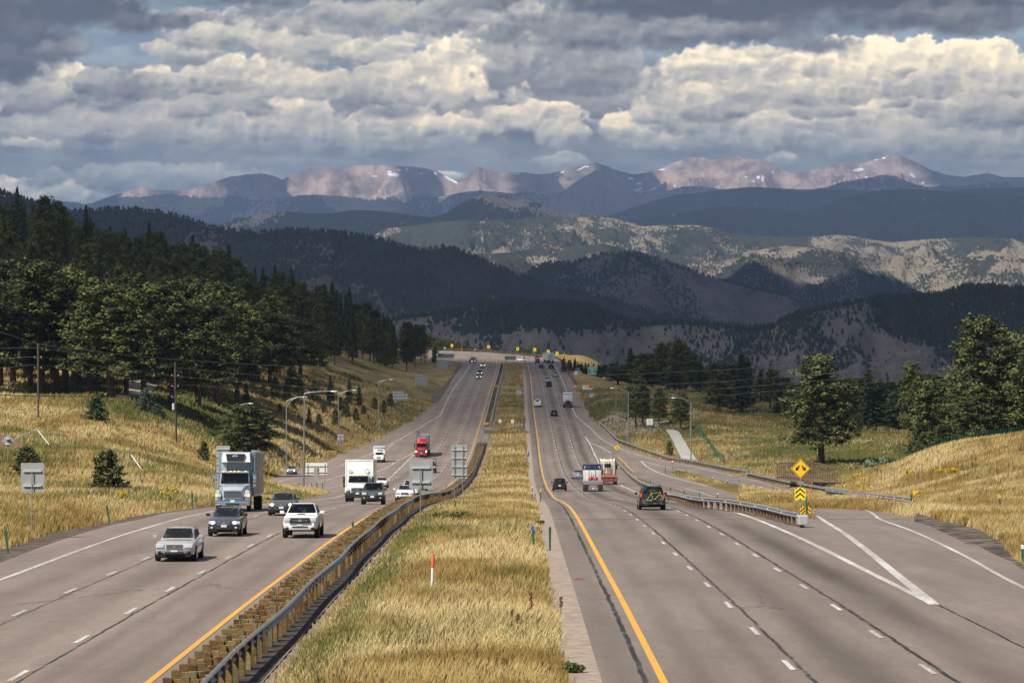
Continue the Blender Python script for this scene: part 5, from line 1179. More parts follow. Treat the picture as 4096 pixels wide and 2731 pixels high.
    for s in (-1, 1):
        h = P_("headlight", [((s*(hw*.70), fy+.085, zl+.02), (.38, .26, fr[1]*1.35))], M_LAMP)
        if lit: q = MB(); q.tube([(0,0,0),(0,-.03,0)], [.075,.06], 12); o = q.build("bulb", M_LIT, h); o.location = (s*hw*.66, fy-.035, zl+.02)
        q = MB(); q.rbox((s*(hw*.86), fy+.13, zl+.02), (.10,.24,fr[1]*.9), .02); q.build("indicator", M_AMBL if lit == 2 else M_AMBER, t)
        m_ = P_("mirror", [((s*(hw+.12), Y(cowl)+.26, belt+.10), (.22,.13,.16)), ((s*(hw+.0), Y(cowl)+.28, belt+.05), (.14,.05,.05))], pm if "blackmirror" not in opts else M_BLACK)
        if detail > 1: P_("fog_lamp", [((s*hw*.72, fy+.06, clear+.20), (.13,.16,.10))], M_LAMP if "fog" in opts else M_BLACK)
    P_("grille", [((0, fy+.05, zl), (W*.40, .16, fr[1]+.03))], M_BLACK)
    if detail > 1:
        q = MB()
        if "vbars" in opts: [q.box((x, fy-.035, zl), (.018,.02,fr[1]+.02)) for x in np.linspace(-W*.18, W*.18, 15)]
        elif "slots" in opts: [q.box((x, fy-.04, zl), (.045,.03,fr[1]+.06)) for x in np.linspace(-W*.17, W*.17, 8)]
        else: [q.box((0, fy-.035, zl+z), (W*.38,.02,.016)) for z in (-.045, 0, .045)]
        for z in (-1, 1): q.box((0, fy-.034, zl+z*(fr[1]/2+.02)), (W*.41,.022,.02))
        q.rbox((0, fy-.05, zl), (.13,.03,.09), .02); q.build("grille_trim", M_CHROME, t)
        P_("lower_intake", [((0, fy+.03, clear+.15), (W*.46,.16,.13))] + ([((s*W*.34, fy+.07, clear+.17), (W*.14,.14,.09)) for s in (-1,1)] if "intake3" in opts else []), M_BLACK)
        if "skid" in opts: P_("bumper", [((0, fy+.01, clear+.10), (W*.62,.12,.16))], mat("silver_skid", (.45,.46,.47), .45))
    pl = MB(); pl.rbox((0, fy-.02, clear+.30 if "lowplate" not in opts else clear+.2), (.31,.03,.155), .008); po = pl.build("licence_plate", M_PLATE, t)
    # rear
    ry = L/2
    for s in (-1, 1):
        if style in ("suv","wagon","van"): P_("tail_light", [((s*hw*.86, ry-.13, belt-.02), (.11,.26,.28))], M_REDL if "brake" in opts else M_RED)
        else: P_("tail_light", [((s*hw*.76, ry-.09, trunk-.20), (.34,.22,.16))], M_REDL if "brake" in opts else M_RED)
    P_("bumper", [((0, ry-.06, clear+.18), (W*.9,.20,.20))], M_BLACK if "blackbumper" in opts else pm)
    pl = MB(); pl.rbox((0, ry+.035, belt-.34), (.31,.03,.155), .008); pl.build("licence_plate", M_PLATE, t)
    if "rails" in opts:
        for s in (-1, 1): q = MB(); q.tube([(s*wt*.86,Y(wtop+.03),H-.01),(s*wt*.86,Y(wtop+.06),H+.07),(s*wt*.86,Y(rend-.05),H+.07),(s*wt*.86,Y(rend-.01),H-.01)], .02, 6); q.build("roof_rail", M_BLACK, t)
    if "antenna" in opts: q = MB(); q.tube([(0,Y(.55),H),(0,Y(.60),H+.42)], [.012,.005], 5); q.build("antenna", M_BLACK, t)
    if "scoop" in opts: P_("hood_scoop", [((0, Y(.19), hood+.035), (.5,.35,.07))], pm); P_("scoop_opening", [((0, Y(.15)-.02, hood+.045), (.42,.06,.04))], M_BLACK)
    if "lightbar" in opts: P_("light_bar", [((0, Y(.52), H+.07), (1.1,.25,.12))], M_LAMP)
    # driver seen through the glass is only a dark shape: two seats
    return t
def road_pt(c, x, y, L, away=False, dx=0):
    q = un(cv(c, (x, y)))[0]; Y = q[1]+L/2; return (float(q[0]+dx), float(Y), float(prof(Y))+.004)
# ---- towards the viewer
W_ = (.80,.80,.79)
car("sedan", "silver sedan with a bright ribbed grille leading the oncoming traffic", "car", road_pt("K", -258, 1176, 4.8) if 0 else road_pt("R", 400, 1290, 4.8), L=4.8, W=1.83, H=1.45, paint=(.50,.48,.46), metal=.4, opts=("vbars","antenna","intake3","lowplate"), hood=.92, belt=.96, nose=.74)
car("station_wagon", "dark blue-grey station wagon with lit headlights behind the silver sedan", "car", road_pt("R", 514, 1232, 4.7), L=4.7, W=1.78, H=1.50, paint=(.055,.065,.095), metal=.55, opts=("fog","rails","intake3","blackmirror"), lit=2, style="wagon", rend=.90, rbase=.985, hood=1.0, belt=1.02, nose=.78, clear=.28, trunk=1.02)
_t = car("pickup_truck", "white pickup truck with a big black grille beside the yellow line", "pickup", road_pt("R", 689, 1236, 5.4), L=5.4, W=1.91, H=1.79, paint=W_, metal=0, opts=("scoop","fog","darkrim","skid"), style="pickup", cowl=.27, wtop=.37, rend=.60, rbase=.97, hood=1.20, belt=1.22, trunk=1.25, nose=1.02, clear=.42, wr=.40, ww=.26, lit=0)
_q = MB(); _q.plate([(-.56,.80),(.56,.80),(.50,1.08),(-.50,1.08)], -2.78, -2.60); _q.build("grille", M_BLACK, _t)
_q = MB(); [_q.box((x, -2.80, .94), (.06,.02,.04)) for x in np.linspace(-.36,.36,9)]; _q.rbox((0,-2.81,.94), (.20,.03,.14), .05); _q.build("grille_trim", M_CHROME, _t)
car("sedan", "dark grey sedan with one lit lamp between the wagon and the white pickup", "car", road_pt("R", 646, 1184, 4.8), L=4.8, W=1.80, H=1.47, paint=(.10,.095,.09), metal=.6, lit=1, opts=("intake3",), hood=.99, belt=1.0, nose=.76)
car("suv", "dark green older off-road car with a chrome slotted grille", "suv", road_pt("K", 1800, 437, 4.6), L=4.6, W=1.84, H=1.76, paint=(.025,.030,.022), metal=.3, style="suv", opts=("slots","rails","fog"), cowl=.27, wtop=.38, rend=.92, rbase=.99, hood=1.12, belt=1.14, trunk=1.12, nose=.92, clear=.34, wr=.37, ww=.25, tumble=.78)
car("sedan", "white sedan just behind the white box truck", "car", road_pt("K", 1893, 262, 4.7), L=4.7, W=1.8, H=1.45, paint=W_, metal=0)
car("hatchback", "white hatchback with a dark roof half hidden by the guardrail", "car", (-10.3, 303, float(prof(303))), L=4.4, W=1.85, H=1.52, paint=W_, metal=0, style="wagon", rend=.88, rbase=.97, belt=1.05, hood=1.0, opts=("intake3",), nose=.8)
car("pickup_truck", "tall white pickup with wide towing mirrors behind the hatchback", "pickup", (-11.3, 352, float(prof(352))), L=5.8, W=2.05, H=1.98, paint=W_, metal=0, style="pickup", cowl=.27, wtop=.36, rend=.62, rbase=.97, hood=1.28, belt=1.30, trunk=1.3, nose=1.05, clear=.42, wr=.42, opts=("blackmirror",))
car("suv", "dark utility vehicle with a lit amber lamp behind the blank square sign back", "suv", (-12.2, 415, float(prof(415))), L=4.8, W=1.95, H=1.8, paint=(.05,.035,.025), metal=.3, style="suv", rend=.9, rbase=.98, lit=2, hood=1.05, belt=1.08, trunk=1.1, nose=.85)
car("hatchback", "silver hatchback on the left exit ramp", "car", road_pt("K", 948, 124, 4.4), L=4.4, W=1.76, H=1.46, paint=(.48,.51,.55), metal=.35, style="wagon", rend=.86, rbase=.97, opts=("scoop","intake3"), lit=2)
car("sedan", "blue-grey sedan with bright headlights on the far oncoming side", "car", road_pt("L", 1228, 914, 4.6), L=4.6, W=1.8, H=1.45, paint=(.09,.11,.16), metal=.5, lit=1, detail=1)
car("suv", "black utility vehicle with lights on right behind the far blue-grey sedan", "suv", road_pt("L", 1250, 838, 4.8), L=4.8, W=1.95, H=1.8, paint=(.03,.03,.032), metal=.3, style="suv", rend=.9, rbase=.98, lit=1, detail=1, hood=1.05, belt=1.08, trunk=1.1, nose=.85)
car("pickup_truck", "far white pickup coming over the crest", "pickup", road_pt("L", 1312, 686, 5.8), L=5.8, W=2.0, H=1.95, paint=W_, metal=0, style="pickup", cowl=.27, wtop=.36, rend=.62, rbase=.97, hood=1.25, belt=1.28, trunk=1.3, nose=1.05, clear=.42, wr=.42, lit=1, detail=1)
car("sedan", "black car on the far bend beside the red car", "car", road_pt("L", 1085, 579, 4.6), L=4.6, paint=(.02,.02,.022), metal=.2, lit=1, detail=1, yaw=.25)
car("suv", "dark red car on the far bend", "suv", road_pt("L", 1118, 541, 4.6), L=4.6, H=1.6, paint=(.22,.02,.02), metal=.2, style="suv", rend=.9, rbase=.98, detail=1, yaw=.35)
car("van", "dark van partly behind the farthest left sign back", "van", road_pt("L", 470, 478, 5.0), L=5.0, H=1.9, paint=(.05,.05,.055), metal=.2, style="suv", rend=.92, rbase=.99, belt=1.1, hood=1.1, trunk=1.1, detail=1, yaw=.9)
# ---- going away
SUVD = dict(style="suv", tumble=.78, rend=.90, rbase=.985, hood=1.02, belt=1.05, trunk=1.08, nose=.8, clear=.26, away=True)
car("suv", "black compact crossover beside the right-hand yellow line", "suv", road_pt("H", 484, 918, 4.6), L=4.6, W=1.84, H=1.68, paint=(.012,.012,.014), metal=.2, **SUVD)
_bk = car("suv", "black crossover carrying bicycles on its rear rack", "suv", road_pt("H", 1778, 1183, 4.6), L=4.6, W=1.88, H=1.68, paint=(.014,.014,.017), metal=.2, opts=("rails","brake","blackbumper"), **SUVD)
car("hatchback", "silver hatchback left of the flatbed lorry", "car", road_pt("H", 735, 752, 4.5), L=4.5, W=1.78, H=1.5, paint=(.42,.46,.52), metal=.6, opts=("brake",), **SUVD)
car("suv", "black crossover alone in the middle lane before the rise", "suv", road_pt("I", 1132, 1120, 4.6), L=4.6, W=1.84, H=1.66, paint=(.014,.014,.016), metal=.2, **SUVD)
_u = car("pickup_truck", "white work pickup with a ladder rack by the yellow line", "pickup", road_pt("I", 785, 930, 5.6), L=5.6, W=2.0, H=1.92, paint=W_, metal=0, style="pickup", away=True, cowl=.27, wtop=.36, rend=.62, rbase=.97, hood=1.25, belt=1.28, trunk=1.35, nose=1.05, clear=.42, wr=.42, opts=("blackmirror","lightbar"))
for s in (-1, 1): _q = MB(); _q.rbox((s*.82, 1.3, 1.45), (.34,2.4,.5), .03); _q.build("tool_box", paintm("paint_white_box", W_), _u)
_j = car("suv", "black off-road car with a spare wheel on its tailgate", "suv", road_pt("I", 1023, 511, 4.2), L=4.2, W=1.88, H=1.86, paint=(.012,.012,.012), metal=.1, **{**SUVD, "belt":1.15, "hood":1.12, "trunk":1.15, "wr":.42, "rbase":.99, "tumble":.9})
_q = MB(); _q.tube([(0,2.12,1.05),(0,2.36,1.05)], .38, 18); _q.build("spare_wheel", M_TYRE, _j)
car("suv", "silver crossover just ahead of the black off-road car", "suv", road_pt("I", 978, 414, 4.7), L=4.7, W=1.9, H=1.7, paint=(.46,.50,.54), metal=.6, detail=1, **SUVD)
car("suv", "silver crossover in the right lane near the crest", "suv", road_pt("I", 1161, 297, 4.6), L=4.6, W=1.86, H=1.68, paint=(.40,.44,.50), metal=.6, detail=1, **SUVD)
car("suv", "black boxy car in the right lane behind the white trailer", "suv", road_pt("I", 1070, 130, 4.8), L=4.8, W=1.95, H=1.8, paint=(.016,.016,.016), metal=.2, detail=1, **{**SUVD, "belt":1.15})
_bc = car("sedan", "black car with a pale roof load in the middle lane", "car", road_pt("I", 857, 120, 4.6), L=4.6, W=1.8, H=1.5, paint=(.013,.013,.013), metal=.2, detail=1, **SUVD)
_q = MB(); _q.rbox((0, .2, 1.68), (.9,1.6,.34), .1); _q.build("roof_box", paintm("paint_roofbox", (.55,.56,.55)), _bc)
car("pickup_truck", "dark pickup carrying a wheel close behind the maroon car", "pickup", road_pt("N", 588, 446, 5.4), L=5.4, W=1.95, H=1.85, paint=(.03,.035,.035), metal=.2, style="pickup", away=True, cowl=.27, wtop=.36, rend=.62, rbase=.97, hood=1.2, belt=1.22, trunk=1.25, nose=1.0, clear=.4, wr=.4, detail=1)
car("suv", "maroon van at the crest left of the white trailer", "van", road_pt("N", 582, 385, 4.8), L=4.8, W=1.95, H=1.85, paint=(.16,.012,.03), metal=.2, detail=1, **SUVD)
car("suv", "white estate car turning with the far bend", "suv", road_pt("N", 333, 412, 4.8), L=4.8, W=1.9, H=1.7, paint=W_, metal=0, yaw=.55, detail=1, **SUVD)
# ---- bicycles hung on the black crossover
def bicycle(x, y, z, paint, label, flip=1, tilt=0, sc=1.0):
    t = thing("bicycle", label, "bicycle", (0,0,0)); fm = paintm("paint_bike_%.1f_%.1f" % paint[:2], paint, 0)
    for wx in (-.54, .54):
        b = MB(); n = 28
        b.tube([(wx+.35*math.cos(2*math.pi*k/n), 0, .35+.35*math.sin(2*math.pi*k/n)) for k in range(n+1)], .025, 6, cap=False)
        o = b.build("wheel", M_TYRE, t, smooth=True); s = MB()
        for k in range(12): a = k*math.pi/6; s.tube([(wx, 0, .35),(wx+.33*math.cos(a), 0, .35+.33*math.sin(a))], .004, 3)
        s.tube([(wx,-.03,.35),(wx,.03,.35)], .03, 8); s.build("spokes", M_CHROME, o)
    b = MB(); A, B, Cc, D_, E_ = (-.54,0,.35), (-.10,0,.30), (-.20,0,.78), (.36,0,.82), (.54,0,.35)
    for p, q in ((A,B),(A,Cc),(B,Cc),(Cc,D_),(B,(.38,0,.72)),((.36,0,.90),E_),(Cc,(-.23,0,.95))): b.tube([p,q], .019, 6)
    b.build("frame", fm, t); b = MB(); b.tube([(.35,-.28,.95),(.35,.28,.95)], .015, 6); b.tube([(.36,0,.82),(.35,0,.95)], .02, 6); b.build("handlebar", M_BLACK, t)
    b = MB(); b.rbox((-.24,0,.97), (.24,.12,.05), .02); b.build("saddle", M_BLACK, t); b = MB(); b.tube([(-.10,-.02,.30),(-.10,.05,.30)], .09, 12); b.box((-.02,.06,.24), (.17,.02,.03)); b.build("crank", M_BLACK, t)
    t.location = (x, y, z); t.rotation_euler = (0, tilt, math.pi if flip < 0 else 0); t.scale = (sc,)*3; return t
_bx, _by, _bz = _bk.location
_ry = _by-2.3
b1 = bicycle(_bx+.16, _ry-.48, _bz+.50, (.38,.52,.04), "lime green mountain bike nearest on the rack", 1, -.06, 1.08)
b2 = bicycle(_bx+.02, _ry-.28, _bz+.52, (.04,.04,.045), "black bicycle between the lime bike and the car", -1, .05, 1.02)
b3 = bicycle(_bx+.20, _ry-.66, _bz+.46, (.55,.10,.09), "red-framed bicycle outermost on the rack", -1, .04, .94) if False else None
_q = MB(); _q.tube([(-.6,2.42,.52),(.6,2.42,.52)], .03, 8); _q.tube([(0,2.25,.42),(0,2.95,.42)], .03, 8); _q.tube([(0,2.6,.42),(0,2.62,1.05)], .025, 8); _q.build("bicycle_rack", M_BLACK, _bk)
_q = MB(); _q.rbox((0,2.36,.48), (1.35,.06,.07), .02); _q.build("bumper", M_CHROME, _bk)
# ---- lorries
def lorry_wheels(t, xs, ys, r=.52, w=.28, dual=()):
    for i, y in enumerate(ys):
        for s in (-1, 1): wheel(t, s*xs, y, r, w*(2 if i in dual else 1), M_RIM if i == 0 else M_BLACK)
def PB(t, nm, shapes, m, r=.25, **kw):
    q = MB(); [q.rbox(c, d, min(d)*r) for c, d in shapes]; return q.build(nm, m, t, smooth=30, **kw)
def front_cab(t, pm, y0=-4.2, W=2.45, cw=2.12, hood=1.9, hbase=.85, roof=2.72, hoodL=1.55, cabL=1.7, bumper=M_CHROME, grille="bars", amber=True, lit=2, bz=(.42,.84)):
    """bonneted lorry cab, its bumper at y0"""
    hw = W/2; ch = cw/2; b = MB()
    # bonnet, rising to the windscreen, with separate round wings
    def sec(y, zb, zt, w): P = [(w,zb),(w,zb+.62*(zt-zb)),(w*.88,zt-.05),(w*.6,zt),(0,zt+.03)]; P = P+[(-x,z) for x, z in P[-2::-1]]; return [(x, y, z) for x, z in P]
    loft(b, [sec(y0+.12, hbase, hood-.42, ch*.62), sec(y0+.30, hbase-.05, hood-.28, ch*.72), sec(y0+hoodL*.6, hbase-.05, hood-.10, ch*.84), sec(y0+hoodL, hbase-.05, hood, ch*.97)])
    bo = b.build("bonnet", pm, t, smooth=40)
    for s in (-1, 1):
        b = MB(); secs = []
        for f, zt, w in ((0.04,hood-.58,.30),(.12,hood-.46,.37),(.35,hood-.40,.40),(.7,hood-.45,.38),(1.0,hood-.75,.30)):
            y = y0+.12+f*(hoodL-.1); cx = s*(hw-w/2-.02); zb = hbase-.08 if f < .2 else hbase+.22
            P = [(cx-w*.5,zb),(cx+w*.5,zb),(cx+w*.5,zt-.14),(cx+w*.3,zt),(cx-w*.3,zt+.02),(cx-w*.5,zt-.06)]; secs.append([(x, y, z) for x, z in P])
        loft(b, secs); b.build("mudguard", pm, t, smooth=40)
        h = PB(t, "headlight", [((s*(hw-.24), y0+.14, hbase+.28), (.38,.16,.22))], M_LAMP)
        q = MB(); q.rbox((s*(hw-.12), y0+.05, hbase+.28), (.13,.05,.16), .03); q.build("indicator", M_AMBL if lit else M_AMBER, t)
        if lit == 1: q = MB(); q.tube([(s*(hw-.27),y0+.07,hbase+.28),(s*(hw-.27),y0+.03,hbase+.28)], [.11,.09], 12); q.build("bulb", M_LIT, h)
        PB(t, "mirror", [((s*(ch+.32), y0+hoodL+.15, roof-.42), (.22,.14,.62)), ((s*(ch+.32), y0+hoodL+.15, roof-.92), (.22,.14,.26))], M_BLACK if bumper is not M_CHROME else M_CHROME, .3)
        q = MB(); q.tube([(s*ch, y0+hoodL+.2, roof-.12),(s*(ch+.34), y0+hoodL+.15, roof-.06),(s*(ch+.34), y0+hoodL+.15, roof-1.1),(s*ch, y0+hoodL+.2, roof-1.12)], .018, 6); q.build("mirror_arm", M_BLACK, t)
    # cab
    b = MB(); b.rbox((0, y0+hoodL+cabL/2+.0, (hbase+hood)/2), (cw, cabL, hood-hbase+.1), .06)
    def sc(y, z0, z1, w, wt): P = [(w,z0),(wt+.01,z1-.16),(wt*.94,z1),(wt*.5,z1+.03)]; P = P+[(-x,z) for x, z in P[::-1]]; return [(x, y, z) for x, z in P]
    loft(b, [sc(y0+hoodL-.04, hood-.1, hood+.03, ch, ch*.99), sc(y0+hoodL+.30, hood-.1, roof-.02, ch, ch*.94), sc(y0+hoodL+cabL*.6, hood-.1, roof+.04, ch, ch*.94), sc(y0+hoodL+cabL, hood-.1, roof+.04, ch, ch*.94)])
    b.build("cab", pm, t, smooth=35)
    g = MB(); pts = []
    for u in (-1,-.5,0,.5,1): pts += [(u*ch*.92, y0+hoodL-.10+.03*u*u, hood+.06), (u*ch*.86, y0+hoodL+.18+.03*u*u, roof-.12)]
    g.add(pts, [(i*2, i*2+1, i*2+3, i*2+2) for i in range(4)]); g.build("windshield", M_GLASS, t, smooth=True)
    for s in (-1, 1): g = MB(); g.add([(s*(ch+.012), y0+hoodL+.15, hood+.02),(s*(ch+.012), y0+hoodL+cabL-.5, hood+.02),(s*(ch*.95+.02), y0+hoodL+cabL-.5, roof-.2),(s*(ch*.95+.02), y0+hoodL+.40, roof-.2)], [(0,1,2,3)]); g.build("side_window", M_GLASS, t)
    PB(t, "sun_visor", [((0, y0+hoodL+.16, roof+.02), (cw*.93,.26,.13))], pm)
    q = MB(); [q.rbox((x*ch, y0+hoodL+.02, roof+.07), (.09,.08,.06), .02) for x in (-.72,-.26,0,.26,.72)]; q.build("marker_lamps", M_AMBL if amber else M_AMBER, t)
    gw = cw*.56; gz0, gz1 = hbase+.10, hood-.46
    PB(t, "grille", [((0, y0+.12, (gz0+gz1)/2), (gw, .10, gz1-gz0))], M_BLACK, .1)
    q = MB()
    if grille == "bars": [q.rbox((0, y0+.055, gz0+(gz1-gz0)*(k+.5)/6), (gw*.98,.03,.035), .01) for k in range(6)]
    elif grille == "mesh":
        [q.box((x, y0+.06, (gz0+gz1)/2), (.012,.02,gz1-gz0)) for x in np.linspace(-gw*.47,gw*.47,15)]; [q.box((0, y0+.06, z), (gw*.96,.02,.012)) for z in np.linspace(gz0+.03,gz1-.03,7)]
        q.box((0, y0+.05, (gz0+gz1)/2), (.04,.03,gz1-gz0))
    for z in (gz0, gz1): q.rbox((0, y0+.05, z), (gw*1.03,.05,.045), .015)
    for s in (-1, 1): q.rbox((s*gw/2, y0+.05, (gz0+gz1)/2), (.045,.05,gz1-gz0+.05), .015)
    q.build("grille_trim", M_CHROME, t)
    PB(t, "bumper", [((0, y0+.08, (bz[0]+bz[1])/2), (W*.99,.30,bz[1]-bz[0]))], bumper, .3)
    PB(t, "bumper_opening", [((0, y0-.045, bz[0]+.12), (W*.38,.12,.14))], M_BLACK)
    pl = MB(); pl.rbox((0, y0-.09, bz[1]-.10), (.31,.03,.155), .008); pl.build("licence_plate", M_PLATE, t)
    PB(t, "underbody", [((0, y0+3.2, .72), (W*.6, 6.0, .3))], M_UNDER)
def place(name, label, cat_, X, Y, away=False, yaw=0):
    sl = float(prof(Y+8)-prof(Y-8))/16
    t = thing(name, label, cat_, (X, Y, float(prof(Y))+.004)); t.rotation_euler = (math.atan(sl)*(-1 if away else 1), 0, (math.pi if away else 0)+yaw); return t
def box_body(t, y0, L, W, z0, z1, m, edge, nm="cargo_box"):
    PB(t, nm, [((0, y0+L/2, (z0+z1)/2), (W, L, z1-z0))], m, .012)
    q = MB()
    for s in (-1, 1):
        q.rbox((s*(W/2-.04), y0-.01, (z0+z1)/2), (.12,.06,z1-z0+.02), .02); q.rbox((s*(W/2-.02), y0+L/2, z1-.03), (.09,L+.02,.10), .02); q.rbox((s*(W/2-.02), y0+L/2, z0+.05), (.08,L+.02,.14), .02)
    q.rbox((0, y0-.01, z1-.05), (W,.06,.13), .02); q.build("box_edging", edge, t, smooth=30)
M_ALU = speckled("aluminium_panels", (.34,.33,.32), (.22,.21,.20), .7, .38, .75); M_ALUB = mat("bright_aluminium", (.6,.6,.6), .3, .9)
_q = un(cv("R", (540, 1171)))[0]
rt = place("refrigerated_truck", "pale grey refrigerated lorry with a roof cooling unit in the left lane", "truck", -19.35, 217+4.2)
front_cab(rt, paintm("paint_palegrey", (.36,.41,.44), 0), lit=2)
box_body(rt, -.95, 7.6, 2.55, 1.05, 4.12, M_ALU, M_ALUB)
PB(rt, "nose_panel", [((0, -1.0, 2.62), (2.40,.12,2.9))], paintm("paint_greyfront", (.16,.19,.21), 0), .1)
PB(rt, "roof_fairing", [((-.86, -1.12, 3.3), (.40,.22,1.3))], paintm("paint_palegrey", (.36,.41,.44), 0))
cu_ = MB(); cu_.add([(-1.0,-1.62,3.42),(1.0,-1.62,3.42),(1.06,-1.06,3.38),(-1.06,-1.06,3.38),(-.94,-1.5,4.05),(.94,-1.5,4.05),(1.0,-1.06,4.10),(-1.0,-1.06,4.10)], [(0,1,5,4),(1,2,6,5),(2,3,7,6),(3,0,4,7),(4,5,6,7),(0,3,2,1)])
cuo = cu_.build("cooling_unit", paintm("paint_unitwhite", (.72,.74,.75), 0), rt)
_q = MB(); _q.plate([(-.62,3.50),(.52,3.50),(.60,4.0),(-.70,4.0)], -1.72, -1.5); _q.build("unit_grille", M_BLACK, cuo)
_q = MB(); _q.tube([(0,-1.75,0),(0,-1.72,0)], .18, 20); _o = _q.build("oval_badge", mat("badge_white", (.75,.78,.8), .4), cuo); _o.location = (-.06,0,3.84); _o.scale = (1,1,.38)
_q = MB(); _q.tube([(0,-1.765,0),(0,-1.735,0)], .13, 20); _o = _q.build("oval_badge", mat("badge_blue", (.10,.20,.5), .4), cuo); _o.location = (-.06,0,3.84); _o.scale = (1,1,.38)
PB(rt, "roof_vent", [((.95, 3.5, 4.18), (.55,.6,.14))], M_ALUB)
lorry_wheels(rt, 1.06, (-3.1, 4.4), .50, .28, dual=(1,))
bt = place("box_truck", "white bonneted box truck with two diamond placards above its cab", "truck", -14.15, 287+4.2)
PW = paintm("paint_truckwhite", (.78,.78,.76), 0)
front_cab(bt, PW, hood=1.72, hbase=.82, roof=2.42, cw=2.0, W=2.35, bumper=M_BLACK, grille="mesh", lit=2, bz=(.38,.86))
box_body(bt, -.85, 7.4, 2.56, 1.0, 3.87, PW, PW)
for s, x in ((1, .72), (-1, -.82)):
    _q = MB(); _q.box((x, -.92, 2.78), (.34,.02,.34), rot=(0,.785,0)); _o = _q.build("placard_frame", mat("placard_grey", (.30,.31,.24), .6) if s < 0 else M_BLACK, bt)
    _q = MB(); _q.box((x, -.945, 2.78), (.28,.02,.28), rot=(0,.785,0)); _q.build("placard_face", PW, _o)
    if s < 0: _q = MB(); [_q.box((x+dx, -.96, 2.78+dz), (.10,.01,.10), rot=(0,.785,0)) for dx, dz in ((0,.10),(0,-.10),(.10,0),(-.10,0))]; _q.build("placard_mark", mat("placard_grey2", (.45,.46,.38), .6), _o)
lorry_wheels(bt, 1.02, (-3.15, 4.2), .48, .27, dual=(1,))
rs = place("semi_truck", "red long-nosed semi-trailer truck with a high roof fairing", "truck", -18.55, float(un(cv("J", (1105, 700)))[0][1])+4.2)
PR_ = paintm("paint_red", (.36,.012,.018), 0)
front_cab(rs, PR_, W=2.5, hood=2.02, hbase=.9, roof=2.85, cabL=2.9, bumper=PR_, grille="mesh", lit=1, bz=(.35,.92))
_q = MB(); loft(_q, [[(x*w, y, z) for x, z in ((1,2.85),(1,z1-.2),(.8,z1),(-.8,z1),(-1,z1-.2),(-1,2.85))] for y, z1, w in ((-2.45,3.05,.9),(-1.9,3.75,1.0),(-.4,4.0,1.06),(.1,4.0,1.06))]); _q.build("roof_fairing", PR_, rs, smooth=35)
box_body(rs, .9, 14.5, 2.6, 1.15, 4.15, M_ALU, M_ALUB, "trailer_box"); lorry_wheels(rs, 1.06, (-3.05, .2, 1.5, 12.6, 13.9), .5, .28, dual=(1,2,3,4))
# smoke from its stack
_sm = MB(); bm = bmesh.new(); bmesh.ops.create_icosphere(bm, subdivisions=3, radius=1)
for v in bm.verts: v.co *= 1+.25*(vnoise(v.co.x*2+5, v.co.z*2+v.co.y)-.5)
bm.verts.index_update(); _sm.add([(v.co.x*.55, v.co.y*.8, v.co.z*.75) for v in bm.verts], [tuple(v.index for v in f.verts) for f in bm.faces]); bm.free()
_m = bpy.data.materials.new("exhaust_smoke"); _m.use_nodes = True; _n = _m.node_tree; _n.nodes.clear(); _v = _n.nodes.new("ShaderNodeVolumePrincipled"); _oo = _n.nodes.new("ShaderNodeOutputMaterial"); _v.inputs["Density"].default_value = .55; _v.inputs["Color"].default_value = (.15,.14,.13,1); _n.links.new(_v.outputs[0], _oo.inputs["Volume"])
_o = _sm.build("exhaust_smoke", _m, loc=(rs.location.x-.7, rs.location.y-1.5, rs.location.z+4.75)); tag(_o, "faint dark puff of exhaust above the red semi-trailer truck", "smoke")
# ambulance
am = road_pt("J", 450, 783, 6.6)
av = car("ambulance", "white ambulance with a tall square rear body on the ramp", "ambulance", am, L=6.6, W=2.05, H=1.98, paint=W_, metal=0, style="pickup", cowl=.24, wtop=.32, rend=.50, rbase=.97, hood=1.28, belt=1.32, trunk=1.1, nose=1.08, clear=.42, wr=.42, opts=("blackmirror",), lit=2)
PB(av, "rear_body", [((0, 1.35, 1.95), (2.35,4.1,2.25))], PW, .03); PB(av, "warning_lights", [((0, -.75, 2.92), (2.2,.16,.16))], mat("light_blue_lens", (.25,.40,.6), .3)); PB(av, "warning_lamp", [((0,-.80,2.55), (1.0,.2,.35))], M_LAMP)
PB(av, "side_emblem", [((.95,-.72,2.55), (.25,.04,.18))], mat("orange_patch", (.7,.16,.04), .5))
# police-style truck with roof lamps behind the square sign
pk = car("pickup_truck", "black truck with a roof lamp bar behind the tall sign back", "pickup", (-14.6, 560, float(prof(560))), L=5.8, W=2.1, H=2.0, paint=(.02,.02,.02), metal=.1, style="pickup", cowl=.27, wtop=.36, rend=.62, rbase=.97, hood=1.28, belt=1.3, trunk=1.3, nose=1.05, clear=.42, wr=.42, opts=("blackmirror","lightbar"))
_q = MB(); [_q.tube([(s*.95,.9,1.3),(s*.95,.9,2.5),(s*.95,2.7,2.5),(s*.95,2.7,1.3)], .04, 6) for s in (-1,1)]; _q.tube([(-.95,.9,2.5),(.95,.9,2.5)], .04, 6); _q.tube([(-.95,2.7,2.5),(.95,2.7,2.5)], .04, 6); _q.build("ladder_rack", M_BLACK, pk)
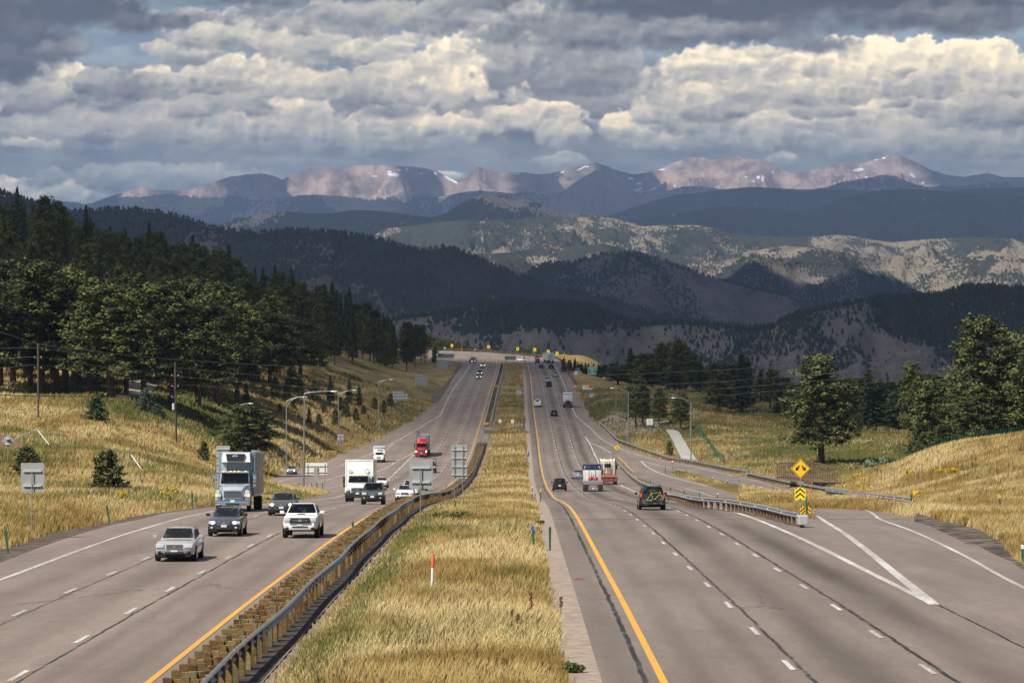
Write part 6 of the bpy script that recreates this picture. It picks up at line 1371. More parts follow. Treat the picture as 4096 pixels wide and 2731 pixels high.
# flatbed tractor seen from behind
M_DECK = speckled("worn_deck", (.30,.28,.26), (.20,.18,.165), 2, .8, .2); M_NAVY = paintm("paint_navy", (.012,.022,.05), 0); M_WPAN = speckled("white_panel", (.62,.63,.62), (.48,.47,.45), 1.2, .5)
_q = un(cv("H", (951, 922)))[0]
ft = place("flatbed_truck", "navy lorry with a white panel and an empty silver flat deck seen from behind", "truck", float(_q[0]), float(_q[1])+4.2, True)
PB(ft, "cab", [((0,-2.6,2.05), (2.5,2.2,3.0))], M_NAVY, .1); PB(ft, "cab_panel", [((0,-1.46,1.98), (2.38,.06,1.5))], M_WPAN, .2)
PB(ft, "bonnet", [((0,-4.4,1.35), (1.9,1.6,1.2))], M_NAVY, .2)
_q = MB(); [_q.box((s*1.02+s*-.12*k, -1.44, 3.18-.16*(1-k)), (.30 if k else .05,.03,.05 if k else .30)) for s in (-1,1) for k in (0,1)]; _q.build("corner_marks", mat("mark_white", (.7,.72,.72), .5), ft)
_q = MB(); _q.tube([(-.42,-1.38,1.4),(-.42,-1.38,3.15),(.42,-1.38,3.15),(.42,-1.38,1.4)], .025, 6); _q.build("hose_frame", M_CHROME, ft); _q = MB(); _q.tube([(.05,-1.2,2.5),(.1,-1.1,2.0),(.0,-.9,1.5)], .04, 6); _q.build("air_hose", M_BLACK, ft)
PB(ft, "deck", [((0,1.55,1.28), (2.58,5.4,.16))], M_DECK, .2); PB(ft, "rear_plate", [((0,4.26,1.08), (2.58,.06,.40))], M_ALUB, .2)
_q = MB(); [_q.box((x,4.30,1.27), (.18,.02,.05)) for x in np.linspace(-1.15,1.15,7)]; [_q.box((x,4.30,.55), (.16,.02,.05)) for x in (-.5,0,.5)]; _q.build("reflector_strip", mat("strip_red", (.5,.03,.03), .4), ft)
_q = MB(); [_q.tube([(s*(x),4.28,1.05),(s*x,4.31,1.05)], .05, 8) for s in (-1,1) for x in (.75,.90,1.05)]; _q.build("tail_light", M_RED, ft)
PB(ft, "rear_frame", [((0,4.2,.72), (1.15,.1,.42))], M_DECK)
for s in (-1,1): PB(ft, "mud_flap", [((s*.95,4.22,.52), (.62,.04,.72))], M_BLACK, .1)
_q = MB(); 
for k, (x, s_) in enumerate(((-.45,.30),(.22,.36))): _q.tube([(x-.28,-.9,1.52),(x-.1,-.85,1.62),(x+.28,-.9,1.52)], [s_*.6,s_,s_*.5], 9)
_q.build("tarp_bundle", paintm("paint_redtarp", (.40,.03,.03), 0), ft, smooth=True)
pl = MB(); pl.rbox((0,4.29,.40), (.31,.03,.155), .008); pl.build("licence_plate", M_PLATE, ft)
lorry_wheels(ft, 1.0, (-4.2, 2.3, 3.5), .5, .28, dual=(1,2))
for s in (-1,1): PB(ft, "mirror", [((s*1.42,-3.5,2.4), (.2,.14,.6))], M_BLACK)
# low loader with rusty ramp seen from behind
_q = un(cv("H", (1172, 828)))[0]
lt = place("low_loader", "cream lorry with a red frame and a rusty round ramp on its low deck", "truck", float(_q[0]), float(_q[1])+4.5, True)
CRM = paintm("paint_cream", (.56,.52,.40), 0); RST = speckled("rusty_steel", (.16,.085,.055), (.27,.16,.11), 3, .8, .3); ORR = paintm("paint_orange_red", (.38,.055,.035), 0)
PB(lt, "cab", [((0,-3.3,2.1), (2.3,2.0,2.9))], CRM, .1); PB(lt, "rear_window", [((0,-2.28,2.75), (1.0,.04,.55))], M_GLASS); PB(lt, "bonnet", [((0,-4.9,1.3), (1.8,1.6,1.1))], CRM, .2)
PB(lt, "roof_cap", [((0,-3.3,3.55), (2.5,1.6,.22))], PW); _q = MB(); [_q.rbox((x,-3.0,3.72), (.12,.12,.10), .02) for x in (-1,-.5,.5,1)]; _q.build("marker_lamps", M_AMBL, lt)
PB(lt, "winch_frame", [((-.55,-1.6,1.75), (.2,.3,1.1)), ((.55,-1.6,1.75), (.2,.3,1.1)), ((0,-1.6,1.45), (1.2,.25,.3))], ORR); _q = MB(); [_q.tube([(x,-1.9,1.9),(x,-1.9,3.3)], .05, 6) for x in (-.3,0,.3)]; _q.tube([(-1.2,-1.9,1.2),(-1.2,-1.9,3.8)], .07, 8); _q.tube([(1.2,-1.9,1.2),(1.2,-1.9,3.6)], .07, 8); _q.build("stack_pipes", M_BLACK, lt)
_q = MB(); _q.tube([(-1.3,3.4,1.12),(1.3,3.4,1.12)], .34, 14); _q.rbox((0,1.2,1.0), (2.55,4.2,.3), .05); _q.build("ramp", RST, lt, smooth=35)
PB(lt, "tail_frame", [((0,4.3,.62), (2.6,.3,.45))], speckled("dark_red_frame", (.12,.03,.025), (.2,.06,.05), 4, .7)); _q = MB(); [_q.rbox((x,4.47,.72), (.16,.03,.09), .02) for x in (-1.05,-.35,.35,1.05)]; _q.build("tail_light", M_REDL, lt)
lorry_wheels(lt, 1.0, (-4.6, 1.6, 2.9), .48, .28, dual=(1,2))
for s in (-1,1): PB(lt, "mirror", [((s*1.42,-4.0,2.5), (.2,.14,.7))], M_BLACK)
# lorry with an open back and black machine
_q = un(cv("I", (1420, 943)))[0]
wt_ = place("utility_truck", "white box lorry with a black machine on its tailboard", "truck", float(_q[0]), float(_q[1])+4, True)
box_body(wt_, -2.2, 4.6, 2.5, 1.6, 3.9, PW, PW); PB(wt_, "cab", [((0,-3.4,1.7), (2.2,2.0,1.9))], PW); PB(wt_, "header", [((0,2.45,3.78), (2.5,.1,.26))], mat("header_grey", (.5,.5,.47), .6)); _q = MB(); [_q.rbox((x,2.52,3.78), (.22,.03,.14), .02) for x in (-.95,-.3,.3,.95)]; _q.build("header_lettering", mat("header_brown", (.25,.16,.08), .6), wt_)
PB(wt_, "tailboard", [((0,3.0,.75), (2.5,1.6,.5))], M_BLACK, .1); _q = MB(); _q.tube([(0,3.2,1.0),(0,3.2,1.7),(0,3.2,2.1)], [.75,.6,.15], 9); [_q.box((x,3.3,1.5), (.12,.1,.9), rot=(0,x*.6,0)) for x in (-.5,.4)]; _q.build("machine", mat("machine_black", (.02,.022,.02), .7), wt_)
_q = MB(); _q.rbox((0,3.83,.62), (2.3,.04,.10), .02); _q.build("tail_light", M_RED, wt_); lorry_wheels(wt_, 1.0, (-3.2, 2.0), .48, .28, dual=(1,))
# white trailer at the crest
_q = un(cv("N", (768, 440)))[0]
st = place("semi_trailer", "white semi-trailer with small blue lettering on its doors at the crest", "truck", float(_q[0]), float(_q[1])+7.5, True, .10)
box_body(st, -7.3, 14.6, 2.6, 1.1, 4.1, PW, M_ALUB, "trailer_box"); PB(st, "tractor", [((0,-9.4,2.0), (2.5,3.0,3.2))], PW, .1)
M_BLUL = mat("blue_lettering", (.10,.28,.45), .5)
_q = MB(); _q.box((0,7.32,3.35), (.5,.02,.12)); [_q.box((0,7.32,z), (w,.02,.08)) for z, w in ((2.95,1.2),(2.78,1.4),(2.6,.9))]; _q.build("door_lettering", M_BLUL, st); _q = MB(); [_q.tube([(x,7.33,1.2),(x,7.33,4.0)], .02, 5) for x in (-.4,.4)]; _q.build("door_bars", M_CHROME, st)
PB(st, "rear_guard", [((0,7.3,.62), (2.3,.08,.12)), ((-.7,7.3,.85), (.08,.08,.5)), ((.7,7.3,.85), (.08,.08,.5))], M_BLACK); lorry_wheels(st, 1.06, (-9.6, -6, 5.0, 6.3), .5, .28, dual=(1,2,3))
# ================================================================ GUARDRAILS, SIGNS, LAMPS, FENCES, WIRES
M_GALV = speckled("galvanised_steel", (.40,.41,.42), (.27,.28,.29), 6, .42, .7); M_GALVD = speckled("weathered_steel", (.27,.26,.25), (.17,.16,.155), 5, .55, .25)
M_POST = mat("steel_post", (.33,.34,.35), .5, .6); M_SBACK = speckled("sign_back_aluminium", (.33,.34,.335), (.28,.285,.28), 1.5, .6, .0)
def wood_material():
    m = mat("post_timber", (.30,.20,.09), .9, 0, .1); t = NT(m); co = t.coord()
    v = t.voro(t.mapping(co, (5,.55,1.2)), 1.0).outputs["Color"]; s_ = t.new("ShaderNodeSeparateColor"); t.link(v, s_.inputs[0])
    c = t.ramp(s_.outputs[0], [(0,(.11,.065,.03)),(.35,(.20,.12,.05)),(.6,(.27,.17,.07)),(.8,(.16,.14,.075)),(1,(.32,.23,.12))])
    n = t.noise(t.mapping(co, (2,2,14)), 3, 4, .7); t.color(t.mix(t.step(n,.35,.7), c, t.mix(1.0, c, (.5,.5,.5), 'MULTIPLY'))); return m
M_WOOD = wood_material(); M_WOODD = speckled("dark_timber", (.11,.07,.04), (.19,.12,.07), 4, .9)
def wbeam(b, pts, h=.0, side=1):
    """corrugated rail swept along pts"""
    prof_ = [(0,.155),(.045,.13),(.08,.09),(.045,.045),(.0,.0),(.045,-.045),(.08,-.09),(.045,-.13),(0,-.155)]
    prof_ = prof_+[(x-.012, z) for x, z in prof_[::-1]]
    p = np.asarray(pts, float); d = np.gradient(p[:,:2], axis=0); d /= np.hypot(*d.T)[:,None]+1e-9; n = np.stack([d[:,1], -d[:,0]], 1)*side
    V = []; m = len(prof_); Fc = []
    for i in range(len(p)):
        for x, z in prof_: V.append((p[i,0]+n[i,0]*x, p[i,1]+n[i,1]*x, p[i,2]+z+h))
    for i in range(len(p)-1):
        for k in range(m): k2 = (k+1) % m; Fc.append((i*m+k, i*m+k2, (i+1)*m+k2, (i+1)*m+k))
    b.add(V, Fc)
# ---- median guardrail with its rows of timber posts
gt = thing("guardrail", "long timber-post guardrail between the oncoming lanes and the grass median", "guardrail", (-8.3, 80, float(prof(80))))
def Lx(y): return float(XL(np.array([y]))[0])
ys = np.arange(62, 700, 2.5); base = np.array(gt.location)
def rel(P): return [(p[0]-base[0], p[1]-base[1], p[2]-base[2]) for p in P]
wig = lambda y: .05*math.sin(y*.21)+.04*math.sin(y*.07)
b = MB(); wbeam(b, rel([(Lx(y)+2.30+wig(y), y, float(prof(y))+.72) for y in ys]), side=1); b.build("rail", M_GALVD, gt, smooth=60)
y = 64.0; k = 0; rest = MB(); rr_ = random.Random(4)
def postrow(b, y, near):
    x0 = Lx(y); z = float(prof(y)); n = 5 if near else 3; wd = 1.10/n; x = x0+1.02
    for i in range(n):
        h = .64+rr_.uniform(-.03,.05); w = wd*rr_.uniform(.88,1.02)
        b.box((x+wd*(i+.5)-base[0], y-base[1]+rr_.uniform(-.05,.05), z+h/2-base[2]), (w, .22, h), rot=(0, rr_.uniform(-.04,.04), rr_.uniform(-.05,.05)))
    b.box((x0+2.26-base[0], y-base[1], z+.40-base[2]), (.18, .2, .86), rot=(0,0,rr_.uniform(-.05,.05)))
while y < 690:
    if k < 96: b = MB(); postrow(b, y, True); b.build("timber_post_row", M_WOOD, gt)
    else: postrow(rest, y, y < 420)
    y += 1.905; k += 1
o = rest.build("timber_post_row", M_WOOD, gt); o["kind"] = "stuff"
b = MB()
for y in np.arange(66, 260, 7.6): b.tube([(Lx(y)+2.26-base[0], y-base[1], float(prof(y))+.86-base[2]), (Lx(y)+2.26-base[0], y-base[1], float(prof(y))+.91-base[2])], .03, 6)
b.build("rail_bolts", M_CHROME, gt)
slab("median_dark_asphalt", [cat([xy(XL, .62, np.arange(50,700,8.)), xy(XL, 2.9, np.arange(50,700,8.)[::-1])])], M_DARKST, .007, 4)
g2t = thing("guardrail", "double guardrail with timber posts in the median beyond the crossover", "guardrail", (Lx(765)+2, 765, float(prof(765)))); base = np.array(g2t.location)
ys2 = np.arange(765, 1236, 5.0)
for off, sd in ((1.25, -1), (2.55, 1)): b = MB(); wbeam(b, rel([(Lx(y_)+off, y_, float(prof(y_))+.74) for y_ in ys2]), side=sd); b.build("rail", M_GALV, g2t, smooth=60)
b = MB(); q_ = 0
for y_ in np.arange(766, 1235, 3.0): b.box((Lx(y_)+1.9-base[0], y_-base[1], float(prof(y_))+.3-base[2]), (1.15, .25, .62))
o = b.build("timber_post_row", M_WOODD if 0 else M_WOOD, g2t); o["kind"] = "stuff"
for i_, y_ in enumerate((763, 985)):
    t = thing("object_marker", "small yellow marker %s" % ("at the start of the far double guardrail" if i_ == 0 else "halfway along the far double guardrail"), "marker", (Lx(y_)+1.7, y_-.4, float(prof(y_)))); b = MB(); b.rbox((0,0,.85), (1.3,.05,.55), .02); b.build("panel", mat("marker_amber", (.80,.36,.02), .5), t); b = MB(); b.box((0,.04,.3), (.1,.06,.8)); b.build("post", M_POST, t)
def rail_run(name, label, pts, h=.70, spacing=1.905, rail=M_GALV, post=M_WOODD, side=1, ends=None, blockh=.65, hf=None):
    p = resample(pts, 2.0, 2); z = prof(p[:,1]) if hf is None else hf(p[:,0], p[:,1])
    t = thing(name, label, "guardrail", (float(p[0,0]), float(p[0,1]), float(z[0]))); b0 = np.array([p[0,0], p[0,1], z[0]])
    b = MB(); wbeam(b, np.column_stack([p, z+h])-b0, side=side); b.build("rail", rail, t, smooth=60)
    q = resample(p, spacing); zq = prof(q[:,1]) if hf is None else hf(q[:,0], q[:,1]); rest = MB(); d = np.gradient(q, axis=0)
    for i in range(len(q)):
        a = math.atan2(d[i,1], d[i,0]); nx, ny = math.sin(a)*side, -math.cos(a)*side
        bb = MB() if i < 95 else rest
        bb.box((q[i,0]-nx*.14-b0[0], q[i,1]-ny*.14-b0[1], zq[i]+blockh/2-.1-b0[2]), (.18,.2,blockh+.3), rot=(0,0,a))
        if i < 95: bb.build("post", post, t)
    if rest.v: o = rest.build("post", post, t); o["kind"] = "stuff"
    wb_ = MB(); 
    for i in range(0, len(q), 4):
        a = math.atan2(d[i,1], d[i,0]); nx, ny = math.sin(a)*side, -math.cos(a)*side; wb_.box((q[i,0]+nx*.09-b0[0], q[i,1]+ny*.09-b0[1], zq[i]+h-b0[2]), (.10,.03,.12), rot=(0,0,a))
    wb_.build("reflectors", mat("reflector_white", (.8,.8,.78), .4), t)
    return t
_yr = 660-(PROFZ[_sel]+.55)*7200/_Dg[_sel]
def unr(p):
    D = np.interp(-p[:,1], -_yr, _Dg[_sel]); return np.stack([(p[:,0]-1176)*D/F, D], 1)
G1 = unr(cat([cv('H',(1195,418),(1220,470),(1300,530),(1400,632),(1480,712),(1620,812),(1850,885),(2091,985)), cv('D',(400,778),(560,802),(700,806),(850,824),(1100,864),(1300,912),(1480,958),(1560,968))]))
rail_run("guardrail", "steel guardrail between the right lanes and the merging ramp", G1, side=1)
_e = thing("rail_terminal", "grey box end of the middle guardrail beneath the arrow sign", "guardrail end", (float(G1[-1,0])+.2, float(G1[-1,1])-.1, float(prof(G1[-1,1])))); _q = MB(); _q.rbox((0,0,.45), (.55,1.0,.55), .06); _q.build("terminal_head", mat("pale_steel", (.42,.43,.42), .6, .3), _e); _q = MB(); _q.box((0,.2,.1), (.18,.2,.5)); _q.build("post", M_WOODD, _e)
G2 = unr(cat([cv('N',(1570,1382),(1640,1440),(1760,1568)), cv('M',(420,1120),(480,1175),(600,1220),(800,1292),(950,1345),(1060,1378),(1300,1410),(1500,1450),(1700,1492),(1960,1535)), cv('D',(1000,505),(1250,560),(1500,612),(1750,655),(2091,712)), cv('E',(0,690),(200,712),(400,735),(650,768),(850,795),(940,812))]))
rail_run("guardrail", "long steel guardrail on the outer side of the ramp", G2, side=1)
GF = cat([un(cv('L',(-200,306),(350,319),(700,330),(1100,345),(1400,358))), un(cv('N',(0,288),(270,311),(550,337),(690,352),(850,362),(930,396),(985,452),(1030,540),(1090,650),(1150,730),(1190,790)))])
rail_run("guardrail", "brown guardrail sweeping round the outside of the far bend", GF, rail=speckled("rust_rail", (.085,.05,.035), (.15,.09,.06), .3, .9, 0), post=M_WOODD, side=1, spacing=2.5, h=.95, blockh=1.1)
# ---- posts, delineators
M_GREENP = mat("green_post", (.012,.10,.055), .6); M_WP = mat("marker_white", (.75,.75,.73), .5); M_ORP = mat("marker_orange", (.75,.13,.02), .5); M_BLUEP = mat("marker_blue", (.01,.10,.55), .5); M_YLP = mat("marker_yellow", (.85,.50,.02), .5)
def gz(c, x, y, D=None):
    q = cv(c, (x, y))[0]
    if D: X, Y, _ = at(q[0], q[1], D); return X, Y, float(max(G(X, Y), prof(Y)-.02) if on_road(X, Y)[0] else G(X, Y))
    return ground_hit(q[0], q[1], 62)
def marker(c, x, yb, yt, top, label, group, lean=0.0, D=None, r=.045, low=M_GREENP, cap=.22):
    X, Y, Z = gz(c, x, yb, D); sc = CROPS[c][2]*1.7415; h = max(.7, min(2.4, (yb-yt)/sc*Y/F))
    t = thing("marker_post", label, "marker post", (X, Y, Z), 0, group); t.rotation_euler = (0, lean, 0)
    b = MB(); b.plate([(-r,-.2),(r,-.2),(r*1.3,h*(1-cap)),(-r*1.3,h*(1-cap))], -.02, .02); b.build("stake", low, t)
    b = MB(); b.rbox((0,-.005,h*(1-cap/2)), (r*2.8,.06,h*cap), .01); b.build("cap", top, t)
GL, GR, GM = "green marker posts along the left verge", "green marker posts along the right rail", "marker posts in the median"
for x, yb, yt, ln in [(50,783,637,-.12),(668,605,490,-.16),(1170,508,412,0),(853,345,312,0),(1205,362,335,0),(497,325,295,.1),(25,330,282,0)]:
    marker("A", x, yb, yt, M_GREENP, "green marker post in the %s" % ("gravel edge of the oncoming lanes" if yb > 400 else "left field grass"), GL, ln)
for x, yb, yt in [(126,583,500),(322,492,408),(492,408,325),(670,310,232),(576,320,262),(812,225,160),(975,130,82)]: marker("J", x, yb, yt, M_GREENP, "thin green marker post beside the far left shoulder", GL)
for x, yb, yt in [(800,262,203),(1036,265,208),(1168,288,215),(1224,285,212),(1280,278,210),(1006,345,275)]: marker("K", x, yb, yt, M_GREENP, "green marker post on the grass island of the exit ramp", "green marker posts on the ramp island")
marker("K", 1598, 748, 618, M_GREENP, "green marker post rising behind the median timber posts", GM, .0)
for c, x, yb, yt, tp, lb, ln in [("C",663,768,618,M_BLUEP,"green median post with a bright blue top",-.05),("C",760,765,620,M_GREENP,"plain green median post right of the blue-topped one",0),("C",703,468,388,M_YLP,"green median post with a yellow cap near the black crossover",0),("C",653,408,378,M_WP,"short green median post with a pale cap",-.03),("H",53,610,518,M_GREENP,"green median post below the tilted blue marker",0),("C",128,388,362,M_GREENP,"green post by the tall blank sign",0)]:
    marker(c, x, yb, yt, tp, lb, GM, ln)
_x, _y, _z = gz("C", 42, 1038); _t = thing("marker_post", "white marker post with an orange top in the median grass", "marker post", (_x, _y, _z)); _t.rotation_euler = (0, .03, 0)
b = MB(); b.tube([(0,0,-.2),(0,0,1.0)], .055, 12); b.build("stake", M_WP, _t, smooth=True); b = MB(); b.tube([(0,0,1.0),(0,0,1.48),(0,0,1.54)], [.058,.058,.03], 12); b.build("cap", mat("marker_red_orange", (.72,.13,.03), .5), _t, smooth=True)
for x, yb, yt in [(218,678,635),(357,712,658),(517,738,688),(706,752,698),(950,762,690),(1246,785,705),(100,640,608),(6,600,573)]: marker("D", x, yb, yt, M_WP if x > 600 else M_GREENP, "green marker post behind the middle guardrail", GR, D=float(DofY(cv("D",(x,yb+30))[0][1])))
for x, yb, yt, tp in [(160,495,430,M_GREENP),(236,488,428,M_GREENP),(657,590,555,M_WP),(811,618,588,M_WP),(975,668,625,M_WP),(1162,690,658,M_WP),(1352,725,700,M_WP),(1940,808,740,M_WP),(720,418,390,M_WP),(996,468,440,M_WP),(1430,565,538,M_WP),(1620,612,590,M_WP),(1800,650,625,M_GREENP),(2033,688,650,M_WP)]: marker("D", x, yb, yt, tp, "short green marker post with a %s cap beside the ramp" % ("white" if tp is M_WP else "green"), "marker posts beside the ramp", D=float(DofY(cv("D",(x,yb))[0][1])))
for x, yb, yt in [(937,605,575),(1107,645,602),(1286,678,628)]: marker("D", x, yb, yt, M_ORP, "small brown marker post with an orange tip beside the ramp", "orange-tipped posts beside the ramp", low=M_WOODD, D=float(DofY(cv("D",(x,yb))[0][1])))
for x, yb, yt, tp, ln in [(455,820,735,M_WP,.1),(128,808,738,M_WP,.15),(905,905,720,M_GREENP,.06),(1158,805,742,M_YLP,0),(1412,862,760,M_GREENP,.08),(1845,885,732,M_YLP,-.08),(2080,1440,1250,M_WP,-.03),(490,715,680,M_WP,0),(215,690,650,M_WP,0),(1905,262,240,M_WP,0)]:
    marker("E", x, yb, yt, tp, "green marker post in the pale grass right of the ramp junction", "marker posts in the right-hand grass", ln, D=float(DofY(cv("E",(x,yb))[0][1])) if yb > 600 else None)
for x, yb, yt in [(1106,1390,1285),(1510,1445,1395) if 0 else (1120,1395,1290)]: pass
# blue tilted markers
for i, (c, x, yb, y0_, y1_, tl) in enumerate([("I",500,1395,1235,1310,-.1),("I",492,1430,1295,1372,.1),("H",45,500,375,437,.25)]):
    X, Y, Z = gz(c, x, yb); sc = CROPS[c][2]*1.7415; m1 = (yb-y1_)/sc*Y/F; m0 = (yb-y0_)/sc*Y/F
    t = thing("blue_marker", ["upper blue marker with a black patch beside the median crossover","lower blue marker leaning beside the median crossover","tilted blue marker in the golden median grass"][i], "marker", (X, Y, Z)); b = MB(); b.tube([(0,0,-.2),(tl*m0*.4,0,m0)], .025, 6); b.build("stake", M_POST, t)
    cx = tl*m1*.3; w = .26; b = MB(); b.box((cx,-.03,(m0+m1)/2), (w,.02,max(.5, m0-m1)), rot=(0,tl,0)); pa = b.build("panel", M_BLUEP, t); b = MB(); b.box((cx,-.045,(m0+m1)/2), (w*.9,.012,.16), rot=(0,tl,0)); b.build("patch", M_BLACK, pa)
# ---- signs
M_YSIGN = mat("sign_yellow", (.86,.50,.015), .45); M_YSIGN2 = mat("sign_bright_yellow", (.90,.68,.02), .45); M_SBLACK = mat("sign_black", (.012,.012,.012), .5); M_SWHITE = mat("sign_white", (.80,.81,.80), .45); M_SGREEN = mat("sign_green", (.008,.30,.16), .45); M_SORANGE = mat("sign_orange", (.85,.11,.015), .45); M_SRED = mat("sign_red", (.50,.015,.02), .45); M_SBLUE = mat("sign_blue", (.015,.10,.42), .45)
def sheet(t, x0, x1, z0, z1, m, nm="panel", y=0, th=.012, rad=.06):
    w = x1-x0; h = z1-z0; rad = min(rad, w*.2, h*.2); P = []
    for cx, cz, a0 in ((x1-rad,z1-rad,0),(x0+rad,z1-rad,90),(x0+rad,z0+rad,180),(x1-rad,z0+rad,270)):
        for k in range(4): a = math.radians(a0+30*k); P.append((cx+rad*math.cos(a), cz+rad*math.sin(a)))
    b = MB(); b.plate(P, y-th, y); return b.build(nm, m, t)
def spost(t, x, z1, r=.035, m=M_POST, y=.05, z0=-.3, lean=0): b = MB(); b.tube([(x,y,z0),(x+lean,y,z1)], r, 8); return b.build("post", m, t)
def sign_back(label, c, x0, x1, y0_, y1_, posts, yb, rows, D=None, group=None, m=M_SBACK, step=None, pm=M_POST, thin=.07, pfull=True, rec=0):
    """blank back of a road sign: sheet, stiffening bars and posts"""
    sc = CROPS[c][2]*1.7415; X, Y, Z = gz(c, sum(posts)/len(posts), yb, D); k = Y/F/sc
    qx = cv(c, ((x0+x1)/2, 0))[0][0]; X = (qx-1176)*Y/F; cx = (x0+x1)/2
    zf = lambda y: (yb-y)*k
    if D is not None:
        q = cv(c, (0, 0))[0][1]; zf = lambda y: (660-(q+y/sc))*Y/F-Z
    t = thing("road_sign", label, "road sign", (X, Y, Z), 0, group)
    if step: sheet(t, (x0-cx)*k, (step[0]-cx)*k, zf(y1_), zf(y0_), m, y=.10); sheet(t, (step[0]-cx)*k+.003, (x1-cx)*k, zf(y1_), zf(step[1]), m, y=.10)
    else: sheet(t, (x0-cx)*k, (x1-cx)*k, zf(y1_), zf(y0_), m, y=.10)
    for r_ in rows:
        b = MB(); w = (x1-x0)*k*(.78 if rec else .99); 
        xx0 = 0 if not (step and r_ < step[1]) else ((x0+step[0])/2-cx)*k; w = w if not (step and r_ < step[1]) else (step[0]-x0)*k*.97
        b.rbox((xx0, .045, zf(r_)), (w, .085, thin), .012); b.box((xx0, .045, zf(r_)+thin*.5), (w*1.0, .10, .012)); b.build("bracket", mat("bracket_pale", (.62,.62,.58), .45, .2), t)
    for p in posts: spost(t, (p-cx)*k, zf(min(rows)) if rec else zf(y0_+8), .035 if Y > 250 else .03, pm, y=-.03)
    return t
sign_back("large blank sign back on one post in the left field", "A", 125, 267, 234, 411, [194], 690, [283,373], rec=1, thin=.09)
sign_back("large blank square sign back standing in the median", "B", 1272, 1415, 211, 390, [1341], 660, [262,350], rec=1, thin=.09)
sign_back("tall narrow blank sign back on two posts in the median", "J", 1590, 1835, 502, 1035, [1637,1768], 1390, [585,713,845,975], thin=.10)
sign_back("tall grey sign back rising behind the refrigerated truck", "R", 497, 528, 1023, 1105, [503,523], 1150, [1031,1048,1065,1083], D=285, thin=.10)
t = sign_back("wide white-backed sign on two posts at the ramp island", "K", 1103, 1330, 0, 125, [1125,1305], 300, [35,100], D=416, m=mat("sign_back_white", (.70,.70,.64), .5), thin=.12)
sheet(t, -.30, .18, 1.0, 3.3, M_SBACK, y=-.10, nm="small_panel"); spost(t, -.05, 1.2, y=-.16)
sign_back("stepped sign back left of the far roadway with a narrow strip below", "S", 1952, 2084, 592, 672, [1970,2053], 752, [604,628,652], step=(2050,612), D=790, thin=.14)
sign_back("narrow white strip beneath the stepped sign back", "S", 1960, 2070, 680, 694, [1970,2053], 752, [687], D=791, thin=.1)
sign_back("stepped grey sign back in front of the dark wood", "U", 358, 668, 890, 1145, [420,620], 1335, [905,965,1012,1068,1120], step=(545,930), D=930, thin=.16)
sign_back("tall thin sign back below the stepped grey sign", "U", 500, 550, 1225, 1485, [512,540], 1520, [1300,1400], D=905)
sign_back("small pale sign back beside the far left shoulder", "S", 2182, 2196, 720, 765, [2189], 780, [740], D=790)
sign_back("dark stepped sign back near the far bend", "U", 912, 1155, 525, 745, [957,1112], 905, [540,580,630,680,722], step=(1070,562), D=1140, thin=.16)
sign_back("wide grey sign back farthest left at the bend", "U", 1045, 1305, 390, 490, [1098,1258], 548, [400,430,460,480], D=1290, thin=.16)
sign_back("small pale sign back right of the dark stepped one", "U", 1160, 1290, 560, 640, [1180,1280], 680, [572,608,632], D=1200, thin=.16)
sign_back("wide grey sign back in the median at the crest", "L", 1770, 2005, 435, 517, [1810,1957], 645, [445,480,505], D=1225, thin=.18)
sign_back("small grey sign back on the second left lamp post verge", "S", 1455, 1510, 975, 1040, [1482], 1115, [993,1022], D=None, thin=.1)
sign_back("small grey sign back by the farthest left lamp post", "S", 1822, 1842, 845, 888, [1832], 970, [865])
_x, _y, _z = gz("W", 82, 1640, 320); t = thing("road_sign", "grey diamond sign back with lamps at the left edge", "road sign", (_x, _y, _z)); _k = 320/F
b = MB(); b.box((0,.05,2.3), (.92,.02,.92), rot=(0,.785,0)); b.build("panel", M_SBACK, t); spost(t, 0, 2.7, y=-.02)
for z in (2.5, 1.95): b = MB(); b.rbox((0,-.12,z), (.42,.22,.14), .04); b.build("lamp_housing", mat("housing_white", (.6,.6,.55), .4), t)
def diamond(t, z, s, m=M_YSIGN, border=M_SBLACK, y=0):
    b = MB(); b.rbox((0,y,z), (s,.014,s), .006, rot=(0,.785,0)); p = b.build("panel", m, t)
    b = MB(); h = s*.46; e = s*.012
    for dx, dz, a in ((h,0,0),(-h,0,0),(0,h,1),(0,-h,1)): 
        R = Matrix.Rotation(.7854, 3, 'Y'); c_ = R @ Vector((dx,0,dz)); b.box((c_.x, y-.012, z+c_.z), (e*2 if not a else s*.90, .006, s*.90 if not a else e*2), rot=(0,.785,0))
    b.build("border", border, p); return p
def zpoly(p, polys, m, y=-.016, nm="symbol"): b = MB(); [b.plate(P, y-.004, y) for P in polys]; return b.build(nm, m, p)
# double arrow sign with chevron board and marker at the rail end
_x, _y, _z = gz("D", 1575, 905, 205); S_ = 205/F/(2.6138*1.7415)
t = thing("road_sign", "yellow diamond sign with two downward arrows above a striped chevron board", "road sign", (_x, _y, _z)); zc = lambda y: (905-y)*S_
spost(t, 0, zc(400), .045, M_POST, y=.04); dp = diamond(t, zc(410), .92)
A_ = [(.05,.16),(.10,.21),(.0+.22,.06),(.28,.12),(.34,-.12),(.09,-.06),(.155,.0)]
A_ = [(.06,.17),(.12,.22),(.25,.07),(.31,.13),(.345,-.13),(.10,-.05),(.165,.01)]
zpoly(dp, [[(x, zc(410)+z) for x, z in A_], [(-x, zc(410)+z) for x, z in A_[::-1]]], M_SBLACK)
w = .36; zb0, zb1 = zc(738), zc(608); pn = sheet(t, -w-.03, w-.03, zb0, zb1, M_YSIGN2, y=.0, nm="chevron_board"); zh = zb1-zb0
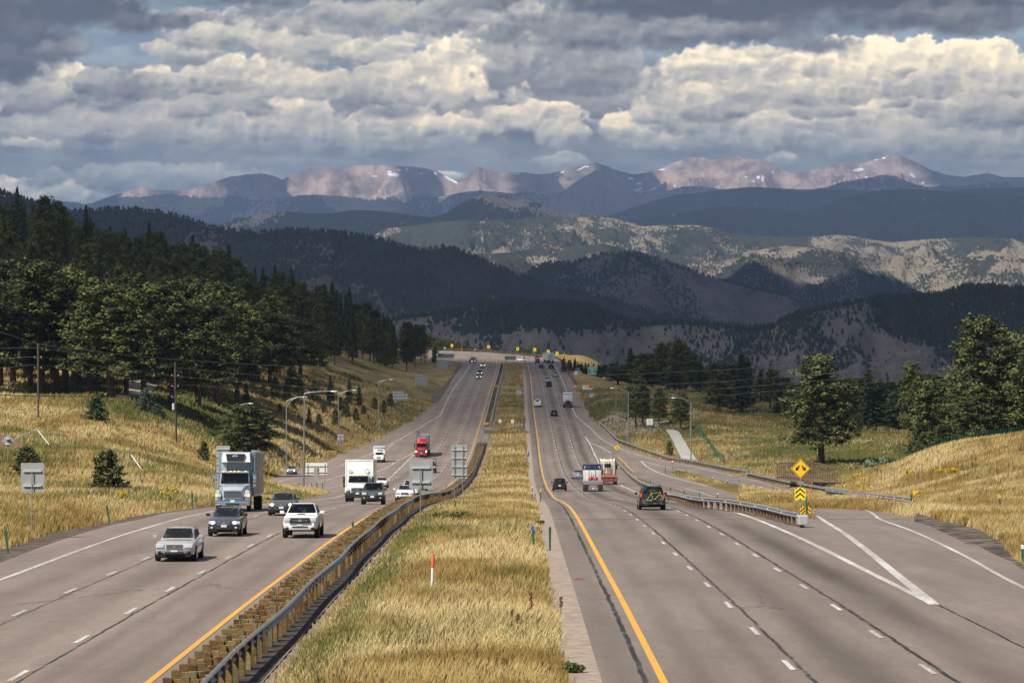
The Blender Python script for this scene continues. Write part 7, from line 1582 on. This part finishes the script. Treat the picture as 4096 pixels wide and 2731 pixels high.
for i, zz in enumerate((.62,.24)): zpoly(pn, [[(-w+.02, zb0+zh*(zz-.12)),(-.03, zb0+zh*(zz+.22)),(w-.08, zb0+zh*(zz-.12)),(w-.08, zb0+zh*(zz+.02)),(-.03, zb0+zh*(zz+.36)),(-w+.02, zb0+zh*(zz+.02))]], M_SBLACK, nm="chevron")
zpoly(pn, [[(-w+.02,zb1-.02),(-w+.02,zb1-.12),(-w+.14,zb1-.02)],[(w-.08,zb1-.02),(w-.20,zb1-.02),(w-.08,zb1-.12)],[(-.15,zb0+.02),(.09,zb0+.02),(-.03,zb0+.10)]], M_SBLACK, nm="corner_marks")
_x, _y, _z = gz("D", 1625, 950, 202); t = thing("object_marker", "black and yellow striped marker at the end of the middle guardrail", "marker", (_x, _y, _z)); w = .33
pn = sheet(t, -w, w, .20, .70, M_YSIGN, rad=.02)
for s in (-1, 1): zpoly(pn, [[(s*x, z) for x, z in P] for P in ([(.02,.60),(.02,.70),(.32,.42),(.32,.32)],[(.02,.38),(.02,.48),(.28,.20),(.18,.20)],[(.20,.70),(.32,.70),(.32,.58)])], M_SBLACK, nm="stripe")
spost(t, 0, .3, y=.05)
_x, _y, _z = gz("D", 1633, 970, 199); t = thing("marker_post", "tall green and orange flexible marker leaning at the guardrail end", "marker post", (_x, _y, _z)); b = MB(); b.tube([(.02,0,0),(.10,0,.9),(.16,0,1.1)], .03, 6); b.build("stake", M_GREENP, t); b = MB(); b.tube([(.14,0,1.08),(.40,0,2.4)], .026, 6); b.build("orange_rod", M_ORP, t); b = MB(); b.tube([(.40,0,2.4),(.42,0,2.55)], .028, 6); b.build("cap", M_GREENP, t); b = MB(); b.box((0,-.06,.65), (.09,.03,1.3)); b.build("flat_post", M_GREENP, t)
_x, _y, _z = gz("E", 962, 828, 302); t = thing("object_marker", "small striped marker at the end of the outer ramp guardrail", "marker", (_x, _y, _z)); pn = sheet(t, -.29, .29, .15, 1.15, M_YSIGN, rad=.05); zpoly(pn, [[(-.28,z),(.28,z+.38),(.28,z+.54),(-.28,z+.16)] for z in (.18,.48)], M_SBLACK, nm="stripe"); spost(t, 0, .3)
# merge and yield signs
def dsign(label, c, x, yc, yb, half, fn, m=M_YSIGN, D=None):
    sc = CROPS[c][2]*1.7415; X, Y, Z = gz(c, x, yb, D); k = Y/F/sc; t = thing("road_sign", label, "road sign", (X, Y, Z))
    spost(t, 0, (yb-yc)*k, .04, y=.04); s = half*k*math.sqrt(2); p = diamond(t, (yb-yc)*k, s, m); fn(p, (yb-yc)*k, s); return t
def f_merge(p, z, s): zpoly(p, [[(-.05*s,z-.36*s),(.05*s,z-.36*s),(.05*s,z+.12*s),(.14*s,z+.12*s),(0,z+.36*s),(-.14*s,z+.12*s),(-.05*s,z+.12*s)],[(.04*s,z-.12*s),(.18*s,z-.30*s),(.25*s,z-.24*s),(.05*s,z+.02*s)]], M_SBLACK)
dsign("yellow merge diamond behind the middle guardrail", "H", 1283, 308, 482, 46, f_merge, D=float(DofY(cv("H",(1283,482))[0][1])))
def f_slip(p, z, s): zpoly(p, [[(-.16*s,z+.02*s),(.16*s,z+.02*s),(.20*s,z+.16*s),(.12*s,z+.32*s),(-.12*s,z+.32*s),(-.20*s,z+.16*s)],[(-.22*s,z-.25*s),(-.14*s,z-.25*s),(-.02*s,z-.06*s),(-.10*s,z-.06*s)],[(.06*s,z-.30*s),(.14*s,z-.30*s),(.20*s,z-.06*s),(.12*s,z-.06*s)]], M_SBLACK)
dsign("yellow diamond warning sign in the far median", "I", 444, 279, 432, 48, f_slip)
dsign("yellow diamond warning sign below the white notice near the far right shoulder", "X", 213, 355, 640, 50, f_slip, D=1010)
_D = float(DofY(cv("H",(2055,655))[0][1])); _x, _y, _z = gz("H", 2055, 655, _D); k = _D/F/(3.485*1.7415); t = thing("road_sign", "red and white triangular yield sign on the ramp island", "road sign", (_x, _y, _z)); spost(t, 0, 140*k, .035, y=.04); z = 145*k; s = 30*k
b = MB(); b.plate([(-s*1.15,z+s),(0,z-s),(s*1.15,z+s)][::-1], -.012, 0); pn = b.build("panel", M_SRED, t); zpoly(pn, [[(-s*.55,z+s*.66),(0,z-s*.32),(s*.55,z+s*.66)][::-1]], M_SWHITE, nm="triangle")
# speed limits and other boards
def board(label, c, x0, x1, y0_, y1_, yb, m, lines=(), posts=None, D=None, tm=M_SBLACK, border=True, tilt=0, group=None, bm_=None):
    sc = CROPS[c][2]*1.7415; X, Y, Z = gz(c, (x0+x1)/2, yb, D); k = Y/F/sc; qy = cv(c, (0,0))[0][1]
    zf = (lambda y: (660-(qy+y/sc))*Y/F-Z)
    t = thing("road_sign", label, "road sign", (X, Y, Z), 0, group); t.rotation_euler = (0, tilt, 0); cx = (x0+x1)/2; W_2 = (x1-x0)/2*k; z0, z1 = zf(y1_), zf(y0_)
    for p in (posts or [cx]): spost(t, (p-cx)*k, z1-.05 if len(posts or [1]) == 1 else z0+.1, .035, y=.045)
    pn = sheet(t, -W_2, W_2, z0, z1, m)
    if border:
        e = W_2*.05; b = MB(); 
        for xx, zz, ww, hh in ((0,z1-2*e,W_2*1.86,e),(0,z0+2*e,W_2*1.86,e),(-W_2+2*e,(z0+z1)/2,e,(z1-z0)-4*e),(W_2-2*e,(z0+z1)/2,e,(z1-z0)-4*e)): b.box((xx,-.016,zz), (ww,.005,hh))
        b.build("border", bm_ or tm, pn)
    for txt, fz, sz, sx in lines: text_obj(txt, sz*(z1-z0), tm, (0,-.017,z0+(z1-z0)*fz), pn, bold=.012*(z1-z0)*sz, sx=sx)
    return t, pn, W_2, z0, z1
SL = [("SPEED",.84,.22,.95),("LIMIT",.62,.22,1.0),("65",.27,.50,1.1)]
board("white SPEED LIMIT 65 sign in the far median", "I", 350, 440, 568, 683, 832, M_SWHITE, SL)
board("white SPEED LIMIT 65 sign below the orange diamond on the right", "X", 437, 535, 745, 870, 1010, M_SWHITE, SL, D=905)
board("green EXIT 253 Chief Hosa guide sign at the right", "X", 395, 590, 185, 322, 515, M_SGREEN, [("Chief",.78,.30,1.0),("Hosa",.50,.30,1.0),("1/2 MILE",.16,.24,1.0)], posts=[412,562], D=1010, tm=M_SWHITE)
board("green EXIT 253 tab above the guide sign", "X", 395, 590, 147, 184, 515, M_SGREEN, [("EXIT 253",.48,.80,1.0)], posts=[412,562], D=1010.3, tm=M_SWHITE)
board("white notice with five black text lines beside the concrete path", "M", 798, 873, 933, 1008, 1092, M_SWHITE, [("ALL AREAS",.85,.17,.9),("CLOSED AT",.67,.17,.9),("NIGHT",.49,.17,.9),("VEHICLES",.31,.17,.9),("EXCEPTED",.13,.17,.9)] if 0 else [(":::::::::::",.84,.20,.8),("::::::::::::",.66,.20,.8),(":::::::::",.48,.20,.8),("::::::::::",.30,.20,.8),("::::::::::::",.12,.20,.8)], posts=[812,857])
board("blue and white sign at the top of the far right verge", "X", 130, 220, 172, 250, 560, M_SBLUE, [("= = = =",.78,.22,1.0),("= = =",.45,.2,1.0)], posts=[150,200], D=1100, tm=M_SWHITE)
board("white text notice left of the right-hand yellow diamond", "X", 92, 168, 240, 338, 530, M_SWHITE, [("::::::",.8,.22,1),("::::::",.6,.22,1),(":::::",.4,.22,1),("::::::",.2,.22,1)], D=1040)
t, pn, w_, z0, z1 = board("white sign with an orange header strip on the right verge", "X", 278, 500, 540, 655, 740, M_SWHITE, [(":::::::::::::::::",.54,.2,1),(":::::::::::::::",.34,.2,1),(":::::::::::::",.15,.2,1)], posts=[300,480], D=960, border=False)
b = MB(); b.box((0,-.016,z1-(z1-z0)*.15), (w_*1.98,.006,(z1-z0)*.28)); hd = b.build("header", mat("header_orange", (.80,.38,.02), .5), pn); text_obj("DETOUR" if 0 else "- - - - - -", (z1-z0)*.26, M_SBLACK, (0,-.022,z1-(z1-z0)*.15), hd)
t, pn, w_, z0, z1 = board("orange work sign with a small white emblem beside the right lamp post", "X", 882, 998, 1242, 1358, 1450, M_SORANGE, [("- - -",.52,.14,1),("- - - -",.34,.14,1),("- - -",.17,.14,1)], D=800, border=False); b = MB(); b.plate([(-w_*.65,z1-.35),(-w_*.3,z1-.15),(-w_*.05,z1-.15),(-w_*.4,z1-.35)], -.02, -.016); b.build("emblem", M_SWHITE, pn)
_D = 806; _x, _y, _z = gz("X", 1037, 1480, _D); t = thing("road_sign", "blue WEST 70 route shield on the right lamp post", "road sign", (_x, _y-.35, _z)); qy = cv("X",(0,0))[0][1]; zf = lambda y: (660-(qy+y/9.752))*_D/F-_z; wv = 37/9.752*_D/F
pn = sheet(t, -wv, wv, zf(1252), zf(1215), M_SBLUE, nm="direction_plate"); text_obj("WEST", (zf(1215)-zf(1252))*.75, M_SWHITE, (0,-.017,(zf(1215)+zf(1252))/2), pn)
zt, zb_ = zf(1256), zf(1342); h = zt-zb_; sh = [(-.95,1),(-.5,1.0),(0,.97),(.5,1.0),(.95,1),(1.0,.55),(.8,.22),(0,0),(-.8,.22),(-1,.55)]
b = MB(); b.plate([(x*wv, zb_+z*h) for x, z in sh][::-1], -.012, 0); pn = b.build("shield", M_SBLUE, t); b = MB(); b.plate([(x*wv*.98, zb_+z*h) for x, z in [(-.95,1),(-.5,1.0),(0,.97),(.5,1.0),(.95,1),(.99,.74),(-.99,.74)]][::-1], -.02, -.0165); b.build("shield_band", M_SRED, pn); text_obj("70", h*.62, M_SWHITE, (0,-.022,zb_+h*.40), pn, bold=.02)
board("green mile marker with white numerals 253 on the right verge", "X", 507, 545, 1055, 1165, 1290, M_SGREEN if 0 else mat("mile_green", (.02,.38,.25), .5), [("2",.82,.30,1),("5",.5,.30,1),("3",.18,.30,1)], D=870, tm=M_SWHITE, border=False)
marker("X", 565, 1250, 1178, M_WP, "short white marker with a red tip by the right shoulder", None, D=860, low=M_WP)
def f_text(p, z, s): zpoly(p, [[(-.28*s,z+.10*s),(.28*s,z+.10*s),(.28*s,z+.17*s),(-.28*s,z+.17*s)],[(-.30*s,z-.06*s),(.30*s,z-.06*s),(.30*s,z+.02*s),(-.30*s,z+.02*s)],[(-.25*s,z-.22*s),(.25*s,z-.22*s),(.25*s,z-.14*s),(-.25*s,z-.14*s)]], M_SBLACK)
dsign("orange diamond work sign on the right verge", "X", 462, 678, 905, 50, f_text, m=M_SORANGE, D=915)
board("small white sign leaning in the median beyond the crossover", "G", 1040, 1070, 878, 915, 972, M_SWHITE, [], tilt=-.13, border=False)
board("small upright white sign in the median beyond the crossover", "I", 230, 290, 1187, 1265, 1425, M_SWHITE, [(":::",.75,.25,1),(":::",.45,.25,1)], border=False)
for i, x in enumerate((103, 135)):
    _x, _y, _z = gz("X", x, 563, 985); t = thing("traffic_cone", "orange and white traffic cone, the %s of the pair by the right shoulder" % ("left" if i == 0 else "right"), "traffic cone", (_x, _y, _z+.05)); b = MB(); b.rbox((0,0,.04), (.7,.7,.08), .02); b.tube([(0,0,.05),(0,0,.5)], [.26,.2], 12); b.tube([(0,0,.85),(0,0,1.2)], [.14,.07], 12); b.build("cone", M_ORP, t); b = MB(); b.tube([(0,0,.5),(0,0,.85)], [.20,.14], 12); b.build("white_band", M_WP, t)
# yellow arrow chevrons round the bend
CH = "yellow arrow boards round the far bend"
for i, (c, x, y) in enumerate([("L",668,218),("L",1433,243),("L",2042,285),("N",545,228),("N",757,258),("N",895,287),("N",1013,320)]):
    q = cv(c, (x, y))[0]; D = [1565,1540,1500,1450,1400,1360,1310][i]; X = (q[0]-1176)*D/F; Z = float(max(G(X, D), prof(D)-.4)); zc_ = (660-q[1])*D/F-Z
    t = thing("arrow_board", "yellow board with a black left arrow, %s from the left round the bend" % ["first","second","third","fourth","fifth","sixth","seventh"][i], "road sign", (X, D, Z), 0, CH); spost(t, 0, zc_, .06, y=.06)
    w, h = .62, .76; pn = sheet(t, -w, w, zc_-h, zc_+h, M_YSIGN2); zpoly(pn, [[(.42,zc_+.62),(.10,zc_+.62),(-.42,zc_),(.10,zc_-.62),(.42,zc_-.62),(-.05,zc_)]], M_SBLACK, nm="arrow")
for i, (x, y) in enumerate([(517,270),(1150,305)]):
    q = cv("L", (x, y))[0]; D = 1545; X = (q[0]-1176)*D/F; Z = float(prof(D)); z_ = (660-q[1])*D/F-Z; t = thing("road_sign", "small grey sign on the far barrier %s" % ("left of the first arrow board" if i == 0 else "between the first and second arrow boards"), "road sign", (X, D, Z)); spost(t, 0, z_, .05, y=.06); sheet(t, -.5, .5, z_-.5, z_+.5, M_SBACK)
q = cv("L", (866, 300))[0]; D = 1500; X = (q[0]-1176)*D/F; t = thing("marker_post", "orange-red stake standing at the far barrier", "marker post", (X, D, float(prof(D)))); b = MB(); b.tube([(0,0,0),(0,0,1.6)], .14, 8); b.build("stake", M_ORP, t); b = MB(); b.tube([(0,0,1.6),(0,0,3.4)], [.09,.05], 8); b.build("rod", M_ORP, t)
# ---- street lamps
M_LPOLE = speckled("lamp_pole", (.34,.335,.32), (.27,.265,.25), 1, .5, .5); M_LHEAD = mat("lamp_head", (.62,.63,.62), .4, .3)
def lamp(px, yb, ytop, xhead, yhead, label, D=None, truss=True, lean=0.0, m=M_LPOLE):
    if D is None: D = float(DofY(yb))
    X = (px-1176)*D/F; Z = float(max(G(X, D), prof(D)-.02)) ; k = D/F; zt = (660-ytop)*k-Z; xh = (xhead-px)*k; zh = (660-yhead)*k-Z
    t = thing("street_lamp", label, "street lamp", (X, D, Z), 0, "tall street lamps beside the ramps")
    b = MB(); b.tube([(0,0,-.3),(lean*.5,0,zt*.5),(lean,0,zt)], [.15,.12,.085], 10); b.tube([(0,0,0),(0,0,.35)], .22, 10); b.build("pole", m, t, smooth=True)
    n = 8; b = MB(); arm = [(lean+xh*.92*(i/n), 0, zt+(zh-zt)*math.sin(math.pi/2*(i/n)**.8)) for i in range(n+1)]; b.tube(arm, .045, 6); s = -1 if xh < 0 else 1
    if truss: lo = [(lean+xh*.62*(i/n), 0, zt-.9+(zh-zt+.75)*math.sin(math.pi/2*(i/n)**.9)) for i in range(n+1)]; b.tube(lo, .035, 6); b.tube([lo[3], arm[2]], .02, 5); b.tube([lo[5], arm[4]], .02, 5)
    b.build("arm", m, t, smooth=True)
    b = MB(); hx = lean+xh; V = []; 
    for f, w, h in ((0,.07,.06),(.25,.14,.10),(.7,.18,.11),(1,.06,.05)): x = hx-s*.15+s*f*1.0*.9-s*.3; V.append([(x,-w,zh-h*.6),(x,w,zh-h*.6),(x,w*.7,zh+h*.5),(x,-w*.7,zh+h*.5)])
    loft(b, V); b.build("lamp_head", M_LHEAD, t, smooth=40)
lamp(529, 1100, 944, 577, 926, "street lamp rising behind the refrigerated truck", D=560)
lamp(658, 1096, 922, 700, 911, "street lamp beside the silver hatchback on the left ramp", D=545)
lamp(697, 1119, 903, 765, 898, "tallest street lamp with a plain curved arm on the ramp island", D=425, truss=False, lean=.15, m=M_GALV)
lamp(780, 1032, 905, 818, 896, "street lamp with a small sign plate above the bank", lean=-.3)
lamp(871, 992, 878, 902, 871, "farthest street lamp on the left bank", lean=-.3)
lamp(1415, 967, 878, 1388, 867, "farthest street lamp on the right behind the route shield", D=806)
lamp(1443, 1013, 901, 1407, 891, "middle street lamp on the right verge", D=698)
lamp(1587, 1056, 923, 1548, 913, "nearest right-hand street lamp beside the concrete path", D=626)
# ---- utility poles and wires
M_UP = speckled("pole_wood", (.075,.050,.036), (.13,.09,.06), 2, .95); M_WIRE = mat("wire", (.26,.25,.24), .5, .4)
def upole(px, yb, yt, D, label, lean=0, tr=False, arms=()):
    X = (px-1176)*D/F; Z = float(G(X, D)); h = (660-yt)*D/F-Z; t = thing("utility_pole", label, "utility pole", (X, D, Z), 0, "wooden utility poles")
    b = MB(); b.tube([(0,0,-.5),(lean,0,h)], [.17,.12], 8); b.build("pole", M_UP, t, smooth=True)
    for z in arms:
        zz = h-z; b = MB(); b.box((lean,.0,zz), (1.3,.08,.08)); b.build("crossarm", M_UP, t); 
        for s in (-1,1): b = MB(); b.tube([(lean+s*.5,0,zz+.03),(lean+s*.5,0,zz+.22)], [.06,.04], 6); b.build("insulator", mat("insulator_pale", (.6,.62,.62), .3), t)
    if tr: b = MB(); b.tube([(-.42,-.1,h-7.6),(-.42,-.1,h-6.6)], .24, 12); b.build("transformer", mat("transformer_grey", (.5,.52,.52), .4), t, smooth=35)
    return t, X, D, Z+h
upole(88, 975, 788, 480, "weathered utility pole at the left in front of the wood", lean=-.05, arms=(2.2,3.8))
upole(405, 1020, 831, 500, "dark utility pole with a transformer near the middle of the left field", lean=-.2, tr=True, arms=(2.2,3.9,5.6))
upole(2190, 1010, 826, 590, "utility pole hidden among the tall right-hand pines", arms=(2.0,3.6))
wires = [
 [("R",-30,752),("R",88,790),("W",1100,290),("S",10,310),("S",1120,375),("S",2240,445),("N",0,640),("N",1960,615),("V",0,450),("V",650,405),("V",1200,358),("V",1795,300),("V",2352,170),("V",2600,110)],
 [("R",-30,800),("W",430,235),("W",1100,355),("S",30,385),("S",1120,480),("S",2240,550),("N",0,830),("N",1960,800),("V",0,540),("V",900,468),("V",1795,368),("V",2352,238),("V",2600,180)],
 [("R",-30,826),("W",400,325),("W",1100,440),("S",30,460),("S",1120,550),("S",2240,612),("N",0,940),("N",1960,910),("V",0,597),("V",900,520),("V",1795,425),("V",2352,315),("V",2600,262)],
 [("R",-30,848),("W",400,410),("W",1100,520),("S",30,530),("S",1120,612),("S",2240,670),("N",0,1035),("N",1960,1010),("V",0,648),("V",900,575),("V",1795,490),("V",2352,400),("V",2600,350)]]
for i, wpts in enumerate(wires):
    q = np.array([cv(c, (x, y))[0] for c, x, y in wpts]); gx = np.arange(-20, 2440, 12.); gy = np.interp(gx, q[:,0], q[:,1]); kk = np.hanning(9); kk /= kk.sum(); gy = np.convolve(np.pad(gy, 4, mode='edge'), kk, 'valid')
    Dw = np.interp(gx, [-20,88,405,2190,2440], [478,480,500,590,420]); b = MB(); b.tube([at(x_, y_, d_) for x_, y_, d_ in zip(gx, gy, Dw)], .015, 4); o = b.build("power_line", M_WIRE); tag(o, "%s of the four power lines crossing the highway" % ["highest","second highest","third highest","lowest"][i], "power line")
# ---- fences
def fence_line(name, label, pts, step, h, pm, rail=None, r=.05, hf=0, mesh=None, wire=False, nrail=1):
    q = resample(pts, step); z = G(q[:,0], q[:,1]); t = thing(name, label, "fence", (float(q[0,0]), float(q[0,1]), float(z[0]))); b0 = np.array([q[0,0], q[0,1], z[0]])
    P = np.column_stack([q, z])-b0
    for i in range(min(len(q), 95)): b = MB(); b.tube([tuple(P[i]-[0,0,.3]), tuple(P[i]+[0,0,h*(.95+.1*random.random())])], r, 6); b.build("post", pm, t)
    if rail:
        for k in range(nrail): b = MB(); [b.box(tuple((P[i]+P[i+1])/2+np.array([0,0,h*(.92-.35*k)])), (float(np.hypot(*(P[i+1]-P[i])[:2])), .06, .14), rot=(0, -math.atan2((P[i+1]-P[i])[2], np.hypot(*(P[i+1]-P[i])[:2])), math.atan2((P[i+1]-P[i])[1], (P[i+1]-P[i])[0]))) for i in range(len(P)-1)]; b.build("rail", rail, t)
    if mesh:
        b = MB()
        for f in np.linspace(.12, .85, 9): b.tube([tuple(p+[0,0,h*f]) for p in P], float(t.get('mr', .004)), 3, cap=False)
        Q = resample(q, .35); zq = G(Q[:,0], Q[:,1]); PQ = np.column_stack([Q, zq])-b0
        for p in PQ: b.tube([tuple(p+[0,0,h*.1]), tuple(p+[0,0,h*.85])], .003, 3, cap=False)
        b.build("wire_mesh", mesh, t)
    if wire: b = MB(); [b.tube([tuple(p+[0,0,h*f]) for p in P], .008, 3, cap=False) for f in (.3,.55,.85)]; b.build("wires", M_WIRE, t)
    return t
def hitpts(c, *pts, d0=90): return np.array([ground_hit(*q, d0)[:2] for q in cv(c, *pts)])
fence_line("wooden_fence", "low brown rail fence across the upper left field", hitpts("W", (-40,806),(240,812),(620,815),(900,820),(1120,822), d0=300), 3.6, 1.25, M_WOODD, rail=M_WOODD, r=.07)
fence_line("wire_fence", "line of thin dark wire-fence posts in the left field", hitpts("W", (625,1350),(730,1368),(833,1388),(940,1398),(1045,1410),(1375,1470),(1620,1530),(1880,1580), d0=150), 3.2, 1.7, M_WOODD, r=.05, wire=True)
fence_line("green_fence", "green post and mesh fence along the top of the mound", np.array([(53.5,438),(57,434),(60,428),(63,420),(66.5,408),(70,396)], float), .8, 1.35, M_GREENP, r=.028, mesh=M_GREENP)
fence_line("green_fence", "green mesh fence running down beside the concrete path", hitpts("M", (1320,1085),(1400,1100),(1450,1180),(1540,1300),(1600,1380),(1680,1450), d0=300), 1.6, 1.5, M_GREENP, r=.03, mesh=M_GREENP)
fence_line("wire_fence", "faint wire fence across the shaded right meadow", hitpts("V", (-60,880),(130,880),(300,872),(500,872), d0=400), 2.2, 1.9, M_WOODD, r=.045, wire=True)
# white broken rail and board fence at far left
X, Y, Z = ground_hit(60, 1040, 150); t = thing("board_fence", "reddish board fence at the left edge of the field", "fence", (X-6, Y, Z)); P = [ground_hit(*q, 150) for q in cv("W", (-80,1300),(60,1310),(150,1320),(240,1335))]
b = MB(); 
for a, c_ in zip(P[:-1], P[1:]):
    n = 14
    for k in range(n): f = k/n; x = a[0]+(c_[0]-a[0])*f; y = a[1]+(c_[1]-a[1])*f; z = float(G(x, y)); hh = 1.7*(1-.5*max(0, (x-P[1][0])/(P[3][0]-P[1][0]+.01))); b.box((x-X+6, y-Y, z-Z+hh/2), ((c_[0]-a[0])/n*.94, .03, hh))
b.build("boards", speckled("red_brown_boards", (.30,.19,.14), (.22,.14,.10), 3, .9), t)
P = [ground_hit(*q, 150) for q in cv("W", (110,1300),(242,1260),(392,1240),(512,1330))]; Hs = [.9,1.3,1.6,.9]; X, Y, Z = P[0]; t = thing("pipe_gate", "white bent pipe railing in the left field", "railing", (X, Y, Z)); b = MB(); b.tube([(p[0]-X, p[1]-Y, p[2]-Z+h) for p, h in zip(P, Hs)], .05, 6); b.build("top_rail", M_WP, t)
for p, h in zip(P, Hs): b = MB(); b.tube([(p[0]-X, p[1]-Y, p[2]-Z-.1),(p[0]-X, p[1]-Y, p[2]-Z+h)], .04, 6); b.build("post", M_GALV, t)
P = [ground_hit(*q, 150) for q in cv("W", (1375,1480),(1495,1560))]; X, Y, Z = P[0]; t = thing("pipe_gate", "short white sloping pipe in the middle of the left field", "railing", (X, Y, Z)); b = MB(); b.tube([(0,0,1.2),(P[1][0]-X, P[1][1]-Y, P[1][2]-Z+.3)], .045, 6); b.build("top_rail", M_WP, t); b = MB(); b.tube([(0,0,-.2),(0,0,1.9)], .04, 6); b.build("post", M_GALV, t)
# ---- footbridge
M_BR = speckled("rust_bridge", (.10,.055,.042), (.17,.095,.07), 2, .85); Db = 420
def bp_(c, x, y, D): q = cv(c, (x, y))[0]; return Vector(at(q[0], q[1], D))
A0 = bp_("D", 1330, 560, 445); A1 = bp_("D", 1700, 620, 425); B0 = bp_("D", 1560, 560, 452); B1 = bp_("D", 1955, 625, 428)
t = thing("footbridge", "rust-brown arched footbridge behind the outer guardrail", "footbridge", A0); n = 16
for nm, P0, P1 in (("near_side", A0, A1), ("far_side", B0, B1)):
    b = MB(); pts = []; low = []
    for i in range(n+1):
        f = i/n; p = P0.lerp(P1, f)-A0; ar = .9*math.sin(math.pi*min(1, f*1.05)); pts.append(p+Vector((0,0,2.15+ar*.5))); low.append(p+Vector((0,0,.25+ar*.4)))
    b.tube(pts, .09, 6); b.tube(low, .10, 6)
    for i in range(n+1): b.tube([low[i]-Vector((0,0,.4)), pts[i]], .07, 5)
    for f in (.12,.24,.36):
        b.tube([l.lerp(p, f) for l, p in zip(low, pts)], .045, 5)
    b.build(nm, M_BR, t)
b = MB(); V = [A0-A0, A1-A0, B1-A0, B0-A0]; b.add([v+Vector((0,0,.35)) for v in V]+[v+Vector((0,0,.15)) for v in V], [(0,1,2,3),(7,6,5,4),(0,4,5,1),(1,5,6,2),(2,6,7,3),(3,7,4,0)]); b.build("deck", M_WOODD, t)
# ---- rocks and litter
M_STONE = speckled("pale_stone", (.45,.34,.27), (.30,.22,.17), 2.5, .95)
def rock(c, x, y, s, label, D=None, m=M_STONE, ct="rock"):
    X, Y, Z = gz(c, x, y, D); bm = bmesh.new(); bmesh.ops.create_icosphere(bm, subdivisions=2, radius=s); r = random.Random(int(x*7+y))
    for v in bm.verts: v.co *= r.uniform(.75, 1.2); v.co.z *= .62
    bm.verts.index_update(); b = MB(); b.add([v.co[:] for v in bm.verts], [tuple(v.index for v in f.verts) for f in bm.faces]); bm.free(); o = b.build("rock", m, loc=(X, Y, Z+s*.2)); return tag(o, label, ct, None)
for c, x, y, s, lb in [("E",350,610,.35,"small pale rock at the left foot of the mound"),("E",595,600,.42,"uppermost pale rock in the left slope of the mound"),("E",560,630,.48,"pale rock just below the uppermost one"),("E",545,655,.38,"lowest pale rock at the left of the mound"),("E",735,600,.25,"little rock in the middle of the mound"),("E",930,665,.28,"tan rock low on the mound"),("E",1300,640,.32,"tan rock on the bare right part of the mound"),("E",1295,672,.16,"whitish stone on the lower mound"),("E",1350,660,.2,"stone right of the whitish one"),("W",1110,735,.5,"pale boulder at the mouth of the dirt road"),("W",1190,738,.35,"smaller stone right of the pale boulder"),("W",1240,735,.3,"third stone at the edge of the dirt road"),("E",950,945,.3,"soil clod at the end of the dirt shoulder"),("E",1120,960,.22,"clod in the dirt shoulder")]: rock(c, x, y, s, lb)
_x, _y, _z = gz("C", 937, 971); b = MB(); b.box((0,0,.03), (.42,.10,.02), rot=(0,.05,.1)); b.box((-.1,.03,.05), (.2,.08,.02), rot=(0,-.2,.3)); o = b.build("scrap", mat("red_scrap", (.30,.02,.015), .5), loc=(_x, _y, float(prof(_y))+.02)); tag(o, "small piece of red debris on the right inner shoulder", "debris")
_x, _y, _z = gz("H", 1316, 597); b = MB(); b.tube([(0,0,0),(.1,.05,.2),(.05,0,.32)], [.16,.2,.05], 7); o = b.build("litter", M_WP, loc=(_x, _y, float(prof(_y)))); tag(o, "white plastic litter left of the middle guardrail", "litter")
_x, _y, _z = gz("H", 1915, 462); b = MB(); b.tube([(-.5,0,.12),(.5,0,.18)], [.14,.12], 8); b.rbox((.2,0,.1), (.5,.4,.2), .05); o = b.build("fallen_cone", M_ORP, loc=(_x, _y, float(prof(_y)))); tag(o, "orange cone lying below the outer guardrail", "traffic cone")
_x, _y, _z = gz("A", 851, 548); b = MB(); b.rbox((0,0,.05), (.5,.2,.06), .02); o = b.build("litter", M_WP, loc=(_x, _y, _z+.03)); tag(o, "flat white scrap in the left gravel", "litter")
